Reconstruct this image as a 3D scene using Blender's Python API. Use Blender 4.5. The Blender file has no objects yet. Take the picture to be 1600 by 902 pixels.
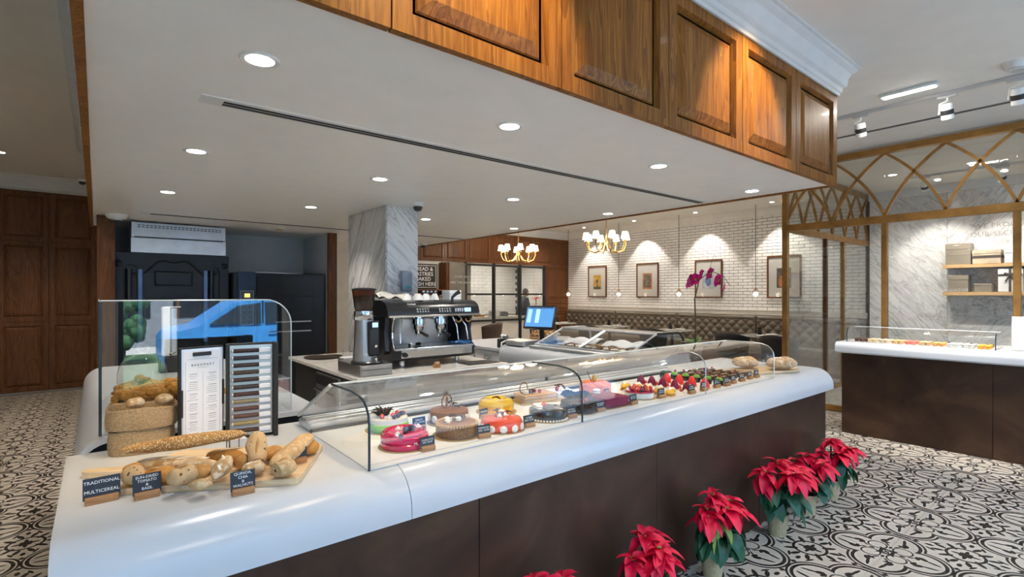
import bpy, bmesh, math, random
from mathutils import Vector, Matrix
random.seed(7)
PI = math.pi
S = bpy.context.scene
COL = S.collection

# ---------------------------------------------------------------- camera
cam_d = bpy.data.cameras.new('camera')
cam = bpy.data.objects.new('camera', cam_d)
COL.objects.link(cam)
cam_d.sensor_width = 36.0
cam_d.lens = 798.0 / 1600.0 * 36.0
cam_d.shift_y = 9.0 / 1600.0
cam_d.clip_start = 0.02
cam.location = (0, 0, 1.5)
cam.rotation_euler = (PI / 2, 0, math.radians(50.87 - 90))
S.camera = cam

# ---------------------------------------------------------------- world: cool overcast daylight
W = bpy.data.worlds.new('world')
S.world = W
W.use_nodes = True
bgn = W.node_tree.nodes['Background']
bgn.inputs[0].default_value = (0.31, 0.59, 1.0, 1)
bgn.inputs[1].default_value = 3.4
sun_d = bpy.data.lights.new('sun', 'SUN')
sun_d.energy = 12.0
sun_d.angle = 0.05
sun_d.color = (1.0, 0.94, 0.84)
sun = bpy.data.objects.new('sun', sun_d)
COL.objects.link(sun)
sun.rotation_euler = (math.radians(-32), 0, math.radians(12))
S.cycles.use_denoising = True
S.cycles.max_bounces = 12
S.cycles.transparent_max_bounces = 24
S.cycles.diffuse_bounces = 8
S.cycles.glossy_bounces = 5
S.cycles.sample_clamp_indirect = 6.0
S.cycles.caustics_reflective = False
S.cycles.caustics_refractive = False
vs = S.view_settings
vs.view_transform = 'Standard'
vs.look = 'None'
vs.gamma = 1.0
vs.exposure = 1.24
vs.use_curve_mapping = False

CEIL = 3.3
SOFF = 2.371
WARM = (1.0, 0.86, 0.70)
NEUT = (1.0, 0.93, 0.84)

# ---------------------------------------------------------------- helpers
def link(o, parent=None):
    COL.objects.link(o)
    if parent is not None:
        o.parent = parent
    return o

def tag(o, label=None, cat=None, group=None, kind=None):
    if label: o['label'] = label
    if cat: o['category'] = cat
    if group: o['group'] = group
    if kind: o['kind'] = kind
    return o

def thing(name, label, cat, loc=(0, 0, 0), rz=0.0, group=None, kind=None):
    o = bpy.data.objects.new(name, None)
    o.empty_display_size = 0.05
    link(o)
    o.location = loc
    o.rotation_euler = (0, 0, rz)
    return tag(o, label, cat, group, kind)

def clone(o, parent=None):
    c = o.copy()
    link(c, parent)
    for ch in o.children:
        clone(ch, c)
    return c

class B:
    def __init__(self):
        self.bm = bmesh.new()

    def _v(self, p):
        return self.bm.verts.new(p)

    def face(self, vs_):
        try:
            return self.bm.faces.new(vs_)
        except ValueError:
            return None

    def box(self, x0, x1, y0, y1, z0, z1, bev=0.0, seg=1):
        v = [self._v(p) for p in ((x0, y0, z0), (x1, y0, z0), (x1, y1, z0), (x0, y1, z0),
                                  (x0, y0, z1), (x1, y0, z1), (x1, y1, z1), (x0, y1, z1))]
        f = [self.face([v[i] for i in q]) for q in ((0, 3, 2, 1), (4, 5, 6, 7), (0, 1, 5, 4), (1, 2, 6, 5), (2, 3, 7, 6), (3, 0, 4, 7))]
        if bev > 0:
            es = list({e for ff in f for e in ff.edges})
            bmesh.ops.bevel(self.bm, geom=es, offset=bev, segments=seg, affect='EDGES', profile=0.5)
        return self

    def prism(self, poly, axis, a, b):
        def P(u, w, t):
            return {'x': (t, u, w), 'y': (u, t, w), 'z': (u, w, t)}[axis]
        A = [self._v(P(u, w, a)) for u, w in poly]
        C = [self._v(P(u, w, b)) for u, w in poly]
        n = len(poly)
        self.face(A); self.face(C[::-1])
        for i in range(n):
            self.face([A[i], C[i], C[(i + 1) % n], A[(i + 1) % n]])
        return self

    def cyl(self, p0, p1, r0, r1=None, n=16, cap=True):
        if r1 is None: r1 = r0
        p0 = Vector(p0); p1 = Vector(p1)
        d = (p1 - p0)
        if d.length < 1e-9: return self
        q = d.to_track_quat('Z', 'Y')
        A = []; C = []
        for i in range(n):
            t = 2 * PI * i / n
            u = q @ Vector((math.cos(t), math.sin(t), 0))
            A.append(self._v(p0 + u * r0)); C.append(self._v(p1 + u * r1))
        for i in range(n):
            self.face([A[i], A[(i + 1) % n], C[(i + 1) % n], C[i]])
        if cap:
            self.face(A[::-1]); self.face(C)
        return self

    def tube(self, pts, r, n=8, cap=True):
        pts = [Vector(p) for p in pts]
        rs = r if isinstance(r, (list, tuple)) else [r] * len(pts)
        rings = []
        q = None
        for i, p in enumerate(pts):
            if i == 0: d = pts[1] - p
            elif i == len(pts) - 1: d = p - pts[i - 1]
            else: d = pts[i + 1] - pts[i - 1]
            d.normalize()
            if q is None: q = d.to_track_quat('Z', 'Y')
            else:
                q = (q @ Vector((0, 0, 1))).rotation_difference(d) @ q
            rings.append([self._v(p + q @ Vector((math.cos(2 * PI * k / n) * rs[i], math.sin(2 * PI * k / n) * rs[i], 0))) for k in range(n)])
        for a, b in zip(rings[:-1], rings[1:]):
            for k in range(n):
                self.face([a[k], a[(k + 1) % n], b[(k + 1) % n], b[k]])
        if cap:
            self.face(rings[0][::-1]); self.face(rings[-1])
        return self

    def lathe(self, prof, n=24, c=(0, 0, 0), sx=1.0, sy=1.0):
        rings = []
        for r, z in prof:
            if abs(r) < 1e-6:
                rings.append([self._v((c[0], c[1], c[2] + z))])
            else:
                rings.append([self._v((c[0] + sx * r * math.cos(2 * PI * k / n), c[1] + sy * r * math.sin(2 * PI * k / n), c[2] + z)) for k in range(n)])
        for a, b in zip(rings[:-1], rings[1:]):
            for k in range(n):
                k2 = (k + 1) % n
                if len(a) == 1 and len(b) == 1: continue
                if len(a) == 1: self.face([a[0], b[k2], b[k]])
                elif len(b) == 1: self.face([a[k], a[k2], b[0]])
                else: self.face([a[k], a[k2], b[k2], b[k]])
        return self

    def ell(self, c, r, n=12, m=8, rot=None):
        if not isinstance(r, (tuple, list)): r = (r, r, r)
        q = rot if rot is not None else Matrix.Identity(3)
        c = Vector(c)
        rings = []
        for j in range(m + 1):
            t = PI * j / m
            if j in (0, m):
                rings.append([self._v(c + q @ Vector((0, 0, -r[2] * math.cos(t))))])
            else:
                rings.append([self._v(c + q @ Vector((r[0] * math.sin(t) * math.cos(2 * PI * k / n), r[1] * math.sin(t) * math.sin(2 * PI * k / n), -r[2] * math.cos(t)))) for k in range(n)])
        for a, b in zip(rings[:-1], rings[1:]):
            for k in range(n):
                k2 = (k + 1) % n
                if len(a) == 1: self.face([a[0], b[k2], b[k]])
                elif len(b) == 1: self.face([a[k], a[k2], b[0]])
                else: self.face([a[k], a[k2], b[k2], b[k]])
        return self

    def grid(self, fn, nu, nv, wrap=False):
        V = [[self._v(fn(i / (nu - 1 if not wrap else nu), j / (nv - 1))) for j in range(nv)] for i in range(nu)]
        for i in range(nu if wrap else nu - 1):
            for j in range(nv - 1):
                self.face([V[i][j], V[(i + 1) % nu][j], V[(i + 1) % nu][j + 1], V[i][j + 1]])
        return self

    def rings(self, w, h, steps, org=(0, 0, 0), ax='y', back=None):
        """nested rectangles: steps = [(inset, depth)], facing -axis; rectangle spans w along u, h along z"""
        def P(u, z, dpt):
            if ax == 'y': return (org[0] + u, org[1] + dpt, org[2] + z)
            return (org[0] + dpt, org[1] + u, org[2] + z)
        L = []
        for ins, dp in steps:
            L.append([self._v(P(*q)) for q in ((ins, ins, dp), (w - ins, ins, dp), (w - ins, h - ins, dp), (ins, h - ins, dp))])
        for a, b in zip(L[:-1], L[1:]):
            for k in range(4):
                self.face([a[k], a[(k + 1) % 4], b[(k + 1) % 4], b[k]])
        self.face(L[-1])
        if back is not None:
            bk = [self._v(P(*q)) for q in ((0, 0, back), (w, 0, back), (w, h, back), (0, h, back))]
            for k in range(4):
                self.face([bk[k], bk[(k + 1) % 4], L[0][(k + 1) % 4], L[0][k]])
            self.face(bk[::-1])
        return self

    def xform(self, M):
        bmesh.ops.transform(self.bm, matrix=M, verts=self.bm.verts[:])
        return self

    def mesh(self, name, mat=None, smooth=True, ang=35, recalc=True):
        if recalc:
            bmesh.ops.recalc_face_normals(self.bm, faces=self.bm.faces[:])
        me = bpy.data.meshes.new(name)
        self.bm.to_mesh(me)
        self.bm.free()
        if mat: me.materials.append(mat)
        if smooth:
            me.polygons.foreach_set('use_smooth', [True] * len(me.polygons))
            me.set_sharp_from_angle(angle=math.radians(ang))
        return me

    def out(self, name, mat=None, parent=None, loc=None, rot=None, **k):
        o = bpy.data.objects.new(name, self.mesh(name, mat, **k))
        link(o, parent)
        if loc is not None: o.location = loc
        if rot is not None: o.rotation_euler = rot
        return o

def inst(name, me, parent=None, loc=(0, 0, 0), rot=(0, 0, 0), sc=None):
    o = bpy.data.objects.new(name, me)
    link(o, parent)
    o.location = loc
    o.rotation_euler = rot
    if sc is not None: o.scale = sc if isinstance(sc, (tuple, list)) else (sc, sc, sc)
    return o

def struct(o):
    o['kind'] = 'structure'
    return o

def text_mesh(name, s, size, mat, align='CENTER', extr=0.0006, spacing=1.0, line=0.95):
    cu = bpy.data.curves.new(name, 'FONT')
    cu.body = s
    cu.size = size
    cu.align_x = align
    cu.align_y = 'CENTER'
    cu.extrude = extr
    cu.resolution_u = 2
    cu.space_character = spacing
    cu.space_line = line
    ob = bpy.data.objects.new(name, cu)
    me = bpy.data.meshes.new_from_object(ob)
    bpy.data.objects.remove(ob)
    bpy.data.curves.remove(cu)
    me.materials.clear()
    me.materials.append(mat)
    return me

def arc(c, r, a0, a1, n):
    return [(c[0] + r * math.cos(math.radians(a0 + (a1 - a0) * i / n)), c[1] + r * math.sin(math.radians(a0 + (a1 - a0) * i / n))) for i in range(n + 1)]

# ---------------------------------------------------------------- materials
class X:
    """tiny expression layer over shader math nodes"""
    nt = None
    def __init__(self, s): self.s = s
    @staticmethod
    def m(op, *a, clamp=False):
        n = X.nt.nodes.new('ShaderNodeMath'); n.operation = op; n.use_clamp = clamp
        for i, v in enumerate(a):
            if isinstance(v, X): X.nt.links.new(v.s, n.inputs[i])
            else: n.inputs[i].default_value = v
        return X(n.outputs[0])
    def __add__(s, o): return X.m('ADD', s, o)
    def __radd__(s, o): return X.m('ADD', o, s)
    def __sub__(s, o): return X.m('SUBTRACT', s, o)
    def __rsub__(s, o): return X.m('SUBTRACT', o, s)
    def __mul__(s, o): return X.m('MULTIPLY', s, o)
    def __rmul__(s, o): return X.m('MULTIPLY', o, s)
    def __truediv__(s, o): return X.m('DIVIDE', s, o)
    def abs(s): return X.m('ABSOLUTE', s)
    def lt(s, o): return X.m('LESS_THAN', s, o)
    def mx(s, o): return X.m('MAXIMUM', s, o)
    def mn(s, o): return X.m('MINIMUM', s, o)
    def frac(s): return X.m('FRACT', s)
    def sqrt(s): return X.m('SQRT', s)
    def pw(s, o): return X.m('POWER', s, o)

def newmat(name):
    m = bpy.data.materials.new(name)
    m.use_nodes = True
    X.nt = m.node_tree
    return m, m.node_tree.nodes['Principled BSDF'], m.node_tree

def coords(nt, kind='Object', scale=(1, 1, 1), rot=(0, 0, 0)):
    tc = nt.nodes.new('ShaderNodeTexCoord')
    mp = nt.nodes.new('ShaderNodeMapping')
    mp.inputs['Scale'].default_value = scale
    mp.inputs['Rotation'].default_value = rot
    if kind == 'World':
        g = nt.nodes.new('ShaderNodeNewGeometry')
        nt.links.new(g.outputs['Position'], mp.inputs[0])
    else:
        nt.links.new(tc.outputs[kind], mp.inputs[0])
    return mp.outputs[0]

def noise(nt, vec, scale, detail=4, rough=0.55, dist=0.0):
    n = nt.nodes.new('ShaderNodeTexNoise')
    n.inputs['Scale'].default_value = scale
    n.inputs['Detail'].default_value = detail
    n.inputs['Roughness'].default_value = rough
    n.inputs['Distortion'].default_value = dist
    nt.links.new(vec, n.inputs['Vector'])
    return n.outputs['Fac']

def ramp(nt, fac, stops, interp='LINEAR'):
    r = nt.nodes.new('ShaderNodeValToRGB')
    r.color_ramp.interpolation = interp
    el = r.color_ramp.elements
    while len(el) < len(stops): el.new(0.5)
    for e, (p, c) in zip(el, stops):
        e.position = p
        e.color = (c[0], c[1], c[2], 1)
    nt.links.new(fac, r.inputs[0])
    return r.outputs[0]

def bump(nt, bsdf, fac, strength=0.2, dist=0.01):
    b = nt.nodes.new('ShaderNodeBump')
    b.inputs['Strength'].default_value = strength
    b.inputs['Distance'].default_value = dist
    nt.links.new(fac, b.inputs['Height'])
    nt.links.new(b.outputs[0], bsdf.inputs['Normal'])

def setp(b, rough=0.5, metal=0.0, spec=0.5, coat=0.0, sub=0.0):
    b.inputs['Roughness'].default_value = rough
    b.inputs['Metallic'].default_value = metal
    b.inputs['Specular IOR Level'].default_value = spec
    b.inputs['Coat Weight'].default_value = coat
    b.inputs['Coat Roughness'].default_value = 0.08

def plain(name, c, rough=0.5, metal=0.0, spec=0.5, coat=0.0, var=0.06, vs_=6.0, bmp=0.0, bs=60.0, kind='Object'):
    m, b, nt = newmat(name)
    setp(b, rough, metal, spec, coat)
    v = coords(nt, kind)
    f = noise(nt, v, vs_, 3)
    lo = tuple(max(0, x * (1 - var * 2)) for x in c); hi = tuple(min(1, x * (1 + var * 2)) for x in c)
    nt.links.new(ramp(nt, f, [(0.3, lo), (0.7, hi)]), b.inputs['Base Color'])
    if bmp > 0: bump(nt, b, noise(nt, v, bs, 3), bmp, 0.004)
    return m

def emit(name, c, strength):
    m, b, nt = newmat(name)
    b.inputs['Base Color'].default_value = (*c, 1)
    b.inputs['Emission Color'].default_value = (*c, 1)
    b.inputs['Emission Strength'].default_value = strength
    return m

def speck(name, base, specks, scale=120.0, lo=0.58, rough=0.7, bmp=0.5, base2=None, patch=9.0, kind='Object'):
    """patchy base with small specks (seeds, crumbs, crust)"""
    m, b, nt = newmat(name)
    setp(b, rough, 0, 0.3)
    v = coords(nt, kind)
    f1 = noise(nt, v, patch, 5, 0.6)
    c1 = ramp(nt, f1, [(0.35, base), (0.62, base2 or base)])
    f2 = noise(nt, v, scale, 2, 0.5)
    r2 = ramp(nt, f2, [(lo, (0, 0, 0)), (lo + 0.05, (1, 1, 1))])
    mix = nt.nodes.new('ShaderNodeMix'); mix.data_type = 'RGBA'
    nt.links.new(r2, mix.inputs[0]); nt.links.new(c1, mix.inputs[6]); mix.inputs[7].default_value = (*specks, 1)
    nt.links.new(mix.outputs[2], b.inputs['Base Color'])
    if bmp: bump(nt, b, f2, bmp, 0.004)
    return m

def wood(name, c0, c1, c2, rough=0.46, sc=1.0, axis='z', coat=0.04, kind='World'):
    m, b, nt = newmat(name)
    setp(b, rough, 0, 0.22, coat)
    s = {'z': (7, 7, 0.55), 'x': (0.55, 7, 7), 'y': (7, 0.55, 7)}[axis]
    v = coords(nt, kind, tuple(q * sc for q in s))
    big = noise(nt, v, 1.1, 3, 0.5, 1.2)
    v2 = coords(nt, kind, tuple(q * sc * 7 for q in s))
    fine = noise(nt, v2, 1.6, 5, 0.65, 0.3)
    X.nt = nt
    f = (X(big) * 8.0).frac() * 0.22 + X(fine) * 0.5 + X(big) * 0.35
    nt.links.new(ramp(nt, f.s, [(0.28, c0), (0.5, c1), (0.74, c2)]), b.inputs['Base Color'])
    bump(nt, b, fine, 0.06, 0.003)
    return m

def marble(name, base, vein, rot=(0, 0.7, 0), sc=1.0, kind='World', mirror=None, amt=1.0):
    m, b, nt = newmat(name)
    setp(b, 0.18, 0, 0.5)
    v = coords(nt, kind, (1 * sc, 1 * sc, 1 * sc), rot)
    mp = nt.nodes.new('ShaderNodeMapping'); mp.inputs['Scale'].default_value = (1.0, 3.2, 3.2) if mirror is None else mirror
    nt.links.new(v, mp.inputs[0])
    n1 = noise(nt, mp.outputs[0], 1.1, 8, 0.62, 0.8)
    n2 = noise(nt, mp.outputs[0], 2.6, 8, 0.6, 1.0)
    n3 = noise(nt, v, 0.9, 3, 0.5)
    X.nt = nt
    v1 = (1.0 - ((X(n1) - 0.5).abs() * 30.0)).mx(0.0)
    v2 = (1.0 - ((X(n2) - 0.5).abs() * 22.0)).mx(0.0) * 0.55
    cloud = (X(n1) * 0.75 + X(n2) * 0.35 - 0.42).mx(0.0) * 0.9
    f = X.m('MULTIPLY', (v1 * (X(n3) * 1.5 - 0.25).mx(0) + v2 + cloud), amt, clamp=True)
    nt.links.new(ramp(nt, f.s, [(0.0, base), (1.0, vein)]), b.inputs['Base Color'])
    return m

def glass(name, tint=(1, 1, 1), base=0.05, rough=0.0, gl=(1, 1, 1), k=0.9):
    m = bpy.data.materials.new(name)
    m.use_nodes = True
    nt = m.node_tree
    nt.nodes.clear(); X.nt = nt
    o = nt.nodes.new('ShaderNodeOutputMaterial')
    t = nt.nodes.new('ShaderNodeBsdfTransparent'); t.inputs[0].default_value = (*tint, 1)
    g = nt.nodes.new('ShaderNodeBsdfGlossy'); g.inputs['Roughness'].default_value = rough; g.inputs[0].default_value = (*gl, 1)
    lw = nt.nodes.new('ShaderNodeLayerWeight'); lw.inputs['Blend'].default_value = 0.5
    f = X(lw.outputs['Facing']).pw(5.0) * (k - base) + base
    mx = nt.nodes.new('ShaderNodeMixShader')
    nt.links.new(f.s, mx.inputs[0]); nt.links.new(t.outputs[0], mx.inputs[1]); nt.links.new(g.outputs[0], mx.inputs[2])
    nt.links.new(mx.outputs[0], o.inputs[0])
    return m

def tile_pattern(name, light, dark):
    m, b, nt = newmat(name)
    setp(b, 0.32, 0, 0.4)
    g = nt.nodes.new('ShaderNodeNewGeometry')
    sp = nt.nodes.new('ShaderNodeSeparateXYZ')
    nt.links.new(g.outputs['Position'], sp.inputs[0])
    X.nt = nt
    def fold(s, off):
        return (0.5 - ((s - off) / 0.6).frac().__sub__(0.5).abs()) * 0.6
    a = fold(X(sp.outputs[0]) + 60.0, 0.57); c = fold(X(sp.outputs[1]) + 60.0, 0.33)
    p = a.mx(c); q = a.mn(c)
    def dist(x, y): return ((p - x) * (p - x) + (q - y) * (q - y)).sqrt()
    def ringf(d, r, w): return (d - r).abs().lt(w)
    def el(x, y, ra, rb, ang):
        cs, sn = math.cos(math.radians(ang)), math.sin(math.radians(ang))
        u = ((p - x) * cs + (q - y) * sn) / ra
        w = ((q - y) * cs - (p - x) * sn) / rb
        return (u * u + w * w).lt(1.0)
    d = dist(0.15, 0.0)
    f = ringf(d, 0.146, 0.0065).mx(ringf(d, 0.122, 0.0092))
    for e in (el(0.205, 0.036, 0.042, 0.0085, -12), el(0.158, 0.052, 0.026, 0.015, -30), el(0.135, 0.040, 0.012, 0.022, 20), el(0.112, 0.026, 0.022, 0.006, 40),
              el(0.225, 0.225, 0.040, 0.013, 45), el(0.268, 0.178, 0.032, 0.013, 65), el(0.245, 0.150, 0.028, 0.008, 115), el(0.300, 0.135, 0.012, 0.022, 0),
              el(0.30, 0.268, 0.010, 0.034, 0), el(0.285, 0.285, 0.015, 0.015, 0), el(0.022, 0.022, 0.022, 0.006, 45), el(0.075, 0.0, 0.016, 0.009, 0)):
        f = f.mx(e)
    f = f.mx(ringf(dist(0.30, 0.30), 0.086, 0.008))
    f = f.mx(ringf(dist(0.062, 0.062), 0.046, 0.0048) * p.lt(0.115))
    f = f.mx(((p - 0.3).abs() + (q - 0.072).abs()).lt(0.018))
    v = coords(nt, 'World')
    n = noise(nt, v, 3.0, 4)
    cl = ramp(nt, n, [(0.3, tuple(x * 0.9 for x in light)), (0.7, light)])
    mix = nt.nodes.new('ShaderNodeMix'); mix.data_type = 'RGBA'
    nt.links.new(f.s, mix.inputs[0]); nt.links.new(cl, mix.inputs[6]); mix.inputs[7].default_value = (*dark, 1)
    nt.links.new(mix.outputs[2], b.inputs['Base Color'])
    return m

M = {}
M['tile'] = tile_pattern('patterned_tile', (0.57, 0.52, 0.445), (0.022, 0.020, 0.018))
M['grout'] = plain('grout', (0.35, 0.32, 0.28), 0.9)
M['ceil'] = plain('ceiling_paint', (0.80, 0.765, 0.71), 0.75, var=0.01)
M['soffit'] = plain('soffit_paint', (0.94, 0.925, 0.90), 0.38, var=0.01, spec=0.35)
M['white_trim'] = plain('white_trim', (0.66, 0.66, 0.66), 0.45, var=0.02)
M['kitchen_wall'] = plain('pale_paint', (0.60, 0.64, 0.70), 0.6, var=0.02)
M['plaster'] = plain('plaster', (0.72, 0.69, 0.64), 0.7, var=0.03)
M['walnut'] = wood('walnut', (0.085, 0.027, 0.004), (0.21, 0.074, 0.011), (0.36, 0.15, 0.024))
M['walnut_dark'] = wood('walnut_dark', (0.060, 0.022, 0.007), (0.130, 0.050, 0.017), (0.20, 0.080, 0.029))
M['oak'] = wood('light_oak', (0.42, 0.25, 0.11), (0.55, 0.35, 0.17), (0.66, 0.46, 0.25), kind='Object', axis='y')
M['board'] = wood('maple_board', (0.52, 0.36, 0.20), (0.66, 0.49, 0.30), (0.74, 0.58, 0.39), kind='Object', axis='x', coat=0, rough=0.6)
M['sign_wood'] = wood('sign_wood', (0.27, 0.13, 0.05), (0.40, 0.20, 0.085), (0.50, 0.27, 0.12), kind='Object', axis='x', sc=3, coat=0, rough=0.6)
M['marble'] = marble('grey_veined_marble', (0.86, 0.865, 0.875), (0.08, 0.075, 0.11), rot=(0, 0.85, 0), mirror=(4.2, 2.0, 0.55), sc=1.0, amt=0.62)
M['marble_b'] = marble('white_marble', (0.82, 0.82, 0.815), (0.30, 0.30, 0.33), rot=(0.75, 0, 0), mirror=(2.0, 3.2, 0.7), sc=1.1, amt=0.7)
M['marble_c'] = marble('white_marble_mirrored', (0.82, 0.82, 0.815), (0.30, 0.30, 0.33), rot=(-0.75, 0, 0), mirror=(2.0, 3.2, 0.7), sc=1.1, amt=0.7)
M['marble_col'] = marble('column_marble', (0.62, 0.615, 0.60), (0.12, 0.115, 0.12), rot=(-0.6, 0, 0), mirror=(2.0, 6.0, 0.5), sc=1.0, amt=0.7)
M['marble_floor'] = marble('floor_marble', (0.66, 0.65, 0.62), (0.28, 0.27, 0.26), sc=2.2)
M['solid'] = plain('white_solid_surface', (0.60, 0.615, 0.64), 0.24, spec=0.4, var=0.008)
M['worktop'] = plain('quartz_worktop', (0.66, 0.63, 0.58), 0.2, var=0.05, vs_=18)
def bronze():
    m, b, nt = newmat('bronze_panel')
    setp(b, 0.42, 0.55, 0.45)
    v = coords(nt, 'World', (1, 1, 1.3))
    nt.links.new(ramp(nt, noise(nt, v, 1.9, 6, 0.6, 0.6), [(0.3, (0.042, 0.022, 0.014)), (0.55, (0.080, 0.042, 0.025)), (0.75, (0.13, 0.068, 0.036))]), b.inputs['Base Color'])
    return m
M['bronze'] = bronze()
M['brass'] = plain('aged_brass', (0.36, 0.19, 0.055), 0.42, 0.75, var=0.12)
M['gold'] = plain('polished_gold', (0.75, 0.48, 0.16), 0.22, 1.0, var=0.03)
M['black'] = plain('black_enamel', (0.012, 0.013, 0.016), 0.28, 0, var=0.1)
M['black_matt'] = plain('black_matt', (0.016, 0.015, 0.015), 0.6, 0, var=0.1)
M['void'] = plain('dark_recess', (0.012, 0.014, 0.018), 0.8, var=0.1)
M['oven_black'] = plain('cast_iron', (0.010, 0.012, 0.016), 0.34, 0.3, var=0.15, bmp=0.1)
M['steel'] = plain('brushed_steel', (0.52, 0.52, 0.52), 0.3, 1.0, var=0.05)
M['chrome'] = plain('chrome', (0.75, 0.75, 0.76), 0.08, 1.0, var=0.01)
M['alu'] = plain('satin_aluminium', (0.66, 0.67, 0.69), 0.35, 0.8, var=0.02)
M['edge'] = plain('glass_edge', (0.02, 0.035, 0.045), 0.15, spec=0.6, var=0.02)
M['edge_lit'] = plain('lit_glass_edge', (0.62, 0.68, 0.70), 0.15, spec=0.6, var=0.02)  # pale copy of the glass edge, caught light put into its colour
M['glass'] = glass('clear_glass', (0.985, 0.99, 0.988), 0.022)
M['glass_pane'] = glass('thick_glass', (0.94, 0.965, 0.965), 0.085)
M['glass_part'] = glass('partition_glass', (0.93, 0.94, 0.93), 0.05)
M['glass_win'] = glass('window_glass', (0.97, 0.98, 0.98), 0.04)
M['glass_pic'] = glass('picture_glazing', (0.98, 0.98, 0.98), 0.012, k=0.4)
M['dome'] = glass('dome_glass', (0.97, 0.975, 0.975), 0.05)
M['hopper'] = glass('smoked_hopper', (0.62, 0.38, 0.20), 0.06)
M['plastic_w'] = plain('white_plastic', (0.78, 0.78, 0.77), 0.4, var=0.01)
M['paper'] = plain('paper', (0.80, 0.81, 0.84), 0.7, var=0.01)
M['ink'] = plain('ink', (0.05, 0.05, 0.06), 0.8)
M['ink_soft'] = plain('grey_ink', (0.30, 0.31, 0.35), 0.8)
M['chalk'] = plain('chalk_lettering', (0.86, 0.86, 0.84), 0.8, var=0.01)
M['slate'] = plain('slate_board', (0.022, 0.030, 0.045), 0.55, var=0.1)
M['grey_print'] = plain('etched_letters', (0.36, 0.35, 0.34), 0.6)
M['brick'] = plain('white_glazed_brick', (0.72, 0.70, 0.665), 0.36, var=0.05, vs_=2.0, kind='World', bmp=0.05)
M['mortar'] = plain('grey_mortar', (0.085, 0.075, 0.066), 0.9, var=0.05)
M['leather'] = plain('taupe_leather', (0.13, 0.105, 0.078), 0.42, var=0.06, bmp=0.05)
M['charcoal'] = plain('charcoal_fabric', (0.018, 0.015, 0.016), 0.8, var=0.1)
M['brownfab'] = plain('brown_upholstery', (0.075, 0.048, 0.038), 0.6, var=0.08)
M['green_leaf'] = plain('green_leaf', (0.012, 0.075, 0.030), 0.45, var=0.25, vs_=14)
M['green_pale'] = plain('pale_leaf', (0.22, 0.30, 0.045), 0.5, var=0.15, vs_=14)
M['bract'] = plain('red_bract', (0.80, 0.004, 0.050), 0.5, var=0.14, vs_=12)
M['stem'] = plain('brown_stem', (0.06, 0.035, 0.02), 0.7)
M['soil'] = speck('soil', (0.03, 0.02, 0.014), (0.08, 0.05, 0.03), 90)
M['pot_gold'] = wood('gilded_pot', (0.30, 0.22, 0.11), (0.46, 0.36, 0.20), (0.60, 0.50, 0.32), kind='Object', sc=6, rough=0.3)
M['orchid'] = plain('magenta_petal', (0.52, 0.012, 0.20), 0.5, var=0.15, vs_=40)

# ================================================================ STRUCTURE
def proj(x, y, z):
    a = math.radians(50.87)
    f = x * math.cos(a) + y * math.sin(a); r = x * math.sin(a) - y * math.cos(a)
    if f < 0.05: return None
    return 800 + 798 * r / f, 460 - 798 * (z - 1.5) / f, f

# ---- floor
floor = struct(B().box(-4.7, 10.9, -2.7, 13.6, -0.12, -0.008).out('floor', M['grout']))
tile_me = B().box(-0.299, 0.299, -0.299, 0.299, -0.008, 0.0, bev=0.0012).mesh('tile', M['tile'], smooth=False)
spots_ = []
for i in range(-9, 19):
    for j in range(-6, 18):
        cx = 0.57 + 0.3 + 0.6 * i; cy = 0.33 + 0.3 + 0.6 * j
        if not (-4.6 < cx < 7.35 and -2.6 < cy < 10.6): continue
        p = proj(cx, cy, 0)
        vis = p is not None and -150 < p[0] < 1750 and p[1] < 1100
        under = (-0.1 < cx < 4.5 and cy > 1.6) or (cx > 6.3 and cy < 2.1)
        spots_.append((0 if (vis and not under) else 1, (p[2] if p else 99), cx, cy))
spots_.sort()
rest = B()
for k, (_, _, cx, cy) in enumerate(spots_):
    if k < 300: inst('tile', tile_me, floor, (cx, cy, 0))
    else: rest.box(cx - 0.299, cx + 0.299, cy - 0.299, cy + 0.299, -0.008, 0.0)
rest.out('tile', M['tile'], floor, smooth=False)['kind'] = 'stuff'
# marble floor of the boutique and wood-coloured dining floor beyond
for i in range(5):
    for j in range(9):
        x0 = 7.44 + i * 0.67; y0 = -2.6 + j * 0.63
        B().box(x0, x0 + 0.667, y0, y0 + 0.627, -0.008, 0.001).out('marble_tile', M['marble_floor'], floor, smooth=False)
B().box(7.36, 10.8, 3.1, 13.6, -0.008, 0.0).out('dining_floor', M['marble_floor'], floor)
B().box(0.87, 3.38, 2.47, 7.2, 0.0005, 0.004).out('staff_bounce_floor', plain('pale_bounce_sheet', (0.72, 0.69, 0.64), 0.5), floor)  # pale unseen sheet added to bounce light up to the soffit
struct(B().box(-14, 16, -16, -2.72, -0.3, -0.15).out('floor_street', plain('street_paving', (0.50, 0.47, 0.43), 0.85)))

struct(B().box(-6.0, 1.3, -12.0, -2.75, -0.149, -0.13).out('floor_lawn', plain('lawn', (0.035, 0.085, 0.025), 0.9, var=0.3, vs_=20)))
# ---- ceiling
ceiling = struct(B().box(-4.7, 10.9, -2.7, 13.6, CEIL, CEIL + 0.15).out('ceiling', M['ceil']))
# slot diffuser strip along the boutique front
for dx in (0.0, 0.035):
    B().box(6.60 + dx, 6.613 + dx, -2.5, 3.0, CEIL - 0.004, CEIL + 0.01).out('slot', M['void'], ceiling)

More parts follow.
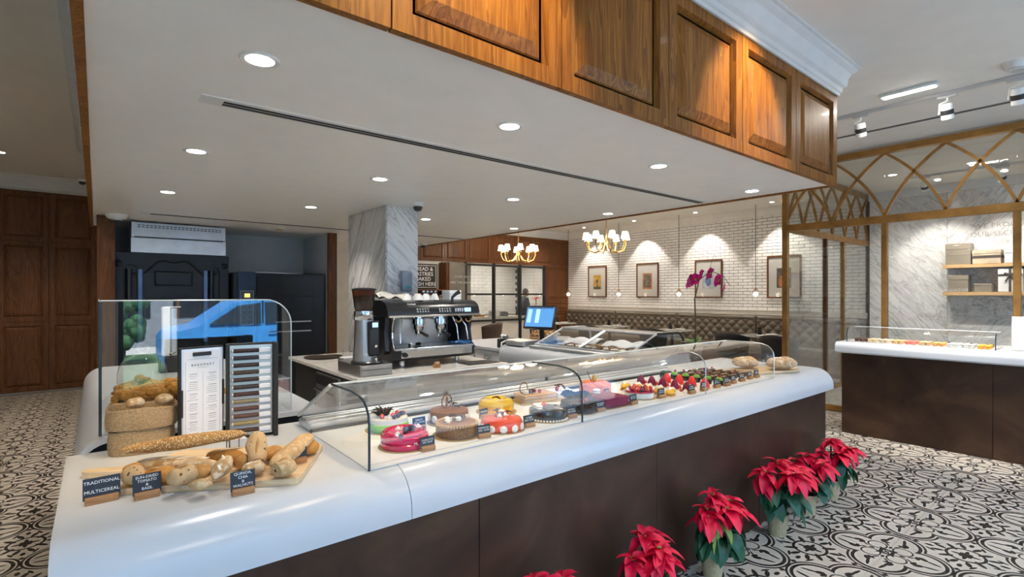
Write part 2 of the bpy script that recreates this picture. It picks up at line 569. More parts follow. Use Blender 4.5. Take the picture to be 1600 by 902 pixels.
# ---- walls
wl = struct(B().box(-4.7, -4.55, -2.7, 13.6, 0, CEIL).out('wall_left', M['plaster']))
wr = struct(B().box(10.78, 10.95, -2.7, 13.6, 0, CEIL).out('wall_right', M['mortar']))
wb = struct(B().box(-4.6, 6.42, 10.65, 10.78, 0, CEIL).box(9.83, 10.78, 10.65, 10.78, 0, CEIL).box(6.42, 9.83, 10.65, 10.78, 2.28, CEIL)
            .box(7.15, 9.83, 10.66, 10.78, 0, 0.80).box(6.42, 7.15, 10.66, 10.78, 0, 2.28).out('wall_back', M['plaster']))

# window wall behind the camera
PIL = [(-4.6, -4.2), (0.03, 0.2), (2.05, 2.35), (4.6, 4.8), (7.1, 10.8)]
wf = B().box(-4.6, 10.8, -2.72, -2.6, 0, 0.12).box(-4.6, 10.8, -2.72, -2.6, 2.95, CEIL)
for a_, b_ in PIL: wf.box(a_, b_, -2.72, -2.6, 0.12, 2.95)
wf = struct(wf.out('wall_front', M['plaster']))
for k, (a_, b_) in enumerate(((-4.2, 0.03), (0.2, 2.05), (2.35, 4.6), (4.8, 7.1))):
    w = struct(B().box(a_, b_, -2.70, -2.64, 0.12, 0.17).box(a_, b_, -2.70, -2.64, 2.90, 2.95).box(a_, a_ + 0.05, -2.70, -2.64, 0.17, 2.90)
               .box(b_ - 0.05, b_, -2.70, -2.64, 0.17, 2.90).out('window_%d' % (k + 1), M['black_matt']))
    B().box(a_ + 0.05, b_ - 0.05, -2.676, -2.666, 0.17, 2.90).out('pane', M['glass_win'], w)

# ---- wood wall panelling on the back wall
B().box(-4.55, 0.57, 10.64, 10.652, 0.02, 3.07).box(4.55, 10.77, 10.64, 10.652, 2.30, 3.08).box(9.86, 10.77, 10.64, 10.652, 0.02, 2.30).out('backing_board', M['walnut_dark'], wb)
STEPS = [(0.0, 0.0), (0.062, 0.0), (0.070, 0.016), (0.082, 0.016), (0.094, 0.006), (0.125, 0.0)]
def panel(x0, z0, w, h, y, mat, parent, name='panel', d=0.04):
    return B().rings(w - 0.006, h - 0.006, STEPS, (x0 + 0.003, y - d, z0 + 0.003), 'y', back=d).out(name, mat, parent, smooth=False)
for i in range(-8, 1):
    x0 = -0.005 + 0.563 * (i - 1) + 0.563 * 0
    for z0, z1 in ((0.03, 1.085), (1.085, 2.305), (2.305, 3.06)):
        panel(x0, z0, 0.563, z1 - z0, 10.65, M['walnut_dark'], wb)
x0 = 4.55
for i in range(8):
    w_ = 0.66 if i < 4 else 0.725
    panel(x0, 2.30, w_, 0.78, 10.65, M['walnut_dark'], wb)
    x0 += w_
panel(10.09, 2.30, 0.68, 0.78, 10.65, M['walnut_dark'], wb)
for xa in (9.86,):
    for z0, z1 in ((0.03, 0.99), (0.99, 1.31), (1.31, 2.30)):
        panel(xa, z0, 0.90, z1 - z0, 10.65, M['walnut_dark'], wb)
CORN = [(0, 0), (0, -0.22), (0.012, -0.22), (0.012, -0.20), (0.03, -0.19), (0.045, -0.15), (0.05, -0.13), (0.062, -0.13), (0.07, -0.08), (0.10, -0.04), (0.12, -0.03), (0.12, 0)]
struct(B().prism([(10.65 - u, CEIL + w) for u, w in CORN], 'x', -4.55, 6.4).out('trim_1', M['white_trim']))
struct(B().prism([(10.65 - u * 0.8, CEIL + w) for u, w in CORN], 'x', 6.4, 10.78).out('trim_2', M['white_trim']))

# ---- kitchen window in the back wall
kw = thing('kitchen_window', 'black-framed grid window onto the lit kitchen in the wood-panelled back wall', 'window', (0, 0, 0))
for x in (7.15, 8.04, 8.93, 9.83):
    B().box(x - 0.03, x + 0.03, 10.60, 10.68, 0.0, 2.30).out('mullion', M['black_matt'], kw)
for z in (2.25, 1.50, 0.82):
    B().box(7.12, 9.86, 10.605, 10.675, z - 0.025, z + 0.025).out('rail', M['black_matt'], kw)
for a_, b_ in ((7.15, 8.04), (8.04, 8.93), (8.93, 9.83)):
    for z0, z1 in ((0.82, 1.5), (1.5, 2.25)):
        B().box(a_ + 0.03, b_ - 0.03, 10.637, 10.643, z0 + 0.025, z1 - 0.025).out('pane', M['glass_win'], kw)
gp = B().box(6.45, 7.12, 10.60, 10.655, 0.0, 2.28).out('glass_panel', plain('grey_glass_panel', (0.20, 0.19, 0.165), 0.25), kw)
tx = inst('lettering', text_mesh('lettering', '... ICING ON THE CUT\n... ING THE CHERRY ON TOP', 0.075, M['plastic_w'], spacing=1.15, line=1.9), kw, (7.15, 10.588, 1.86), (PI / 2, 0, 0))

# ---- brick wall, chair rail
BY0, BY1, BZ0, BZ1 = 3.125, 10.645, 1.165, 3.145
bw, bh = 0.205, 0.066
brick_me = B().box(-0.012, 0.0, -bw / 2 + 0.0045, bw / 2 - 0.0045, -bh / 2 + 0.0045, bh / 2 - 0.0045, bev=0.0025).mesh('brick', M['brick'], smooth=False)
cand = []
r_ = 0; z = BZ0 + bh / 2
while z < BZ1 - bh / 2 + 0.001:
    y = BY0 + (bw / 2 if r_ % 2 else 0.0)
    while y < BY1 + bw / 2:
        p = proj(10.78, y, z)
        vis = p[1] > 460 - 172 * (p[0] - 151) / 1157.0 - 4 if p[0] < 1308 else True
        hid = any(abs(y - c) < 0.25 and 1.5 < z < 2.2 for c in (9.48, 7.82, 6.17, 4.53)) or (1228 < p[0] < 1300 and False)
        cand.append((0 if vis and not hid else 1, y + random.uniform(0, 0.05), y, z))
        y += bw
    z += bh; r_ += 1
cand.sort()
rest = B()
for k, (_, _, y, z) in enumerate(cand):
    dx = random.uniform(-0.002, 0.003)
    ya, yb2 = max(y - bw / 2 + 0.0045, BY0), min(y + bw / 2 - 0.0045, BY1)
    if yb2 - ya < 0.02: continue
    if k < 300 and yb2 - ya > bw - 0.012: inst('brick', brick_me, wr, (10.78 + dx, y, z))
    else: rest.box(10.768 + dx, 10.781, ya, yb2, z - bh / 2 + 0.0045, z + bh / 2 - 0.0045)
rest.out('brick', M['brick'], wr, smooth=False)['kind'] = 'stuff'
B().box(10.74, 10.78, 3.1, 10.65, 3.12, CEIL).out('frieze', M['plaster'], wr)
RAIL = [(0, 1.06), (0.03, 1.06), (0.035, 1.08), (0.022, 1.085), (0.028, 1.105), (0.028, 1.125), (0.02, 1.13), (0.035, 1.14), (0.045, 1.155), (0.045, 1.168), (0, 1.168)]
ra = B().prism([(10.78 - u, w) for u, w in RAIL], 'y', 3.1, 10.62)
ra = struct(ra.out('trim_3', M['plaster']))
rb = B()
for k in range(95):
    y = 3.2 + k * 0.078
    rb.ell((10.752, y, 1.115), (0.008, 0.026, 0.008), 6, 4, Matrix.Rotation(0.5, 3, 'X'))
rb.out('rope_carving', M['plaster'], ra)['kind'] = 'stuff'

# ---- marble wall in the boutique
y = 3.06; k = 0
while y > -2.6:
    w_ = 1.08
    B().box(10.755, 10.785, max(y - w_, -2.65) + 0.002, y - 0.002, 0, 3.16, bev=0.002).out('marble_slab', M['marble_b'] if k % 2 == 0 else M['marble_c'], wr)
    y -= w_; k += 1
B().box(10.70, 10.80, -2.6, 3.06, 3.16, CEIL).out('frieze', M['white_trim'], wr)

# ---- lowered soffit over the counter with panelled bulkhead
soffit = struct(B().box(-0.03, 4.54, 1.55, 8.36, SOFF, CEIL).out('ceiling_soffit', M['soffit']))
bulk = struct(thing('trim_4', 'walnut panelled bulkhead above the cake counter', None))
S2 = [(0.0, 0.0), (0.072, 0.0), (0.078, 0.012), (0.086, 0.030), (0.098, 0.030), (0.104, 0.024), (0.150, 0.004)]
PW = 0.767
for i in range(6):
    B().rings(PW - 0.006, 3.08 - SOFF + 0.02, S2, (-0.03 + PW * i + 0.003, 1.52, SOFF - 0.014), 'y', back=0.032).out('panel', M['walnut'], bulk, smooth=False)
for k in range(9):
    B().rings(PW - 0.006, 3.08 - SOFF + 0.02, S2, (-0.062, 1.55 + PW * k + 0.003, SOFF - 0.014), 'x', back=0.031).out('panel', M['walnut'], bulk, smooth=False)
    o = B().rings(PW - 0.006, 3.08 - SOFF + 0.02, S2, (0, 0, 0), 'x', back=0.031).out('panel', M['walnut'], bulk, smooth=False)
    o.location = (4.574, 1.55 + PW * (k + 1) - 0.003, SOFF - 0.014); o.rotation_euler = (0, 0, PI)
tc = B()
pr = [(u, CEIL + w) for u, w in CORN]
def cornice_loop(b, pts, prof):
    """mitred cornice swept along a polyline of (x, y, nx, ny) corner points"""
    rows = [[b._v((x + nx * u, y + ny * u, z)) for u, z in prof] for x, y, nx, ny in pts]
    for A, C in zip(rows[:-1], rows[1:]):
        for i in range(len(prof) - 1):
            b.face([A[i], C[i], C[i + 1], A[i + 1]])
pr2 = [(0.0, CEIL - 0.225), (0.012, CEIL - 0.225), (0.012, CEIL - 0.20), (0.024, CEIL - 0.195), (0.028, CEIL - 0.165), (0.05, CEIL - 0.15), (0.055, CEIL - 0.125), (0.058, CEIL - 0.09), (0.075, CEIL - 0.055), (0.105, CEIL - 0.035), (0.108, CEIL - 0.018), (0.125, CEIL - 0.015), (0.125, CEIL)]
cornice_loop(tc, [(-0.064, 8.36, -1, 0), (-0.064, 1.518, -1, -1), (4.576, 1.518, 1, -1), (4.576, 8.36, 1, 0)], pr2)
tc.out('cornice', M['white_trim'], bulk, ang=25)
# slot diffusers in the soffit
for y, xa, xb in ((2.62, 0.355, 4.47), (6.72, 0.36, 4.6 - 0.1)):
    sd = thing('slot_diffuser', 'long white linear slot diffuser in the soffit above the cake case' if y < 4 else 'thin linear slot diffuser at the rear of the soffit near the ovens', 'air vent', (0, 0, 0))
    B().box(xa, xb, y - 0.055, y + 0.055, SOFF - 0.004, SOFF).out('frame', M['plastic_w'], sd)
    for dy in (-0.012, 0.022):
        B().box(xa + 0.09, xb - 0.03, y + dy - 0.011, y + dy + 0.011, SOFF - 0.006, SOFF - 0.003).out('slot', M['void'], sd)

# ---- marble column
col = struct(B().box(2.19, 2.52, 4.64, 5.56, 0, SOFF).out('wall_column', M['void']))
B().box(2.18, 2.195, 4.63, 5.57, 0.87, SOFF - 0.002, bev=0.001).out('marble_slab', M['marble_col'], col)
B().box(2.196, 2.53, 4.625, 4.64, 0.87, SOFF - 0.002, bev=0.001).out('marble_slab', M['marble'], col)
B().box(2.52, 2.532, 4.641, 5.57, 0.87, SOFF - 0.002, bev=0.001).out('marble_slab', M['marble'], col)

# ---- oven alcove
alc = struct(B().box(0.0, 2.62, 8.36, 8.46, 0, SOFF).box(2.54, 2.62, 7.27, 8.36, 0, SOFF).box(0.0, 0.1, 7.3, 8.36, 0, SOFF).out('wall_alcove', M['kitchen_wall']))
B().box(2.535, 2.66, 7.22, 7.27, 0, SOFF - 0.002, bev=0.004).out('wood_jamb', M['walnut_dark'], alc)
B().box(0.0, 0.16, 7.20, 7.30, 0, SOFF - 0.002, bev=0.004).out('wood_jamb', M['walnut_dark'], alc)

# ---- arched brass and glass partition of the boutique
def arch_bar(b, p0, dx, z0, z1, axis, fixed):
    pts = []
    ta, tb_ = math.radians(20), math.radians(53)
    for i in range(11):
        t = ta + (tb_ - ta) * i / 10
        u = p0 + dx * (math.cos(ta) - math.cos(t)) / (math.cos(ta) - math.cos(tb_)); z = z0 + (z1 - z0) * (math.sin(t) - math.sin(ta)) / (math.sin(tb_) - math.sin(ta))
        pts.append((u, z))
    L = []
    for i, (u, z) in enumerate(pts):
        a_ = pts[max(i - 1, 0)]; c_ = pts[min(i + 1, 10)]
        tx_, tz_ = c_[0] - a_[0], c_[1] - a_[1]
        l = math.hypot(tx_, tz_); nx, nz = -tz_ / l, tx_ / l
        row = []
        for s, d in ((-1, -1), (1, -1), (1, 1), (-1, 1)):
            uu, zz, dd = u + nx * s * 0.015, z + nz * s * 0.015, fixed + d * 0.014
            row.append(b._v((dd, uu, zz) if axis == 'y' else (uu, dd, zz)))
        L.append(row)
    for A, C in zip(L[:-1], L[1:]):
        for k in range(4): b.face([A[k], A[(k + 1) % 4], C[(k + 1) % 4], C[k]])
    b.face(L[0]); b.face(L[-1][::-1])
XP = 7.39; YC = 3.09
pf = thing('glass_partition', 'brass-framed glass partition with interlaced pointed arches at the front of the chocolate boutique', 'partition', (XP, 0, 0))
ys = [YC - 1.145 * k for k in range(6)]
for k, y in enumerate(ys):
    B().box(-0.035, 0.035, y - 0.035, y + 0.035, 0, 3.26, bev=0.003).out('post', M['brass'], pf) if k < 1 else B().box(-0.03, 0.03, y - 0.03, y + 0.03, 0, 2.38, bev=0.003).out('post', M['brass'], pf)
for z0, z1, t in ((2.36, 2.45, 0.042), (3.20, 3.275, 0.042), (0.0, 0.07, 0.03)):
    B().box(-t, t, ys[-1] + 0.36, YC + 0.035, z0, z1, bev=0.003).out('beam', M['brass'], pf)
for k in range(10):
    y0 = YC - 0.5725 * k
    for dx in (0.5725, -0.5725):
        if k == 0 and dx > 0: continue
        b = B(); arch_bar(b, y0, dx, 2.45, 3.205, 'y', 0.0); b.out('arch_bar', M['brass'], pf)
for a_, b_ in zip(ys[:-1], ys[1:]):
    B().box(-0.005, 0.005, b_ + 0.03, a_ - 0.03, 0.07, 2.36).out('pane', M['glass_part'], pf)
    B().box(-0.004, 0.004, b_ + 0.001, a_ - 0.001, 2.45, 3.2).out('pane', M['glass_part'], pf)
ps = thing('glass_partition', 'side glass partition with pointed arches running back from the boutique corner post to the brick wall', 'partition', (0, YC, 0))
for x in (8.80, 9.54):
    B().box(x - 0.03, x + 0.03, -0.03, 0.03, 0, 2.36, bev=0.003).out('post', M['walnut_dark'] if x < 9 else M['brass'], ps)
for z0, z1 in ((2.36, 2.45), (3.20, 3.275), (0.0, 0.06)):
    B().box(XP + 0.04, 10.74, -0.03, 0.03, z0, z1, bev=0.003).out('beam', M['brass'], ps)
nx = 6
stp = (10.74 - XP - 0.04) / nx
for k in range(nx + 1):
    for dx in (stp, -stp):
        if (k == 0 and dx < 0) or (k == nx and dx > 0): continue
        b = B(); arch_bar(b, XP + 0.04 + stp * k, dx, 2.45, 3.205, 'x', 0.0); b.out('arch_bar', M['brass'], ps)
for a_, b_ in ((XP + 0.04, 8.77), (8.83, 9.51), (9.57, 10.74)):
    B().box(a_, b_, -0.005, 0.005, 0.06, 2.36).out('pane', M['glass_part'], ps)
B().box(XP + 0.04, 10.74, -0.004, 0.004, 2.45, 3.2).out('pane', M['glass_part'], ps)

# ---- kitchen behind the window
kb = struct(B().box(6.3, 10.8, 13.0, 13.1, 0, CEIL).out('wall_kitchen', M['mortar']))
kt = B().box(-0.148, 0.148, -0.012, 0.0, -0.048, 0.048, bev=0.003).mesh('brick', M['brick'], smooth=False)
for r_ in range(22):
    for c_ in range(15):
        x = 6.36 + 0.3 * c_ + (0.15 if r_ % 2 else 0)
        if x < 10.9: inst('brick', kt, kb, (x, 13.0, 0.85 + 0.1 * r_))
kt2 = B().box(-0.012, 0.0, -0.148, 0.148, -0.048, 0.048, bev=0.003).mesh('brick', M['brick'], smooth=False)
for r_ in range(16):
    for c_ in range(7):
        y = 10.96 + 0.3 * c_ + (0.15 if r_ % 2 else 0)
        if y < 12.86: inst('brick', kt2, wr, (10.78, y, 0.85 + 0.1 * r_))
struct(B().box(6.25, 6.35, 10.78, 13.1, 0, CEIL).out('wall_kitchen_side', M['plaster']))
kp = struct(B().box(7.25, 7.95, 11.55, 12.25, 0, CEIL - 0.002, bev=0.005).out('wall_pier', plain('grey_pier', (0.42, 0.40, 0.34), 0.6)))
B().box(7.24, 7.96, 11.54, 12.26, 0, 0.1, bev=0.005).out('plinth', M['plaster'], kp)

# ================================================================ LIGHTS AND FIXTURES
M['lens'] = emit('lamp_lens', (1.0, 0.95, 0.86), 9.0)
M['shade'] = emit('lit_shade', (1.0, 0.90, 0.74), 2.4)
M['bulb'] = emit('warm_bulb', (1.0, 0.85, 0.62), 10.0)
def spot(parent, loc, energy, size=100, blend=0.6, color=NEUT, rot=(0, 0, 0), r=0.04):
    d = bpy.data.lights.new('bulb', 'SPOT')
    d.energy = energy; d.spot_size = math.radians(size); d.spot_blend = blend; d.color = color; d.shadow_soft_size = r
    o = bpy.data.objects.new('bulb', d)
    link(o, parent); o.location = loc; o.rotation_euler = rot
    return o
def point(parent, loc, energy, color=WARM, r=0.04):
    d = bpy.data.lights.new('bulb', 'POINT')
    d.energy = energy; d.color = color; d.shadow_soft_size = r
    o = bpy.data.objects.new('bulb', d)
    link(o, parent); o.location = loc
    return o
ring_me = B().lathe([(0.050, 0.002), (0.050, -0.004), (0.066, -0.006), (0.072, 0.0), (0.072, 0.002)], 28).mesh('trim_ring', M['plastic_w'])
lens_me = B().lathe([(0.0, -0.003), (0.050, -0.003), (0.050, 0.001)], 28).mesh('lens', M['lens'])
ORD = ['first', 'second', 'third', 'fourth', 'fifth', 'sixth', 'seventh', 'eighth']
def downlight(x, y, z, label, energy=30, size=110, color=NEUT, group='recessed ceiling downlights', rot=(0, 0, 0), sc=1.0, blend=0.7):
    t = thing('downlight', label, 'downlight', (x, y, z), 0, group)
    inst('trim_ring', ring_me, t, sc=sc); inst('lens', lens_me, t, sc=sc)
    spot(t, (0, 0, -0.02), energy, size, blend, color, rot)
    return t
for r_, (y, rn) in enumerate(((2.06, 'front row nearest the bulkhead'), (3.62, 'middle row'), (5.22, 'rear row'))):
    for c_, x in enumerate((0.47, 1.66, 2.96, 4.28)):
        downlight(x, y, SOFF, 'recessed downlight in the soffit, %s, %s from the left' % (rn, ORD[c_]), (12, 22, 20)[r_])
for k, y in enumerate((9.48, 7.82, 6.17, 4.53)):
    downlight(10.22, y, CEIL, 'ceiling spot above the %s framed print from the wood panelling on the brick wall' % ORD[k], 52, 72, NEUT, 'spots washing the brick wall', (0, math.radians(-18), 0), 0.8, 0.35)
for k, (x, y) in enumerate(((-0.95, 9.1), (-0.75, 6.2), (-2.6, 7.5))):
    downlight(x, y, CEIL, ('recessed downlight in the dim left ceiling near the wood wall', 'recessed downlight in the left ceiling beside the soffit', 'recessed downlight far left in the dim ceiling')[k], 48, 110, WARM)
for k, (x, y) in enumerate(((7.6, 5.2), (7.6, 8.0), (9.2, 10.0), (5.6, 9.3))):
    downlight(x, y, CEIL, 'dining area ceiling downlight, %s from the boutique' % ORD[k], (55, 55, 30, 25)[k], 130, WARM)
for k, y in enumerate((2.35, 1.45, 0.55)):
    downlight(9.3, y, CEIL, 'boutique ceiling downlight, %s from the corner post' % ORD[k], 40, 100, NEUT, 'boutique downlights', (0, math.radians(-25), 0))
# downlights in front of the bulkhead that graze its panels
for k, x in enumerate((-0.9, 1.1, 3.1)):
    downlight(x, 0.9, CEIL, 'ceiling downlight in front of the walnut bulkhead, %s from the left' % ORD[k], 62, 66, (1.0, 0.74, 0.40), 'downlights before the bulkhead', (math.radians(42), 0, 0), 1.0, 0.5)

# linear surface lamp
t = thing('linear_lamp', 'short white linear surface lamp on the ceiling by the track lights', 'ceiling lamp', (5.52, 1.28, CEIL))
B().box(-0.045, 0.045, -0.21, 0.21, -0.03, 0, bev=0.012, seg=2).out('housing', M['plastic_w'], t)
B().box(-0.03, 0.03, -0.19, 0.19, -0.036, -0.029, bev=0.003).out('diffuser', M['lens'], t)
d_ = bpy.data.lights.new('tube', 'AREA'); d_.shape = 'RECTANGLE'; d_.size = 0.06; d_.size_y = 0.38; d_.energy = 6; d_.color = NEUT
o_ = bpy.data.objects.new('tube', d_); link(o_, t); o_.location = (0, 0, -0.04)
for k, (x, y) in enumerate(((0.6, -0.9), (2.4, -0.9), (4.2, -0.9), (5.7, -0.9))):  # unseen fill lamps added to warm the floor, base panels and lip
    downlight(x, y, CEIL, 'added shop-front fill downlight, %s from the left' % ORD[k], 36, 120, WARM, 'added shop-front fill lights')
# track lights
def track(x, y0, y1, heads, label, hl, tilt, en, aim):
    t = thing('light_track', label, 'track', (x, y0, CEIL))
    B().box(-0.017, 0.017, 0, y1 - y0, -0.03, 0).out('rail', M['alu'], t)
    B().box(-0.02, 0.02, -0.012, 0.0, -0.032, 0).out('end_cap', M['plastic_w'], t)
    for k, y in enumerate(heads):
        h = thing('track_spotlight', hl % ORD[k], 'spotlight', (x, y, CEIL - 0.03), 0, 'track spotlights')
        B().box(-0.018, 0.018, -0.07, 0.07, -0.025, 0, bev=0.004).out('adapter', M['alu'], h)
        B().tube([(0, 0, -0.02), (0, 0, -0.05), (0, 0.05, -0.07), (0, 0.055, -0.16)], 0.009, 8).out('arm', M['plastic_w'], h)
        hd = B().lathe([(0.0, 0.075), (0.042, 0.07), (0.045, 0.06), (0.045, -0.06), (0.038, -0.065)], 20).out('head', M['plastic_w'], h, (0, 0, -0.15), (0, tilt, 0))
        B().lathe([(0.046, 0.02), (0.0465, 0.018), (0.0465, -0.02), (0.046, -0.022)], 20).out('band', M['black_matt'], hd)
        B().lathe([(0.0, -0.062), (0.038, -0.062)], 20).out('lens', M['lens'], hd)
        spot(hd, (0, 0, -0.075), en, 62, 0.5, NEUT)
track(5.86, 0.2, 2.1, (1.74, 1.08, 0.63), 'grey ceiling light track in front of the boutique glass', 'white track spotlight before the boutique glass, %s from the bulkhead', math.radians(-22), 75, None)
track(9.7, -0.5, 2.3, (2.05, 1.2, 0.4), 'grey ceiling light track inside the boutique', 'track spotlight inside the boutique, %s from the side partition', math.radians(-40), 34, None)

# chandeliers
def chandelier(loc, label):
    t = thing('chandelier', label, 'chandelier', loc, 0, 'gold chandeliers')
    B().cyl((0, 0, 0.02), (0, 0, CEIL - loc[2] - 0.02), 0.008).out('rod', M['gold'], t)
    B().lathe([(0, 0.03), (0.05, 0.03), (0.055, 0.0), (0, 0)], 20).out('canopy', M['gold'], t, (0, 0, CEIL - loc[2] - 0.03))
    B().lathe([(0, 0.12), (0.018, 0.10), (0.014, 0.05), (0.035, 0.0), (0.045, -0.06), (0.02, -0.12), (0.022, -0.16), (0, -0.18)], 16).out('hub', M['gold'], t)
    arm = B().tube([(0.03, 0, -0.04), (0.12, 0, -0.17), (0.24, 0, -0.21), (0.35, 0, -0.17), (0.40, 0, -0.06), (0.40, 0, -0.01)], 0.011, 8).cyl((0.40, 0, -0.012), (0.40, 0, 0.0), 0.035).cyl((0.40, 0, 0), (0.40, 0, 0.07), 0.011).mesh('arm', M['gold'])
    sh = B().lathe([(0.074, 0.0), (0.048, 0.13), (0.046, 0.13), (0.072, 0.0)], 16, (0.40, 0, 0.04)).mesh('shade', M['shade'])
    for k in range(8):
        inst('arm', arm, t, (0, 0, 0), (0, 0, 2 * PI * k / 8 + 0.2)); inst('shade', sh, t, (0, 0, 0), (0, 0, 2 * PI * k / 8 + 0.2))
    point(t, (0, 0, 0.25), 16, WARM, 0.15)
chandelier((7.75, 6.6, 2.53), 'gold chandelier with white shades in front of the brick wall')
chandelier((7.55, 9.05, 2.46), 'gold chandelier with white shades before the wood panelling and kitchen window')
# pendant lamps
for k, (x, y) in enumerate(((10.2, 10.05), (10.2, 8.28), (10.25, 6.6), (10.25, 4.86))):
    t = thing('pendant_lamp', 'small glass pendant lamp over the banquette, %s from the wood panelling' % ORD[k], 'pendant lamp', (x, y, 1.50), 0, 'glass pendants over the banquette')
    B().cyl((0, 0, 0.1), (0, 0, CEIL - 1.5), 0.005, n=6).out('cord', M['black_matt'], t)
    B().lathe([(0, 0.14), (0.02, 0.13), (0.022, 0.10), (0.05, 0.085), (0.05, 0.075), (0, 0.075)], 14).out('cap', plain('copper', (0.5, 0.25, 0.12), 0.3, 0.9) if k == 0 else bpy.data.materials['copper'], t)
    B().lathe([(0.05, 0.08), (0.115, 0.03), (0.11, -0.01), (0.07, -0.065), (0.05, -0.08)], 10).out('glass_shade', M['dome'], t, smooth=False)
    B().ell((0, 0, 0.0), 0.042, 10, 8).out('filament_bulb', M['bulb'], t)
    point(t, (0, 0, -0.02), 2, WARM, 0.03)
# small ceiling devices
for nm, lb, ct, (x, y, z), r, hh in (('smoke_detector', 'round grey smoke detector on the ceiling above the boutique track', 'detector', (5.54, 0.60, CEIL), 0.085, 0.05),
                            ('smoke_detector', 'white smoke detector at the rear left corner of the soffit', 'detector', (0.17, 7.05, SOFF), 0.10, 0.05),
                            ('smoke_detector', 'orange-tinted detector on the soffit before the oven alcove', 'detector', (1.83, 6.98, SOFF), 0.07, 0.035)):
    t = thing(nm, lb, ct, (x, y, z))
    B().lathe([(0, 0), (r, 0), (r, -hh * 0.4), (r * 0.8, -hh), (0, -hh)], 24).out('base', M['plastic_w'], t)
    B().lathe([(r * 0.55, -hh), (r * 0.55, -hh * 1.3), (0, -hh * 1.3)], 20).out('grille', M['alu'] if 'orange' not in lb else plain('amber_cap', (0.55, 0.30, 0.08), 0.4), t)
def dome_cam(loc, label):
    t = thing('dome_camera', label, 'camera', loc)
    B().lathe([(0, 0), (0.06, 0), (0.06, -0.02), (0.052, -0.035), (0, -0.035)], 20).out('housing', M['plastic_w'], t)
    B().lathe([(0.044, -0.035), (0.042, -0.055), (0.028, -0.075), (0, -0.083)], 20).out('dome', M['black'], t)
dome_cam((2.38, 4.35, SOFF), 'dome camera on the soffit in front of the marble column')
dome_cam((-0.17, 10.3, CEIL - 0.03), 'dome camera by the cornice over the left wood wall')
dome_cam((4.35, 7.75, SOFF), 'dome camera near the rear right corner of the soffit')
t = thing('speaker_camera', 'white box camera on a bracket under the rear edge of the soffit', 'camera', (3.75, 8.0, SOFF))
B().cyl((0, 0, 0), (0, 0, -0.12), 0.012).cyl((0, 0, -0.005), (0, 0, 0), 0.05).out('bracket', M['plastic_w'], t)
B().box(-0.08, 0.08, -0.05, 0.05, -0.22, -0.10, bev=0.02, seg=2).out('body', M['plastic_w'], t, rot=(0.3, 0.2, 0.6))
t = thing('projector', 'white projector hanging from a ceiling mount behind the column', 'projector', (4.1, 8.9, CEIL))
B().cyl((0, 0, 0), (0, 0, -0.8), 0.02).out('mount', M['plastic_w'], t)
B().box(-0.28, 0.28, -0.2, 0.2, -0.92, -0.8, bev=0.02, seg=2).out('body', M['plastic_w'], t)
# kitchen lighting
for k, (x, y) in enumerate(((7.6, 11.8), (8.6, 11.9), (9.6, 11.8))):
    downlight(x, y, CEIL, 'kitchen ceiling downlight seen through the grid window, %s from the left' % ORD[k], 55, 130, NEUT, 'kitchen downlights')

# ================================================================ COUNTERS
R0 = 0.13
def lip_profile(yb, yf, zt, zb, r, th):
    """front edge at yf facing -, back at yb"""
    return [(yb, zt)] + [(yf + r + r * math.cos(t), zt - r + r * math.sin(t)) for t in [PI / 2 + PI / 2 * i / 10 for i in range(11)]] + [(yf, zb), (yf + 0.06, zb), (yf + 0.06, zt - th), (yb, zt - th)]
sc_ = thing('service_counter', 'long white solid-surface cake counter with rounded lip and dark bronze front', 'counter', (0, 0, 0))
for xa, xb in ((-0.085, 0.809), (0.8115, 4.50)):
    B().prism(lip_profile(2.46, 1.52, 0.91, 0.755, R0, 0.05), 'x', xa, xb).out('countertop', M['solid'], sc_, ang=30)
for k in range(4):
    B().box(0.0 + 1.115 * k + 0.001, 1.113 + 1.115 * k, 1.563, 1.60, 0.0, 0.758, bev=0.002).out('front_panel', M['bronze'], sc_)
B().box(4.43, 4.458, 1.602, 2.45, 0.0, 0.758, bev=0.002).out('end_panel', M['bronze'], sc_)
B().box(-0.03, -0.002, 1.602, 2.45, 0.0, 0.758, bev=0.002).out('end_panel', M['bronze'], sc_)
B().box(0.0, 4.43, 2.40, 2.44, 0.0, 0.85).out('back_panel', M['plastic_w'], sc_)
B().box(4.502, 4.506, 1.60, 1.66, 0.80, 0.81).out('badge', M['steel'], sc_)

# side counter at the left
sl = thing('side_counter', 'white counter with rounded outer lip running back at the left side', 'counter', (0, 0, 0))
prf = lip_profile(0.845, -0.075, 0.95, 0.78, 0.12, 0.03)
prf = [(0.845, 0.95)] + [(-0.075 + 0.12 + 0.12 * math.cos(t), 0.95 - 0.12 + 0.12 * math.sin(t)) for t in [PI / 2 + PI / 2 * i / 10 for i in range(11)]] + [(-0.075, 0.76), (-0.053, 0.76), (-0.053, 0.83)] + [(-0.053 + 0.10 + 0.10 * math.cos(t), 0.83 + 0.10 * math.sin(t)) for t in [PI - PI / 2 * i / 8 for i in range(1, 9)]] + [(0.845, 0.93)]
B().prism(prf, 'y', 2.50, 4.95).out('countertop', M['solid'], sl, ang=30)
B().box(-0.02, 0.82, 2.515, 4.92, 0.0, 0.925).out('body', M['void'], sl)
B().box(-0.045, -0.022, 2.52, 4.90, 0.0, 0.78).out('front_panel', M['bronze'], sl)
B().box(0.821, 0.845, 2.52, 4.9, 0.05, 0.925, bev=0.003).out('inner_panel', M['plastic_w'], sl)

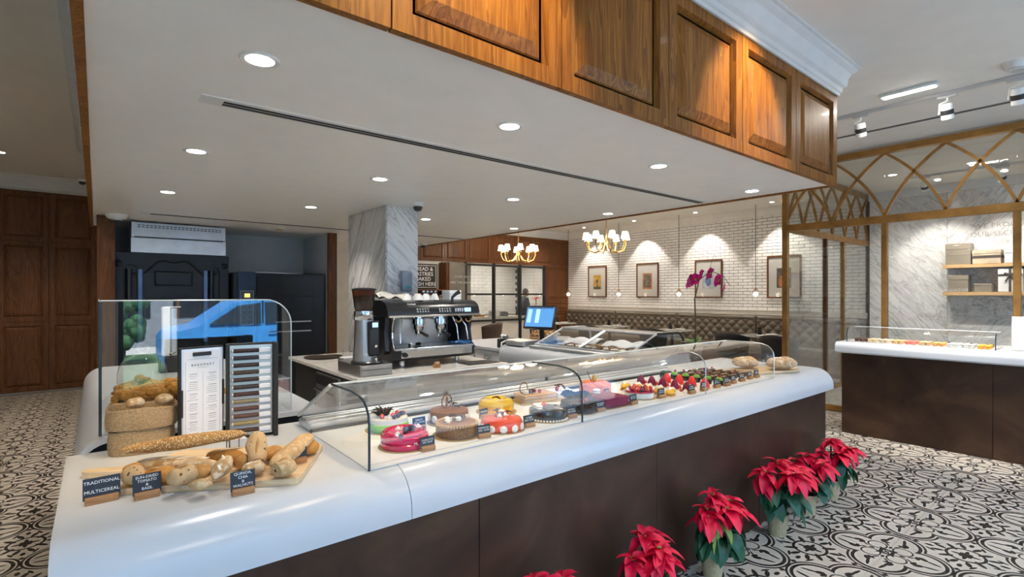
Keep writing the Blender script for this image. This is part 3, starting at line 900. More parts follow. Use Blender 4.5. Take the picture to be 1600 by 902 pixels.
# back counter with drawers (coffee)
bc = thing('back_counter', 'pale quartz back counter with dark cabinet carrying the coffee machine', 'counter', (0, 0, 0))
B().box(1.50, 2.93, 3.66, 4.62, 0.84, 0.872, bev=0.004).box(1.50, 2.175, 4.62, 5.42, 0.84, 0.872, bev=0.004).out('worktop', M['worktop'], bc)
B().box(1.56, 2.90, 3.72, 4.60, 0.0, 0.84).box(1.56, 2.17, 4.6, 5.38, 0.0, 0.84).out('cabinet', M['black_matt'], bc)
B().box(1.545, 1.562, 4.15, 4.72, 0.1, 0.80, bev=0.006).out('dishwasher_door', M['steel'], bc)
B().box(1.535, 1.548, 4.17, 4.70, 0.70, 0.79, bev=0.003).out('control_strip', M['black'], bc)
B().cyl((1.52, 4.22, 0.66), (1.52, 4.66, 0.66), 0.012).out('handle', M['chrome'], bc)
for k in range(3):
    B().box(1.60 + 0.44 * k, 2.03 + 0.44 * k, 3.705, 3.722, 0.12, 0.80, bev=0.004).out('cabinet_door', M['steel'], bc)
    B().box(1.64 + 0.44 * k, 1.99 + 0.44 * k, 3.69, 3.702, 0.74, 0.755, bev=0.003).out('handle', M['chrome'], bc)

# right side counter with drawers, case body
rc = thing('drawer_counter', 'white drawer counter beside the till with curved steel drawer pulls', 'counter', (0, 0, 0))
B().box(3.47, 4.35, 4.42, 5.60, 0.86, 0.895, bev=0.004).out('worktop', M['solid'], rc)
B().box(3.52, 4.32, 4.44, 5.58, 0.0, 0.86).out('cabinet', M['plastic_w'], rc)
for k in range(2):
    for z0, z1 in ((0.62, 0.85), (0.35, 0.60), (0.08, 0.33)):
        B().box(3.495, 3.52, 4.46 + 0.56 * k, 5.0 + 0.56 * k, z0, z1, bev=0.004).out('drawer', M['plastic_w'], rc)
        y0 = 4.73 + 0.56 * k
        B().tube([(3.494, y0 - 0.06, z1 - 0.06), (3.47, y0 - 0.045, z1 - 0.085), (3.465, y0, z1 - 0.105), (3.47, y0 + 0.045, z1 - 0.085), (3.494, y0 + 0.06, z1 - 0.06)], 0.006, 6).cyl((3.48, y0 - 0.06, z1 - 0.058), (3.48, y0 + 0.06, z1 - 0.058), 0.006, n=6).out('handle', M['chrome'], rc)

# chocolate counter in front of the boutique
cc = thing('chocolate_counter', 'white-topped bronze chocolate counter at the right in front of the boutique glass', 'counter', (0, 0, 0))
pc = [(7.05, 0.985)] + [(6.22 + 0.06 + 0.06 * math.cos(t), 0.985 - 0.06 + 0.06 * math.sin(t)) for t in [PI / 2 + PI / 2 * i / 8 for i in range(9)]] + [(6.22, 0.885), (6.235, 0.87), (7.05, 0.87)]
B().prism(pc, 'y', -1.6, 2.09).out('countertop', M['solid'], cc, ang=30)
for k in range(3):
    B().box(6.30, 6.33, 0.84 - 1.21 * k + 0.003, 2.05 - 1.21 * k, 0.0, 0.872, bev=0.002).out('front_panel', M['bronze'], cc)
B().box(6.332, 7.0, 2.02, 2.05, 0.0, 0.872, bev=0.002).out('end_panel', M['bronze'], cc)
B().box(6.98, 7.0, -1.55, 2.02, 0.0, 0.872).out('back_panel', M['black_matt'], cc)

# ================================================================ CAKE CASE ON THE COUNTER
PROF = [(1.62, 0.911), (1.62, 1.065), (1.627, 1.095), (1.642, 1.118), (1.666, 1.136), (1.71, 1.148), (1.77, 1.153), (1.97, 1.152)]
XS = (0.705, 1.735, 2.795, 3.69)
case = thing('cake_display_case', 'long curved-glass cake display case on the white counter', 'display case', (0, 0, 0))
def sheet(prof, xa, xb, th=0.006):
    b = B()
    n = len(prof)
    out_ = []
    for i, (y, z) in enumerate(prof):
        a_ = prof[max(i - 1, 0)]; c_ = prof[min(i + 1, n - 1)]
        ty, tz = c_[0] - a_[0], c_[1] - a_[1]; l = math.hypot(ty, tz)
        out_.append((y + tz / l * th, z - ty / l * th))
    return b.prism(prof + out_[::-1], 'x', xa, xb)
for xa, xb in zip(XS[:-1], XS[1:]):
    sheet(PROF, xa + 0.004, xb - 0.004).out('front_glass', M['glass'], case, ang=40)
endp = PROF + [(2.40, 0.953), (2.40, 0.911)]
for k, x in enumerate(XS):
    if k in (0, 3): B().prism(endp, 'x', x - 0.003, x + 0.003).out('end_pane', M['glass'], case, smooth=False)
    B().tube([(x, y, z) for y, z in PROF], 0.0045 if k < 2 else 0.003, 6).out('pane_edge', M['edge'] if k < 2 else M['steel'], case)
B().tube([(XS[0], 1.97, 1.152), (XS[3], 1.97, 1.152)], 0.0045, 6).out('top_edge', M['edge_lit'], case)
B().box(XS[0], XS[3], 1.625, 2.21, 0.9105, 0.9135).out('deck', plain('white_deck', (0.80, 0.80, 0.79), 0.3, var=0.01), case)
B().box(XS[0], XS[3], 1.665, 1.668, 0.9136, 0.9145).out('deck_groove', M['alu'], case)
# rear refrigerated rail: stepped white sill with dark gap, aluminium runners
B().box(XS[0], XS[3] - 0.35, 2.23, 2.40, 0.912, 0.945, bev=0.012, seg=3).out('rear_sill', M['solid'], case)
B().box(XS[0], XS[3] - 0.35, 2.213, 2.229, 0.912, 0.925).out('air_grille', M['black_matt'], case)
for y, z in ((2.25, 0.952), (2.29, 0.956), (2.33, 0.955)):
    B().box(XS[0], XS[3] - 0.35, y - 0.006, y + 0.006, z - 0.008, z + 0.004, bev=0.002).out('runner', M['alu'], case)
def slant(b, xa, xb, off=0.0):
    return b.prism([(1.985, 1.150 + off), (1.98, 1.142 + off), (2.375, 0.955 + off), (2.38, 0.963 + off)], 'x', xa, xb)
for k, (xa, xb) in enumerate(((0.72, 1.48), (1.46, 2.22), (2.20, 2.80), (2.78, 3.33))):
    slant(B(), xa, xb, 0.008 * (k % 2)).out('rear_door', M['glass'], case, smooth=False)
    B().prism([(2.37, 0.955), (2.395, 0.945), (2.395, 0.965), (2.37, 0.975)], 'x', xa, xb).out('door_rail', M['alu'], case)
B().cyl((XS[0], 1.985, 1.145), (XS[0], 2.385, 0.957), 0.008, n=8).out('end_frame', M['alu'], case)

# ---------------------------------------------------------------- pastry materials
def shiny(name, c, rough=0.15, coat=0.6, var=0.05): return plain(name, c, rough, 0, 0.5, coat, var, 10)
M['mirror_pink'] = shiny('pink_glaze', (0.62, 0.004, 0.085))
M['berry_dark'] = plain('blueberry', (0.03, 0.045, 0.09), 0.5)
M['berry_red'] = plain('raspberry', (0.40, 0.012, 0.05), 0.35, var=0.2, vs_=60)
M['cream'] = plain('cream', (0.85, 0.80, 0.70), 0.5)
M['choc'] = shiny('dark_chocolate', (0.022, 0.014, 0.014), 0.12)
M['choc_matt'] = plain('chocolate', (0.055, 0.026, 0.015), 0.5, bmp=0.15)
M['choc_milk'] = plain('milk_chocolate', (0.26, 0.105, 0.035), 0.55, bmp=0.1)
M['hazel'] = speck('hazelnut_coat', (0.17, 0.085, 0.035), (0.36, 0.22, 0.12), 190, base2=(0.24, 0.13, 0.06))
M['caramel'] = plain('caramel_cream', (0.50, 0.26, 0.10), 0.5, bmp=0.1)
M['mango'] = shiny('mango_glaze', (0.88, 0.42, 0.008))
M['mango_top'] = shiny('mango_top', (0.90, 0.56, 0.035))
M['coralglaze'] = shiny('coral_glaze', (0.82, 0.085, 0.030))
M['peach'] = plain('peach_velvet', (0.80, 0.23, 0.10), 0.7, bmp=0.2)
M['maroon'] = speck('maroon_velvet', (0.20, 0.010, 0.045), (0.30, 0.03, 0.08), 160, base2=(0.24, 0.015, 0.06))
M['redvelvet'] = plain('red_velvet', (0.78, 0.035, 0.02), 0.6, bmp=0.15)
M['lime'] = plain('lime_sponge', (0.33, 0.58, 0.03), 0.6, bmp=0.2)
M['pistachio'] = plain('pistachio_top', (0.18, 0.42, 0.03), 0.6, bmp=0.2)
M['pastry'] = speck('puff_pastry', (0.55, 0.30, 0.11), (0.70, 0.45, 0.20), 100, base2=(0.64, 0.38, 0.15))
M['strawberry'] = plain('strawberry', (0.62, 0.05, 0.035), 0.35, var=0.25, vs_=50)
M['kraft'] = plain('gold_card', (0.42, 0.30, 0.13), 0.4, 0.4)
M['gold_leaf'] = plain('gold_leaf', (0.75, 0.5, 0.12), 0.3, 0.8)
M['yellow_pas'] = shiny('lemon_glaze', (0.85, 0.44, 0.015), 0.25)
macaron_me = B().lathe([(0, 0), (0.016, 0.001), (0.0185, 0.006), (0.016, 0.010), (0.017, 0.012), (0.0185, 0.016), (0.014, 0.021), (0, 0.0225)], 16).mesh('macaron', M['cream'])
dot_me = B().lathe([(0, 0.007), (0.010, 0.0055), (0.0145, 0.001), (0.0145, -0.002), (0, -0.002)], 16).mesh('chocolate_button', M['cream'])
berry_me = B().ell((0, 0, 0.008), (0.009, 0.009, 0.0085), 10, 7).mesh('blueberry', M['berry_dark'])
rasp_me = B().ell((0, 0, 0.008), (0.008, 0.008, 0.009), 10, 7).mesh('raspberry', M['berry_red'])
cream_me = B().lathe([(0, 0), (0.011, 0), (0.012, 0.004), (0.008, 0.008), (0.008, 0.010), (0.004, 0.013), (0, 0.017)], 10).mesh('cream_rosette', M['cream'])
straw_me = B().lathe([(0, 0), (0.010, 0.004), (0.011, 0.010), (0.006, 0.019), (0, 0.024)], 10).mesh('strawberry', M['strawberry'])
leafch_me = B().grid(lambda u, v: ((u - 0.5) * 0.05, (v - 0.5) * 0.022 * math.sin(PI * min(max(u, 0.02), 0.98)), 0.008 * math.sin(PI * u) + 0.006 * (2 * v - 1) ** 2), 7, 4).mesh('chocolate_leaf', M['choc_matt'])
ringch_me = B().tube([(0.026 * math.cos(t), 0, 0.026 + 0.026 * math.sin(t)) for t in [2 * PI * i / 20 for i in range(21)]], 0.0022, 6).mesh('chocolate_ring', M['choc_milk'])
curl_me = B().tube([(0.018 * math.cos(t) * (0.4 + t / 9), 0.018 * math.sin(t) * (0.4 + t / 9), 0.002 * t) for t in [i * 0.7 for i in range(11)]], 0.003, 5).mesh('chocolate_curl', M['choc_matt'])
TOP = {'m': ('macaron', macaron_me), 'b': ('blueberry', berry_me), 'r': ('raspberry', rasp_me), 'c': ('cream_rosette', cream_me), 's': ('strawberry', straw_me), 'l': ('chocolate_leaf', leafch_me), 'o': ('chocolate_ring', ringch_me), 'k': ('chocolate_curl', curl_me)}
def top(p, s):
    for it in s:
        n, me = TOP[it[0]]
        inst(n, me, p, it[1:4], (0, 0, it[4] if len(it) > 4 else random.uniform(0, 6)), it[5] if len(it) > 5 else 1.0)
def cake(name, label, x, y, r, h, mat, prof=None, board=True, rz=0.0, z=0.9135):
    t = thing(name, label, 'cake', (x, y, z), rz)
    if board: B().lathe([(0, 0), (r * 1.16, 0), (r * 1.16, 0.003), (0, 0.003)], 8 if False else 32).out('cake_board', M['kraft'], t)
    b = B().lathe(prof or [(0, 0.003), (r * 0.985, 0.003), (r, 0.008), (r, h - 0.008), (r * 0.985, h - 0.002), (r * 0.95, h), (0, h)], 40)
    b.out('sponge', mat, t)
    return t
# charlotte, bright pink
t = cake('mousse_cake', 'glossy bright pink mousse cake with raised rim and berries, nearest in the case', 0.925, 1.795, 0.086, 0.055, M['mirror_pink'],
         [(0, 0.003), (0.088, 0.003), (0.090, 0.010), (0.090, 0.022), (0.086, 0.026), (0.0905, 0.032), (0.0905, 0.046), (0.084, 0.050), (0.083, 0.060), (0.078, 0.064), (0.070, 0.062), (0.066, 0.054), (0, 0.052)])
top(t, [('b', 0.0, -0.01, 0.052, 0, 1.5), ('b', 0.03, 0.0, 0.052, 0, 1.5), ('c', -0.045, -0.03, 0.054), ('c', -0.005, 0.045, 0.053), ('c', 0.062, 0.005, 0.06), ('b', 0.070, -0.028, 0.06, 0, 0.8), ('b', -0.05, -0.066, 0.052, 0, 1.0), ('r', 0.03, -0.075, 0.05, 0, 0.7)])
inst('lettering', text_mesh('lettering', 'ML', 0.014, M['chalk']), t, (0.0, -0.0915, 0.028), (PI / 2, 0, 0))
# lime cake with berries and dried flowers
t = cake('berry_cake', 'lime green cake with piled berries and dark chocolate shards behind the pink cake', 0.985, 2.06, 0.085, 0.035, M['lime'])
B().lathe([(0, 0.035), (0.080, 0.035), (0.080, 0.055), (0, 0.057)], 32).out('cream_layer', M['cream'], t)
for k in range(22):
    a_ = k * 2.4; rr = 0.012 * math.sqrt(k)
    inst('chocolate_leaf', leafch_me, t, (-0.02 + rr * math.cos(a_) * 0.8, 0.015 + rr * math.sin(a_) * 0.5, 0.062 + 0.004 * (k % 5)), (random.uniform(-1, 1), random.uniform(-1.3, -0.3), a_), 0.8)
top(t, [('s', -0.045, -0.03, 0.057), ('s', 0.0, -0.04, 0.057), ('c', -0.02, -0.05, 0.057), ('b', 0.02, -0.05, 0.057, 0, 1.2), ('b', 0.05, -0.02, 0.057, 0, 1.2), ('r', 0.066, -0.01, 0.057), ('s', 0.035, -0.01, 0.057), ('b', -0.005, -0.062, 0.057, 0, 1.0)])
# hazelnut cake
t = cake('hazelnut_cake', 'brown nut-coated cake with piped caramel border and walnut topping', 1.165, 1.795, 0.088, 0.05, M['hazel'])
B().lathe([(0, 0.05), (0.078, 0.05), (0.078, 0.056), (0, 0.057)], 32).out('caramel_top', M['choc_milk'], t)
b = B()
for k in range(44):
    a_ = 2 * PI * k / 44
    b.ell((0.083 * math.cos(a_), 0.083 * math.sin(a_), 0.053), (0.0075, 0.0045, 0.007), 6, 5, Matrix.Rotation(a_, 3, 'Z'))
b.out('piped_border', M['pastry'], t)
top(t, [('m', -0.03, 0.02, 0.057, 0, 0.9), ('k', 0.015, 0.03, 0.06), ('m', 0.0, -0.01, 0.062, 0, 0.7), ('l', 0.04, 0.0, 0.062), ('l', -0.01, 0.02, 0.07), ('b', 0.045, 0.03, 0.058), ('k', -0.01, 0.0, 0.066), ('m', -0.045, 0.0, 0.057, 0, 0.6)])
# tiramisu
t = cake('tiramisu_cake', 'cocoa brown cake ringed with white chocolate buttons and a chocolate hoop on top', 1.255, 2.0, 0.088, 0.06, M['choc_milk'])
for k in range(10):
    a_ = 2 * PI * k / 10 + 0.2
    inst('chocolate_button', dot_me, t, (0.089 * math.cos(a_), 0.089 * math.sin(a_), 0.028), (PI / 2, 0, a_ + PI / 2), 1.15)
top(t, [('o', 0.0, 0.02, 0.06, 0.2, 1.2), ('o', 0.006, 0.03, 0.06, 0.9, 1.0), ('l', 0.05, 0.03, 0.066), ('l', 0.03, 0.05, 0.072), ('k', 0.045, 0.0, 0.062)])
# mango cake
t = cake('mango_cake', 'shiny yellow and orange mango cake with a ring-shaped top', 1.55, 2.03, 0.088, 0.042, M['mango'])
B().lathe([(0, 0.052), (0.02, 0.052), (0.028, 0.060), (0.055, 0.070), (0.078, 0.062), (0.0885, 0.046), (0.0885, 0.040), (0, 0.040)], 40).out('mango_ring', M['mango_top'], t)
top(t, [('l', 0.0, 0.0, 0.062)])
inst('lettering', text_mesh('lettering', 'Mango', 0.012, M['chalk']), t, (-0.02, -0.062, 0.0705), (0.35, 0, 0))
# coral glaze
t = cake('lychee_cake', 'glossy coral red cake with white buttons around its foot and berries on top', 1.37, 1.755, 0.088, 0.052, M['coralglaze'],
         [(0, 0.003), (0.088, 0.003), (0.092, 0.012), (0.091, 0.035), (0.082, 0.050), (0.06, 0.056), (0, 0.057)])
for k in range(11):
    a_ = 2 * PI * k / 11 - PI / 2
    inst('chocolate_button', dot_me, t, (0.092 * math.cos(a_), 0.092 * math.sin(a_), 0.018), (PI / 2, 0, a_ + PI / 2), 1.1)
top(t, [('r', -0.03, 0.0, 0.056), ('b', -0.012, 0.012, 0.056), ('r', -0.015, -0.015, 0.056), ('c', -0.02, -0.012, 0.058), ('c', 0.012, -0.008, 0.057), ('r', 0.03, 0.01, 0.056), ('m', 0.03, 0.035, 0.055, 0, 0.8), ('l', 0.05, 0.015, 0.056), ('b', 0.0, 0.0, 0.058), ('l', -0.02, 0.02, 0.07), ('l', 0.0, 0.025, 0.072)])
# chocolate glaze
t = cake('chocolate_cake', 'glossy dark chocolate cake with macaron halves and nut crumbs at its foot', 1.655, 1.765, 0.090, 0.05, M['choc'])
b = B()
for k in range(40):
    a_ = 2 * PI * k / 40
    b.ell((0.092 * math.cos(a_), 0.092 * math.sin(a_), 0.007), (0.006, 0.006, 0.005), 6, 4)
b.out('nut_crumbs', M['cream'], t)
top(t, [('m', -0.045, 0.03, 0.05, 0, 1.0), ('m', -0.055, 0.0, 0.05, 0, 0.9), ('s', -0.01, 0.02, 0.05, 0, 1.2), ('m', -0.005, 0.04, 0.05, 0, 0.8)])
# mille feuille
t = thing('mille_feuille', 'rectangular layered pastry slab with chocolate hoop and berries', 'cake', (1.875, 2.10, 0.9135), -0.15)
for k in range(3):
    B().box(-0.105, 0.105, -0.06, 0.06, 0.004 + 0.016 * k, 0.012 + 0.016 * k, bev=0.002).out('pastry_layer', M['pastry'], t)
    if k < 2: B().box(-0.10, 0.10, -0.056, 0.056, 0.012 + 0.016 * k, 0.020 + 0.016 * k, bev=0.002).out('cream_layer', M['cream'], t)
B().box(-0.13, 0.13, -0.08, 0.08, 0, 0.004).out('cake_board', M['kraft'], t)
top(t, [('o', -0.07, 0.01, 0.044, 0.3, 1.2), ('m', -0.068, -0.01, 0.046, 0, 0.9), ('r', 0.0, 0.01, 0.044, 0, 1.2), ('r', 0.02, -0.01, 0.044, 0, 1.2), ('l', -0.03, -0.01, 0.046), ('l', -0.02, 0.01, 0.05), ('b', -0.04, 0.0, 0.044)])
# square white cake
t = thing('slab_cake', 'small pale square cake with dark berries and cream rosettes', 'cake', (2.07, 2.10, 0.9135), -0.1)
B().box(-0.075, 0.075, -0.07, 0.07, 0.003, 0.028, bev=0.003).out('sponge', M['cream'], t)
B().box(-0.075, 0.075, -0.07, 0.07, 0.028, 0.036, bev=0.002).out('icing', M['plastic_w'], t)
B().box(-0.09, 0.09, -0.085, 0.085, 0, 0.003).out('cake_board', M['kraft'], t)
top(t, [('r', -0.03, 0.0, 0.036, 0, 1.3), ('r', -0.015, 0.015, 0.036, 0, 1.3), ('c', 0.0, -0.01, 0.036, 0, 1.2), ('b', 0.025, 0.005, 0.036, 0, 1.2), ('l', 0.0, 0.01, 0.055), ('l', -0.02, 0.01, 0.055), ('r', -0.04, -0.015, 0.036, 0, 1.2), ('c', 0.03, -0.02, 0.036)])
# ruffled chocolate
t = cake('ruffle_cake', 'dark chocolate cake wrapped in ruffled chocolate fans with red berries', 1.875, 1.775, 0.080, 0.055, M['choc_matt'])
def fan(parent, loc, rot, sc=1.0):
    def f(u, v):
        a_ = (u - 0.5) * 2.4
        rr = 0.006 + 0.04 * v
        return (rr * math.sin(a_), 0.006 * v * math.sin(u * 40), rr * math.cos(a_))
    return B().grid(f, 33, 4).out('chocolate_fan', M['choc_matt'], parent, loc, rot)
for k in range(9):
    a_ = 2 * PI * k / 9
    fan(t, (0.078 * math.cos(a_), 0.078 * math.sin(a_), 0.008), (0.15, 0, a_ + PI / 2))
for k in range(7):
    a_ = k * 2.4; rr = 0.018 * math.sqrt(k)
    fan(t, (rr * math.cos(a_), 0.02 + rr * math.sin(a_), 0.055), (random.uniform(-0.5, 0.5), 0, a_))
top(t, [('r', -0.03, -0.05, 0.055, 0, 1.2), ('r', -0.01, -0.055, 0.055, 0, 1.2), ('r', 0.01, -0.045, 0.055, 0, 1.2), ('b', 0.045, -0.03, 0.055, 0, 1.3), ('b', 0.055, -0.045, 0.055)])
# maroon square
t = thing('velvet_slab_cake', 'square maroon velvet cake with one white disc on top', 'cake', (2.10, 1.79, 0.9135), -0.05)
B().box(-0.085, 0.085, -0.085, 0.085, 0.003, 0.052, bev=0.004, seg=2).out('sponge', M['maroon'], t)
B().box(-0.10, 0.10, -0.10, 0.10, 0, 0.003).out('cake_board', M['kraft'], t)
top(t, [('m', -0.02, 0.05, 0.052, 0, 1.2)])
# coral velvet flower
t = thing('peach_velvet_cake', 'coral velvet petal-shaped cake with a gold-dusted chocolate egg on top', 'cake', (2.33, 2.07, 0.9135))
b = B()
b.lathe([(0, 0.003), (0.095, 0.003), (0.097, 0.02), (0.09, 0.045), (0.06, 0.055), (0, 0.05)], 32)
for k in range(6):
    a_ = 2 * PI * k / 6
    b.ell((0.055 * math.cos(a_), 0.055 * math.sin(a_), 0.045), (0.04, 0.032, 0.022), 12, 8, Matrix.Rotation(a_, 3, 'Z'))
b.out('sponge', M['peach'], t)
B().ell((-0.03, -0.02, 0.085), (0.016, 0.014, 0.022), 12, 8).out('chocolate_egg', M['gold_leaf'], t)
B().tube([(-0.03, 0, 0.06), (-0.05, 0.02, 0.125)], 0.002, 5).out('chocolate_stick', M['choc_matt'], t)
# fruit tart
t = cake('fruit_tart', 'round pale fruit tart topped with strawberries and mixed berries', 2.40, 1.80, 0.082, 0.035, M['cream'])
B().lathe([(0.082, 0.034), (0.086, 0.037), (0.082, 0.041), (0, 0.039)], 32).out('jelly', M['berry_red'], t)
for k in range(26):
    a_ = k * 2.4; rr = 0.0145 * math.sqrt(k)
    top(t, [('srbscr'[k % 6], rr * math.cos(a_), rr * math.sin(a_), 0.039, a_, 1.15)])
# individual pastries in columns
G = 'individual pastries in the cake case'
yb_ = B().ell((0, 0, 0.019), (0.047, 0.024, 0.018), 14, 8)
yel = yb_.mesh('glazed_dome', M['yellow_pas'])
ybase = B().lathe([(0, 0), (0.044, 0), (0.046, 0.006), (0.044, 0.008), (0, 0.008)], 18, sy=0.58).mesh('biscuit_base', M['pastry'])
POS_ = ['rearmost', 'second from the rear', 'middle', 'second from the front', 'frontmost']
for k, (x, y) in enumerate(((2.53, 2.0), (2.555, 1.935), (2.56, 1.86), (2.565, 1.785), (2.57, 1.71))):
    t = thing('lemon_pastry', 'oval yellow glazed pastry in the cake case, %s of its line' % POS_[k], 'pastry', (x, y, 0.9135), 0.15, 'oval yellow pastries')
    inst('biscuit_base', ybase, t); inst('glazed_dome', yel, t, (0, 0, 0.003))
    top(t, [('c', -0.015 + 0.006 * (k % 3), 0.004, 0.036, 0, 1.2), ('c', 0.014, 0.002, 0.036, 0, 0.9)] + ([('r', 0.0, 0.006, 0.037, 0, 0.7)] if k < 3 else []))
def cone_dome(nm, mat, r, h): return B().lathe([(0, 0.006), (r, 0.006), (r * 1.03, 0.014), (r * 0.86, h * 0.55), (r * 0.5, h * 0.85), (r * 0.2, h * 0.97), (0, h)], 18).mesh(nm, mat)
pd = cone_dome('purple_dome', M['maroon'], 0.026, 0.062); rd = cone_dome('red_dome', M['redvelvet'], 0.028, 0.066)
sq = B().lathe([(0, 0), (0.030, 0), (0.031, 0.006), (0, 0.006)], 18).mesh('biscuit_base', M['pastry'])
for k, (x, y) in enumerate(((2.75, 2.05), (2.77, 1.98), (2.77, 1.90), (2.765, 1.81), (2.755, 1.72))):
    t = thing('berry_dome', 'purple velvet dome pastry with strawberry and cream, %s of its line' % POS_[k], 'pastry', (x, y, 0.9135), 0, 'purple domes')
    inst('biscuit_base', sq, t); inst('purple_dome', pd, t)
    top(t, [('s', 0.036, -0.012, 0.0, 0, 1.1), ('c', -0.034, -0.012, 0.0, 0, 1.4), ('s', -0.03, 0.02, 0.0, 0, 0.9)])
for k, (x, y) in enumerate(((2.935, 1.98), (2.94, 1.89), (2.94, 1.80), (2.94, 1.71))):
    t = thing('red_velvet_dome', 'bright red velvet dome pastry, %s from the glass front' % ['fourth', 'third', 'second', 'first'][k], 'pastry', (x, y, 0.9135), 0, 'red domes')
    inst('biscuit_base', sq, t); inst('red_dome', rd, t)
    top(t, [('c', -0.036, -0.008, 0.0, 0, 1.3)])
gp_me = B().lathe([(0, 0), (0.026, 0), (0.028, 0.02), (0.026, 0.032), (0, 0.032)], 16).mesh('chocolate_cup', M['choc'])
gt_me = B().lathe([(0, 0.032), (0.024, 0.032), (0.022, 0.042), (0.01, 0.05), (0, 0.052)], 12).mesh('pistachio_cap', M['pistachio'])
gd_me = B().lathe([(0, 0.032), (0.024, 0.032), (0.022, 0.042), (0.01, 0.05), (0, 0.052)], 12).mesh('leaf_cap', M['green_leaf'])
for k, (x, y) in enumerate(((3.09, 2.11), (3.10, 2.03), (3.105, 1.95), (3.11, 1.87), (3.11, 1.79), (3.11, 1.71))):
    t = thing('pistachio_cup', 'dark chocolate cup with green pistachio cap, %s from the rear of its line' % ORD[k], 'pastry', (x, y, 0.9135), 0, 'pistachio cups')
    inst('chocolate_cup', gp_me, t); inst('pistachio_cap', gt_me if k else gd_me, t)
    if k % 2: top(t, [('r', 0.01, 0.0, 0.048)])
ec_me = B().box(-0.05, 0.05, -0.017, 0.017, 0, 0.03, bev=0.008, seg=2).mesh('sponge', M['choc_matt'])
for c_, x in enumerate((3.27, 3.41, 3.55)):
    for k, y in enumerate((2.08, 2.02, 1.96, 1.90, 1.84, 1.78)):
        t = thing('chocolate_eclair', 'chocolate finger pastry, %s from the rear in the %s column from the left' % (ORD[k], ORD[c_]), 'pastry', (x, y, 0.9135), 0, 'chocolate finger pastries')
        inst('sponge', ec_me, t)
        b = B()
        for q in range(7): b.ell((-0.04 + 0.0135 * q, random.uniform(-0.008, 0.008), 0.031), (0.006, 0.005, 0.004), 6, 4)
        b.out('nuts', M['pastry'] if (k + c_) % 3 else M['kraft'], t)
        if (k + c_) % 3 == 0: top(t, [('r', 0.02, 0, 0.03, 0, 0.9)])

# ================================================================ SIGNS
def sign(x, y, z, w, h, txt, label, rz=0.0, fs=0.016, lean=0.12, wood_h=0.02, group='slate name signs'):
    t = thing('price_sign', label, 'sign', (x, y, z), rz, group)
    B().box(-w * 0.45, w * 0.45, -0.012, 0.012, 0, wood_h, bev=0.0012).out('wooden_base', M['sign_wood'], t)
    bd = B().box(-w / 2, w / 2, -0.0015, 0.0015, 0, h, bev=0.0005).out('slate_board', M['slate'], t, (0, 0, wood_h * 0.55), (-lean, 0, 0))
    inst('lettering', text_mesh('lettering', txt, fs, M['chalk'], extr=0.0003, line=1.0), bd, (0, -0.0022, h / 2 + wood_h * 0.22), (PI / 2, 0, 0))
    return t
SG = [(0.962, 1.684, 'CHARLOTTE\nAED 185.00', 'slate price sign reading CHARLOTTE in front of the pink cake'),
      (1.085, 1.97, 'KIRSCH\nAED 195.00', 'slate price sign beside the lime green berry cake'),
      (1.226, 1.689, 'GIANDUJA\nAED 195.00', 'slate price sign in front of the nut-coated cake'),
      (1.481, 1.700, 'LYCHEE\nAED 175.00', 'slate price sign reading LYCHEE between the coral and dark chocolate cakes'),
      (1.742, 1.695, 'MATILDA\nAED 190.00', 'slate price sign right of the dark chocolate cake'),
      (1.950, 1.700, 'BLACK FOREST\nAED 180.00', 'slate price sign in front of the ruffled chocolate cake'),
      (2.215, 1.700, 'RED VELVET\nAED 175.00', 'slate price sign right of the maroon velvet cake'),
      (2.475, 1.705, 'CITRON\nAED 26.00', 'slate price sign before the oval yellow pastries'),
      (2.72, 1.665, 'CASSIS\nAED 28.00', 'slate price sign before the purple domes'),
      (2.86, 1.670, 'FRAISE\nAED 28.00', 'slate price sign between the purple and red domes'),
      (3.02, 1.675, 'ROYAL\nAED 26.00', 'slate price sign right of the red domes'),
      (3.125, 1.665, 'PISTACHE\nAED 26.00', 'slate price sign before the pistachio cups'),
      (3.245, 1.685, 'OPERA\nAED 26.00', 'slate price sign before the first column of finger pastries'),
      (3.37, 1.690, 'NOISETTE\nAED 26.00', 'slate price sign before the second column of finger pastries'),
      (3.50, 1.700, 'ECLAIR\nAED 24.00', 'slate price sign before the third column of finger pastries'),
      (3.60, 1.700, 'CAFE\nAED 24.00', 'rightmost slate price sign near the end glass of the cake case')]
for k, (x, y, s, lb) in enumerate(SG):
    sign(x, y, 0.9135, 0.062, 0.042, s, lb, 0.05 * math.sin(k * 2.3) - 0.02, 0.0105 if len(s) < 20 else 0.0085, group='slate price signs in the cake case')
sign(1.42, 1.955, 0.9135, 0.05, 0.035, 'TIRAMISU', 'small slate sign standing between the coral cake and the mango cake', 0.1, 0.010, group='slate price signs in the cake case')
sign(2.26, 1.92, 0.9135, 0.05, 0.035, 'PECHE', 'small slate sign in front of the coral velvet cake', 0.1, 0.012, group='slate price signs in the cake case')
sign(0.012, 1.859, 0.91, 0.084, 0.060, 'TRADITIONAL\n\nMULTICEREAL', 'slate sign reading TRADITIONAL MULTICEREAL on the counter by the bread board', 0.05, 0.0125)
sign(0.114, 1.816, 0.91, 0.068, 0.058, 'SUN-DRIED\nTOMATO\n&\nBASIL', 'slate sign reading SUN-DRIED TOMATO & BASIL', 0.05, 0.0108)
sign(0.336, 1.672, 0.91, 0.066, 0.056, 'QUINOA,\nCHIA\n&\nWALNUTS', 'slate sign reading QUINOA CHIA & WALNUTS in front of the bread board', 0.0, 0.0112)
sign(0.522, 1.792, 0.93, 0.070, 0.040, 'Rolls', 'slate sign standing among the rolls at the right end of the bread board', 0.0, 0.018)

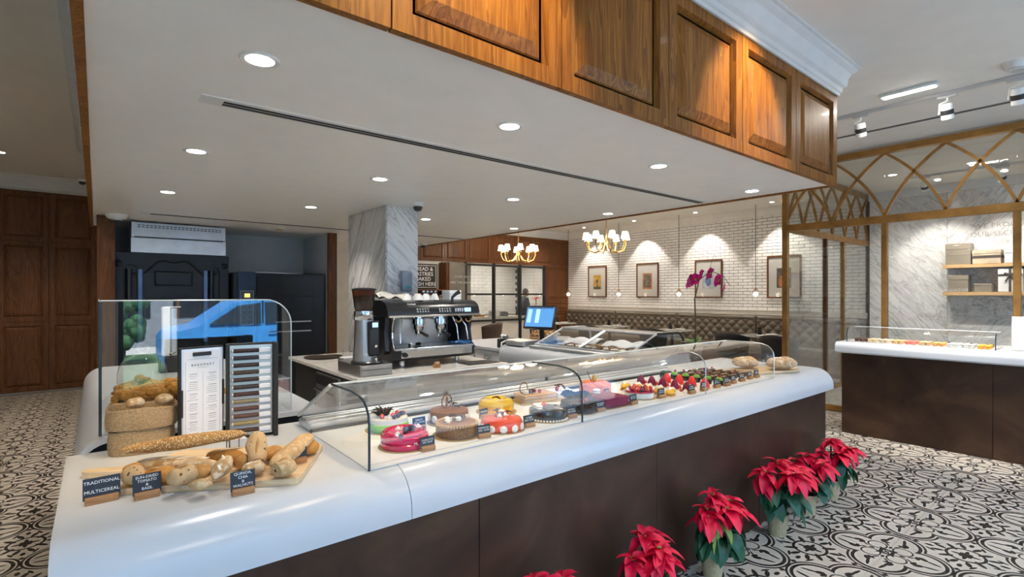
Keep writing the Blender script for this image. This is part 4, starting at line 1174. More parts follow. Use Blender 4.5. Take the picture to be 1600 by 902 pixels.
# ================================================================ BREADS
M['crust'] = speck('golden_crust', (0.386, 0.167, 0.043), (0.588, 0.380, 0.185), 60, 0.62, base2=(0.521, 0.289, 0.099), patch=22, bmp=0.25)
M['crust_pale'] = speck('pale_floured_crust', (0.504, 0.304, 0.132), (0.638, 0.464, 0.277), 70, 0.55, base2=(0.588, 0.388, 0.198), patch=30, bmp=0.25)
M['crust_flour'] = speck('floured_crust', (0.420, 0.236, 0.092), (0.655, 0.517, 0.350), 55, 0.52, base2=(0.588, 0.418, 0.244), patch=26, bmp=0.2)
M['crust_seed'] = speck('seeded_crust', (0.353, 0.152, 0.036), (0.697, 0.532, 0.304), 210, 0.54, base2=(0.454, 0.220, 0.059), patch=20, bmp=0.8)
M['crust_nut'] = speck('nut_crust', (0.521, 0.327, 0.158), (0.109, 0.053, 0.026), 75, 0.63, base2=(0.605, 0.410, 0.218), patch=20, bmp=0.3)
M['crust_tomato'] = speck('tomato_crust', (0.504, 0.205, 0.040), (0.353, 0.099, 0.020), 60, 0.62, base2=(0.588, 0.289, 0.073), patch=20, bmp=0.25)
M['croissant'] = speck('croissant_crust', (0.378, 0.144, 0.020), (0.571, 0.274, 0.059), 40, 0.55, base2=(0.504, 0.228, 0.040), patch=30, bmp=0.2)
M['flour'] = plain('flour_score', (0.80, 0.74, 0.64), 0.8, var=0.06, vs_=60)
def loaf(name, label, p0, p1, w, h, mat, pw=0.5, scores=0, smat='flour', sag=0.0, group='breads on the maple board', lump=0.065, cat='bread', crease=False):
    """elongated loaf from p0 to p1 (centre line), width w, height h; pw: end bluntness"""
    p0 = Vector(p0); p1 = Vector(p1)
    d = p1 - p0; L = d.length
    q = d.to_track_quat('X', 'Z')
    mid = (p0 + p1) / 2
    t = thing(name, label, cat, mid, 0, group)
    t.rotation_mode = 'QUATERNION'; t.rotation_quaternion = q
    sd = random.uniform(0, 9)
    def f(u, v):
        tt = 2 * v - 1
        r = max(1e-3, (1 - abs(tt) ** (2.2 / max(pw, 0.2) * 0.6))) ** pw
        a_ = 2 * PI * u
        lm = 1 + lump * math.sin(5 * tt + sd) + lump * math.sin(3 * a_ + 4 * tt + sd)
        y = w / 2 * r * math.cos(a_) * lm; z = h / 2 * r * math.sin(a_) * lm
        if z < 0: z *= 0.8
        return (tt * L / 2, y, z + sag * (1 - tt * tt))
    b = B().grid(f, 20, 19, wrap=True)
    b.out('crust', mat, t)
    for k in range(scores):
        tt = -0.62 + 1.24 * (k + 0.5) / scores
        rr = max(0.05, (1 - abs(tt) ** (2.2 / max(pw, 0.2) * 0.6))) ** pw
        m_ = Matrix.Rotation(0.5, 3, 'Z')
        B().ell((tt * L / 2, 0, h / 2 * rr * 0.93 + sag * (1 - tt * tt)), (L / scores * 0.40, w * 0.085, h * 0.045), 10, 6, m_).out('score', M[smat], t)
    if crease:
        B().tube([(-L * 0.3, w * 0.05, h * 0.44), (-L * 0.1, 0, h * 0.5), (L * 0.12, -w * 0.05, h * 0.5), (L * 0.3, 0, h * 0.43)], [0.001, 0.004, 0.004, 0.001], 6).out('score', M['crust'], t)
    return t
bd = thing('bread_board', 'pale maple bread board with a handle, carrying the rolls and baguettes', 'board', (0.358, 1.931, 0.911), math.radians(-29.5))
pl = [(-0.255, -0.19), (0.225, -0.19), (0.243, -0.186), (0.255, -0.17), (0.255, 0.19), (-0.255, 0.19), (-0.255, 0.075)] 
b = B().prism([(-0.255, -0.19), (0.225, -0.19), (0.243, -0.186), (0.255, -0.17), (0.255, 0.17), (0.243, 0.186), (0.225, 0.19), (-0.235, 0.19), (-0.255, 0.17), (-0.265, 0.05), (-0.30, 0.028), (-0.42, 0.024), (-0.445, 0.015), (-0.452, 0.0), (-0.445, -0.015), (-0.42, -0.024), (-0.30, -0.028), (-0.265, -0.05)], 'z', 0, 0.019)
b.out('plank', M['board'], bd, smooth=False)
BZ = 0.930
loaf('seeded_baguette', 'long sesame-seeded baguette lying across the top of the breads', (0.055, 2.0, 1.012), (0.395, 1.90, 1.03), 0.052, 0.046, M['crust_seed'], 0.42)
loaf('batard_loaf', 'white floured scored loaf under the seeded baguette', (0.09, 2.03, BZ + 0.026), (0.315, 1.835, BZ + 0.026), 0.062, 0.052, M['crust_flour'], 0.6, 4)
loaf('golden_roll', 'golden brown roll behind the floured loaf', (0.285, 1.975, BZ + 0.024), (0.385, 1.885, BZ + 0.026), 0.055, 0.05, M['crust_tomato'], 0.5, 1, 'crust_pale')
loaf('spindle_roll', 'pointed white floured roll standing tilted in the middle of the board', (0.268, 1.715, BZ + 0.024), (0.325, 1.81, 0.990), 0.052, 0.046, M['crust_flour'], 0.7, 2)
loaf('walnut_roll', 'pale roll studded with dark nuts left of the pointed roll', (0.160, 1.765, BZ + 0.032), (0.235, 1.80, BZ + 0.034), 0.062, 0.060, M['crust_nut'], 0.45, crease=True)
loaf('brown_roll', 'beige roll wedged between the nut roll and pointed roll', (0.215, 1.80, BZ + 0.026), (0.275, 1.805, BZ + 0.028), 0.055, 0.048, M['crust'], 0.5, 2, 'crust_pale')
loaf('round_roll', 'round multi-seed roll behind the TRADITIONAL sign', (0.055, 1.885, BZ + 0.030), (0.115, 1.90, BZ + 0.030), 0.064, 0.058, M['crust_nut'], 0.5)
loaf('seeded_roll', 'golden seeded roll beside the round multi-seed roll', (0.060, 1.945, BZ + 0.026), (0.115, 1.955, BZ + 0.026), 0.058, 0.050, M['crust'], 0.5)
loaf('tomato_roll', 'orange tomato roll behind the SUN-DRIED TOMATO sign', (0.112, 1.885, BZ + 0.026), (0.192, 1.835, BZ + 0.026), 0.058, 0.050, M['crust_tomato'], 0.5, 1, 'crust_pale')
loaf('olive_ciabatta', 'upright olive ciabatta leaning on the other rolls', (0.398, 1.78, BZ + 0.028), (0.418, 1.87, 1.035), 0.062, 0.052, M['crust_nut'], 0.35, crease=True)
loaf('crusty_roll', 'golden roll behind the upright olive ciabatta', (0.425, 1.84, BZ + 0.026), (0.500, 1.885, BZ + 0.028), 0.058, 0.05, M['crust'], 0.5)
loaf('long_ciabatta', 'long pale ciabatta slanting up at the right of the board', (0.430, 1.72, BZ + 0.026), (0.592, 1.875, 0.992), 0.062, 0.050, M['crust_pale'], 0.32)
loaf('end_roll', 'pale cut-faced roll at the front right of the board', (0.425, 1.672, BZ + 0.028), (0.480, 1.690, BZ + 0.030), 0.066, 0.056, M['crust_pale'], 0.26, crease=True)
loaf('small_roll', 'small brown roll behind the QUINOA sign', (0.345, 1.745, BZ + 0.024), (0.415, 1.745, BZ + 0.026), 0.05, 0.046, M['crust_flour'], 0.5, 2)
loaf('orange_roll', 'golden roll at the right edge of the board behind the slate sign', (0.555, 1.83, BZ + 0.026), (0.615, 1.88, BZ + 0.026), 0.058, 0.05, M['crust_tomato'], 0.5)
loaf('tan_roll', 'tan roll just left of the upright olive ciabatta', (0.345, 1.815, BZ + 0.026), (0.39, 1.845, BZ + 0.028), 0.05, 0.05, M['crust'], 0.5)
loaf('flat_spindle', 'small flat pale roll lying left of the pointed floured roll', (0.205, 1.735, BZ + 0.018), (0.262, 1.700, BZ + 0.018), 0.045, 0.034, M['crust_pale'], 0.7)

# loaves on a board at the right end
bb = thing('bread_board', 'small wooden board under two country loaves at the right end of the counter', 'board', (3.98, 1.80, 0.911), -0.35)
B().box(-0.24, 0.20, -0.12, 0.12, 0, 0.018, bev=0.004).out('plank', M['board'], bb)
B().box(0.20, 0.30, -0.02, 0.02, 0.0, 0.018, bev=0.004).out('handle', M['board'], bb)
loaf('country_loaf', 'floured country loaf at the left on the right-hand board', (3.80, 1.96, 0.975), (3.96, 1.88, 0.975), 0.17, 0.088, M['crust_flour'], 0.42, 2, group='country loaves')
loaf('country_loaf', 'larger floured country loaf at the right on the right-hand board', (3.92, 1.76, 0.978), (4.12, 1.66, 0.978), 0.15, 0.095, M['crust_flour'], 0.4, 3, group='country loaves')

# ================================================================ LEFT GLASS DISPLAY
ld = thing('bread_display_case', 'upright glass pane with a rounded corner guarding the bread display at the left', 'display case', (0, 0, 0))
cor = arc((0.60, 1.36), 0.115, 90, 0, 8)
pane = [(0.012, 0.951), (0.012, 1.475)] + cor + [(0.715, 0.951)]
B().prism(pane, 'y', 2.538, 2.546).out('front_pane', M['glass_pane'], ld, smooth=False)
B().tube([(0.012, 2.537, 1.4745), (0.60, 2.537, 1.4745)] + [(x, 2.537, z) for x, z in cor[1:]] + [(0.715, 2.537, 0.953)], 0.003, 6).out('lit_edge', M['edge_lit'], ld)  # highlight along the pane edge painted in pale colour
B().box(0.006, 0.016, 2.530, 2.55, 0.951, 1.472).out('dark_edge', M['edge'], ld)
B().box(0.006, 0.012, 2.55, 3.5, 0.951, 1.47).out('side_pane', M['glass'], ld)
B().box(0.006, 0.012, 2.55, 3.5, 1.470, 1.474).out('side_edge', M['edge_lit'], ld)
B().box(0.708, 0.714, 2.55, 3.5, 0.951, 1.10).out('side_pane', M['glass'], ld)
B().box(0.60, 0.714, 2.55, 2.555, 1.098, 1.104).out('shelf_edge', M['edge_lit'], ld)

# burlap basket stack in front of the pane
M['burlap'] = speck('burlap', (0.30, 0.20, 0.105), (0.42, 0.30, 0.17), 170, 0.5, base2=(0.36, 0.245, 0.13), patch=7, bmp=0.6, rough=0.9)
def soft_basket(name, label, loc, rx, ry, h, rz=0.0, grp='burlap bread baskets'):
    t = thing(name, label, 'basket', loc, rz, grp)
    def f(u, v):
        a_ = 2 * PI * u
        c_, s_ = math.cos(a_), math.sin(a_)
        k = (abs(c_) ** 3.2 + abs(s_) ** 3.2) ** (-1 / 3.2)
        bulge = 1 + 0.035 * math.sin(PI * v) + 0.012 * math.sin(4 * a_ + 3 * v)
        return (rx * c_ * k * bulge, ry * s_ * k * bulge, h * v + 0.004 * math.sin(3 * a_) * v)
    B().grid(f, 40, 9, wrap=True).out('wall', M['burlap'], t)
    def g(u, v):
        p = f(u, 1.0); kk = 1 - 0.10 * v
        return (p[0] * kk, p[1] * kk, p[2] + 0.006 * math.sin(PI * v) - 0.03 * v * v)
    B().grid(g, 40, 5, wrap=True).out('rim', M['burlap'], t)
    B().prism([f(i / 30, 0.0)[:2] for i in range(30)], 'z', 0.0, 0.004).out('bottom', M['burlap'], t)
    B().grid(lambda u, v: (f(u, 0.93)[0] * 1.012, f(u, 0.93)[1] * 1.012, h * (0.90 + 0.06 * v)), 40, 2, wrap=True).out('hem', M['burlap'], t)
    return t
soft_basket('burlap_basket', 'lower burlap basket of the stack standing at the left rear of the counter', (0.135, 2.395, 0.911), 0.100, 0.081, 0.088, -0.1)
soft_basket('burlap_basket', 'upper burlap basket of the stack, filled behind with croissants', (0.137, 2.395, 1.004), 0.109, 0.089, 0.073, -0.1)
# little rolls peeking out of the basket
for k, (x, y, z, lb) in enumerate(((0.115, 2.40, 1.085, 'pale dusted bun in the burlap basket, left one'), (0.205, 2.40, 1.088, 'pale dusted bun in the burlap basket, right one'))):
    loaf('bun', lb, (x - 0.03, y, z), (x + 0.03, y + 0.01, z), 0.06, 0.045, M['crust_flour'], 0.5, group='buns in the burlap basket')

# croissant tray behind the pane
def croissant_mesh():
    b = B()
    n = 9
    def f(u, v):
        th = (2 * v - 1) * 1.35
        cx, cy = 0.055 * math.sin(th), -0.055 * math.cos(th) + 0.04
        r = 0.027 * (1 - 0.78 * abs(2 * v - 1) ** 1.3) * (1 + 0.10 * abs(math.sin(n * PI * v)))
        a_ = 2 * PI * u
        ox = math.sin(th); oy = -math.cos(th)
        return (cx + ox * r * math.cos(a_), cy + oy * r * math.cos(a_), 0.024 + r * math.sin(a_) * 0.95)
    return b.grid(f, 14, 37, wrap=True).mesh('croissant', M['croissant'], ang=60)
cm = croissant_mesh()
tr = thing('wooden_tray', 'light wooden tray of croissants behind the left glass pane', 'tray', (0.26, 2.98, 0.951))
B().box(-0.20, 0.20, -0.24, 0.24, 0, 0.014, bev=0.003).out('base', M['board'], tr)
for s_ in (-1, 1):
    B().box(s_ * 0.20 - 0.008, s_ * 0.20 + 0.008, -0.24, 0.24, 0.0, 0.035, bev=0.002).out('side', M['board'], tr)
k = 0
for lay in range(3):
    for i in range(4 - (lay > 1)):
        for j in range(5 - lay):
            x = 0.11 + 0.097 * i + 0.04 * (lay % 2); y = 2.80 + 0.093 * j + 0.046 * (lay % 2)
            o = inst('croissant', cm, None, (x, y, 0.966 + 0.036 * lay), (random.uniform(-0.2, 0.2), random.uniform(-0.15, 0.15), random.uniform(-0.7, 0.7)), random.uniform(0.9, 1.08))
            tag(o, 'golden croissant, %s layer of the pile, %s in its row, %s row back' % (('bottom', 'middle', 'top')[lay], ORD[i], ORD[j]), 'croissant', 'croissants piled on the wooden tray')
            k += 1
# cube samples stack and slate tag at the left of the tray
for k in range(5):
    o = B().box(-0.013, 0.013, -0.013, 0.013, 0, 0.020, bev=0.003).out('brownie_cube', M['choc_milk'], None, (0.048, 2.62 + 0.0 * k, 0.951 + 0.0205 * k))
    tag(o, 'small brown cake cube in the narrow stack behind the pane, %s from the bottom' % ORD[k], 'cake cube', 'stack of cake cubes')
sign(0.078, 2.64, 0.951, 0.022, 0.10, '', 'tall narrow slate tag beside the cake cubes behind the left pane', 0, lean=0.05)

# cake dome
dm = thing('cake_dome', 'clear glass cake dome with a knob over pastries on a dark tray', 'cake dome', (0.205, 3.60, 0.955))
B().lathe([(0, 0), (0.125, 0), (0.132, 0.012), (0.132, 0.022), (0.128, 0.022), (0.124, 0.012), (0, 0.010)], 40).out('tray', M['black_matt'], dm)
B().lathe([(0.118, 0.016), (0.118, 0.09), (0.112, 0.13), (0.095, 0.165), (0.065, 0.192), (0.03, 0.204), (0.012, 0.207), (0.012, 0.215), (0, 0.215)], 36).out('dome', M['dome'], dm)
B().lathe([(0.010, 0.206), (0.012, 0.215), (0.026, 0.228), (0.030, 0.243), (0.022, 0.258), (0, 0.263)], 20).out('knob', glass('knob_glass', (0.9, 0.92, 0.92), 0.12), dm)
for k in range(5):
    a_ = k * 1.26
    o = inst('danish_pastry', cm, None, (0.205 + 0.055 * math.cos(a_) * (k < 4), 3.60 + 0.055 * math.sin(a_) * (k < 4), 0.967 + (0.035 if k == 4 else 0)), (0.2, 0.1, a_), 0.85)
    tag(o, 'brown almond croissant under the glass dome, %s' % (['right one', 'rear one', 'left one', 'front one', 'top one of the pile'][k]), 'pastry', 'pastries under the dome')
# muffin cup beside the dome
t = thing('paper_cup_muffin', 'muffin in a pale paper cup right of the cake dome', 'muffin', (0.315, 3.42, 0.951))
B().lathe([(0, 0), (0.03, 0), (0.042, 0.05), (0.041, 0.05)], 24).out('paper_cup', M['crust_pale'], t)
B().lathe([(0.041, 0.045), (0.046, 0.055), (0.035, 0.075), (0, 0.085)], 24).out('muffin_top', M['croissant'], t)
# white dispenser tower on black stand
t = thing('drink_dispenser', 'tall white dispenser on a dark stand behind the glass dome', 'dispenser', (0.40, 4.35, 0.951))
B().box(-0.06, 0.06, -0.06, 0.06, 0, 0.11, bev=0.006).out('stand', M['black_matt'], t)
B().box(-0.045, 0.005, -0.035, 0.035, 0.11, 0.46, bev=0.006).out('column', M['plastic_w'], t)
B().box(0.008, 0.046, -0.03, 0.03, 0.11, 0.45, bev=0.006).out('canister', M['alu'], t)
B().cyl((0.0, -0.07, 0.13), (0.03, -0.05, 0.14), 0.008).out('tap', M['chrome'], t)
B().box(-0.03, 0.07, -0.01, 0.01, 0.455, 0.462).out('cap', M['plastic_w'], t)
t = thing('small_plate_stack', 'small stack of white saucers behind the croissants', 'saucers', (0.46, 3.75, 0.951))
for k in range(4): B().lathe([(0, 0.0), (0.05, 0.0), (0.075, 0.008), (0.074, 0.010), (0.05, 0.003), (0, 0.003)], 28).out('saucer', M['plastic_w'], t, (0, 0, 0.006 * k))

# ================================================================ MENU AND TEA SAMPLE BOARD
t = thing('menu_board', 'open black menu stand with a printed menu sheet held by dark clips', 'menu', (0.40, 2.33, 0.911), math.radians(12))
B().box(-0.163, -0.004, -0.004, 0.012, 0.0, 0.385, bev=0.002).out('backing', M['black_matt'], t)
B().box(-0.155, -0.008, -0.008, -0.0045, 0.012, 0.378).out('mount', M['alu'], t)
sh_ = B().box(-0.150, -0.013, -0.0095, -0.0082, 0.018, 0.372).out('menu_sheet', M['paper'], t)
B().box(-0.118, -0.052, -0.014, -0.008, 0.350, 0.365, bev=0.002).out('clip', M['black_matt'], t)
B().box(-0.161, -0.151, -0.014, -0.008, 0.12, 0.225, bev=0.002).out('clip', M['black_matt'], t)
B().box(-0.013, -0.005, -0.014, -0.008, 0.15, 0.25, bev=0.002).out('clip', M['black_matt'], t)
B().box(-0.10, -0.06, -0.014, -0.008, 0.008, 0.018, bev=0.002).out('clip', M['black_matt'], t)
inst('heading', text_mesh('heading', 'BAKEMART', 0.013, M['ink'], spacing=1.35, extr=0.0002), sh_, (-0.082, -0.0098, 0.315), (PI / 2, 0, 0))
inst('subheading', text_mesh('subheading', 'GOURMET', 0.006, M['ink_soft'], spacing=1.6, extr=0.0002), sh_, (-0.082, -0.0098, 0.305), (PI / 2, 0, 0))
b = B()
random.seed(3)
for cx in (-0.115, -0.048):
    z = 0.28
    while z > 0.05:
        n_ = random.randint(2, 4)
        b.box(cx - 0.014, cx + 0.014, -0.0099, -0.0095, z, z + 0.0025)
        for q in range(n_):
            z -= 0.0075; wq = random.uniform(0.010, 0.022)
            b.box(cx - wq, cx + wq * 0.8, -0.0099, -0.0095, z, z + 0.0014)
        z -= 0.016
for (x0, x1, z0, z1) in ((-0.143, -0.142, 0.04, 0.33), (-0.021, -0.020, 0.04, 0.33), (-0.136, -0.027, 0.338, 0.339), (-0.136, -0.027, 0.031, 0.032), (-0.0825, -0.0818, 0.05, 0.29)):
    b.box(x0, x1, -0.0099, -0.0095, z0, z1)
b.out('printed_lines', M['ink_soft'], sh_)
random.seed(11)
tb = thing('tea_sample_rack', 'dark framed rack of twelve labelled tea sample tubes joined to the menu', 'sample rack', (0.405, 2.33, 0.911), math.radians(-8))
B().box(0.0, 0.172, 0.004, 0.03, 0.0, 0.388, bev=0.003).out('frame', M['black_matt'], tb)
B().box(0.172, 0.190, -0.035, 0.03, 0.0, 0.388, bev=0.002).out('frame_side', M['black_matt'], tb)
B().box(0.0, 0.012, -0.03, 0.004, 0.0, 0.388, bev=0.002).out('frame_side', M['black_matt'], tb)
B().box(0.014, 0.170, -0.006, 0.004, 0.010, 0.380).out('panel', M['alu'], tb)
teas = [(0.05, 0.03, 0.03), (0.035, 0.03, 0.04), (0.045, 0.03, 0.03), (0.06, 0.04, 0.03), (0.05, 0.03, 0.03), (0.045, 0.035, 0.035), (0.06, 0.03, 0.03), (0.22, 0.19, 0.12), (0.10, 0.05, 0.04), (0.11, 0.06, 0.05), (0.30, 0.23, 0.11), (0.07, 0.04, 0.03)]
for k, c in enumerate(teas):
    z = 0.358 - 0.0296 * k
    tu = B().cyl((0.026, -0.012, z), (0.120, -0.012, z), 0.0085, n=12).out('tea_tube', speck('tea_%d' % k, c, tuple(min(1, x * 2.2) for x in c), 260, 0.6), tb)
    B().ell((0.026, -0.012, z), (0.008, 0.0085, 0.0085), 10, 6).out('tube_end', M['plastic_w'], tu)
    B().box(0.118, 0.164, -0.021, -0.004, z - 0.0095, z + 0.0095, bev=0.003).out('name_tag', M['paper'], tb)
    B().box(0.014, 0.170, -0.010, -0.006, z - 0.021, z - 0.013, bev=0.001).out('rack_bar', M['alu'], tb)
# small wire holder at its foot
t = thing('wire_holder', 'small square black wire holder in front of the tea rack', 'holder', (0.415, 2.16, 0.911))
for zz in (0.0015, 0.055):
    for (x0, y0, x1, y1) in ((-0.032, -0.028, 0.032, -0.028), (0.032, -0.028, 0.032, 0.028), (0.032, 0.028, -0.032, 0.028), (-0.032, 0.028, -0.032, -0.028)):
        B().cyl((x0, y0, zz), (x1, y1, zz), 0.0015, n=6).out('wire', M['black_matt'], t)
for x0, y0 in ((-0.032, -0.028), (0.032, -0.028), (0.032, 0.028), (-0.032, 0.028), (0, -0.028), (0, 0.028)):
    B().cyl((x0, y0, 0), (x0, y0, 0.056), 0.0015, n=6).out('wire', M['black_matt'], t)
B().box(-0.028, 0.028, -0.018, 0.018, 0.003, 0.045, bev=0.002).out('cards', M['paper'], t)

# ================================================================ COFFEE STATION
CT = 0.872
M['splash'] = plain('satin_splash', (0.42, 0.40, 0.37), 0.3, 1.0, var=0.05)
em = thing('espresso_machine', 'black and chrome two-group espresso machine on the back counter', 'coffee machine', (1.87, 3.95, CT))
Wm = 0.88
for x in (0.17, 0.73):
    for y in (0.06, 0.44): B().lathe([(0, 0), (0.024, 0), (0.026, 0.01), (0.022, 0.065), (0, 0.065)], 16).out('foot', M['chrome'], em, (x, y, 0))
B().prism([(-0.02, 0.075), (0.0, 0.06), (0.52, 0.06), (0.52, 0.17), (-0.02, 0.15)], 'x', 0.05, Wm - 0.01).out('base', M['black'], em)
B().box(0.12, Wm - 0.04, -0.032, -0.018, 0.085, 0.150, bev=0.004).out('front_fascia', M['chrome'], em)
B().box(0.06, Wm - 0.02, -0.03, 0.30, 0.150, 0.166, bev=0.003).out('drip_tray', M['steel'], em)
dg = B()
for k in range(26): dg.box(0.10 + 0.029 * k, 0.112 + 0.029 * k, -0.02, 0.28, 0.1665, 0.169)
dg.out('drip_grille', M['chrome'], em)['kind'] = 'stuff'
B().box(0.10, Wm - 0.10, 0.30, 0.315, 0.166, 0.43, bev=0.003).out('splash_panel', M['splash'], em)
B().box(0.02, 0.86, 0.315, 0.53, 0.13, 0.45, bev=0.01).out('body', M['black'], em)
for x0, x1 in ((0.0, 0.055), (Wm - 0.03, Wm + 0.0)):
    B().prism([(0.02, 0.15), (0.05, 0.30), (0.02, 0.45), (0.5, 0.45), (0.53, 0.12), (0.06, 0.12)], 'x', x0, x1).out('side_cheek', M['black'], em)
B().tube([(0.062, 0.0, 0.16), (0.062, 0.035, 0.24), (0.062, 0.035, 0.36), (0.062, 0.0, 0.44)], 0.018, 10).out('chrome_pillar', M['chrome'], em)
hd = [(-0.06, 0.445), (-0.065, 0.47), (-0.045, 0.525), (-0.01, 0.555), (0.06, 0.575), (0.48, 0.575), (0.53, 0.54), (0.53, 0.445)]
B().prism(hd, 'x', -0.02, Wm + 0.02).out('head', M['black'], em, ang=50)
B().prism([(-0.07, 0.435), (-0.075, 0.445), (-0.07, 0.452), (0.30, 0.452), (0.30, 0.435)], 'x', -0.01, Wm + 0.03).out('chrome_strip', M['chrome'], em)
inst('logo', text_mesh('logo', 'Cimbali', 0.026, M['plastic_w']), em, (0.21, -0.034, 0.543), (math.radians(50), 0, 0))
scr = B().box(0.735, 0.80, -0.071, -0.055, 0.470, 0.505, bev=0.002).out('screen', emit('blue_screen', (0.25, 0.50, 0.95), 0.9), em, rot=(0, 0, 0))
bt = B().lathe([(0, 0), (0.0085, 0), (0.0085, 0.006), (0, 0.007)], 12).mesh('button', M['chrome'])
for g0 in (0.255, 0.475):
    for k in range(5):
        for zz in (0.478, 0.498): inst('button', bt, em, (g0 + 0.026 * k, -0.063 + (zz - 0.47) * 0.35, zz), (math.radians(75), 0, 0))
for k in range(4): B().box(0.632 + 0.024 * k, 0.645 + 0.024 * k, -0.068, -0.05, 0.472, 0.502, bev=0.001).out('button', M['alu'], em)
for x in (0.33, 0.55):
    B().lathe([(0.0, 0.0), (0.038, 0.0), (0.046, 0.012), (0.046, 0.05), (0.058, 0.055), (0.058, 0.10), (0.036, 0.105), (0.036, 0.13), (0, 0.13)], 24).out('group_head', M['chrome'], em, (x, 0.06, 0.312))
    B().box(x - 0.04, x + 0.04, 0.10, 0.30, 0.40, 0.44, bev=0.01).out('group_neck', M['chrome'], em)
    pf_ = B().lathe([(0, -0.03), (0.018, -0.028), (0.030, -0.02), (0.034, 0.0), (0.034, 0.01), (0, 0.01)], 20).out('portafilter', M['chrome'], em, (x, 0.06, 0.300))
    B().tube([(0, -0.03, -0.005), (0, -0.07, -0.01), (0, -0.16, -0.03)], [0.009, 0.012, 0.014], 10).out('handle', M['black_matt'], pf_)
    B().tube([(-0.014, 0, -0.03), (-0.018, 0, -0.055)], 0.006, 8).tube([(0.014, 0, -0.03), (0.018, 0, -0.055)], 0.006, 8).out('spout', M['chrome'], pf_)
for x, l in ((0.15, -0.02), (0.66, 0.03), (0.74, 0.05)):
    B().tube([(x, 0.06, 0.44), (x, 0.02, 0.42), (x + l, 0.0, 0.34), (x + l * 1.4, -0.01, 0.21)], 0.0065, 8).out('steam_wand', M['chrome'], em)
for x in (0.69, 0.80):
    B().tube([(x + 0.03 * math.cos(q), -0.03, 0.405 + 0.028 * math.sin(q)) for q in [PI + PI * i / 8 for i in range(9)]], 0.007, 8).out('wand_grip', plain('copper_hose', (0.60, 0.32, 0.12), 0.35, 0.4), em)
B().box(0.70, 0.76, 0.285, 0.30, 0.30, 0.35, bev=0.004).out('gauge_panel', M['black'], em)
B().lathe([(0, 0), (0.018, 0), (0.018, 0.012), (0, 0.014)], 16).out('water_tap', M['chrome'], em, (0.74, 0.285, 0.265), (PI / 2, 0, 0))
B().lathe([(0, 0), (0.020, 0), (0.022, 0.02), (0.016, 0.035), (0, 0.036)], 16).out('front_knob', M['black'], em, (0.15, -0.03, 0.115), (PI / 2, 0, 0))
B().tube([(0.62, -0.03, 0.55), (0.625, -0.03, 0.60), (0.66, -0.04, 0.635), (0.69, -0.045, 0.65)], [0.013, 0.013, 0.016, 0.02], 10).out('lever', M['black_matt'], em)
# loose portafilter on the tray, blue cloth over the right end
t = thing('portafilter', 'loose chrome portafilter with black handle lying on the drip tray', 'portafilter', (2.14, 4.02, CT + 0.169), 0.6)
B().lathe([(0, 0), (0.03, 0), (0.034, 0.012), (0.034, 0.03), (0.030, 0.03), (0.028, 0.008), (0, 0.006)], 20).out('basket', M['chrome'], t)
B().tube([(0.03, 0, 0.018), (0.07, 0, 0.016), (0.15, 0, 0.014)], [0.009, 0.012, 0.014], 10).out('handle', M['black_matt'], t)
cl = B().grid(lambda u, v: (u * 0.24, v * 0.14 - 0.02, 0.012 + 0.010 * math.sin(9 * u + 3 * v) + 0.008 * math.sin(14 * v + 4 * u) - 0.05 * max(0, u - 0.82) * 5), 26, 14)
o = cl.out('cleaning_cloth', plain('blue_cloth', (0.10, 0.32, 0.68), 0.85, bmp=0.2), None, (2.52, 3.93, CT + 0.172), (0, 0, 0.1))
o.modifiers.new('thick', 'SOLIDIFY').thickness = 0.003
tag(o, 'crumpled blue cleaning cloth hanging over the right end of the espresso machine tray', 'cloth')
# cups and things on the machine
cup_me = B().lathe([(0, 0.058), (0.018, 0.058), (0.020, 0.05), (0.034, 0.03), (0.040, 0.0), (0.038, 0.0), (0.032, 0.028), (0, 0.05)], 20).mesh('bowl', M['plastic_w'])
hnd_me = B().tube([(0.034, 0, 0.012), (0.052, 0, 0.016), (0.054, 0, 0.032), (0.032, 0, 0.040)], 0.004, 6).mesh('handle', M['plastic_w'])
for k, (x, y) in enumerate(((0.24, 0.10), (0.33, 0.06), (0.42, 0.09), (0.50, 0.07), (0.37, 0.16), (0.47, 0.17))):
    t = thing('coffee_cup', 'white coffee cup upside down on the espresso machine, %s from the left' % ORD[k], 'cup', (1.87 + x, 3.95 + y, CT + 0.576), k * 1.3, 'cups on the espresso machine')
    inst('bowl', cup_me, t); inst('handle', hnd_me, t)
cl = B().grid(lambda u, v: (u * 0.34, v * 0.2, 0.03 * math.sin(PI * v) * (1 + 0.5 * math.sin(7 * u)) + 0.02 + 0.012 * math.sin(16 * u + 5 * v)), 26, 14)
o = cl.out('tea_towel', plain('white_towel', (0.66, 0.63, 0.57), 0.9, bmp=0.2), None, (1.88, 4.12, CT + 0.58), (0, 0, 0.1))
o.modifiers.new('thick', 'SOLIDIFY').thickness = 0.003
tag(o, 'crumpled off-white towel on top of the espresso machine behind the cups', 'towel')
t = thing('paper_napkin_stack', 'stack of white paper napkins on the right of the espresso machine top', 'napkins', (2.60, 4.10, CT + 0.576), 0.1)
for k in range(3): B().box(-0.07, 0.07, -0.06, 0.06, 0.030 * k, 0.030 * k + 0.029, bev=0.003).out('bundle', M['paper'], t)
t = thing('sugar_jar_rack', 'chrome rack of small spice jars on the espresso machine', 'rack', (2.45, 4.25, CT + 0.576))
B().box(-0.09, 0.09, -0.04, 0.04, 0, 0.008).out('base', M['chrome'], t)
for k in range(4):
    j = B().lathe([(0, 0.008), (0.018, 0.008), (0.018, 0.06), (0.012, 0.07), (0, 0.07)], 14).out('jar', M['dome'], t, (-0.065 + 0.043 * k, 0, 0))
    B().lathe([(0.014, 0.07), (0.014, 0.085), (0, 0.085)], 14).out('lid', M['chrome'], j)
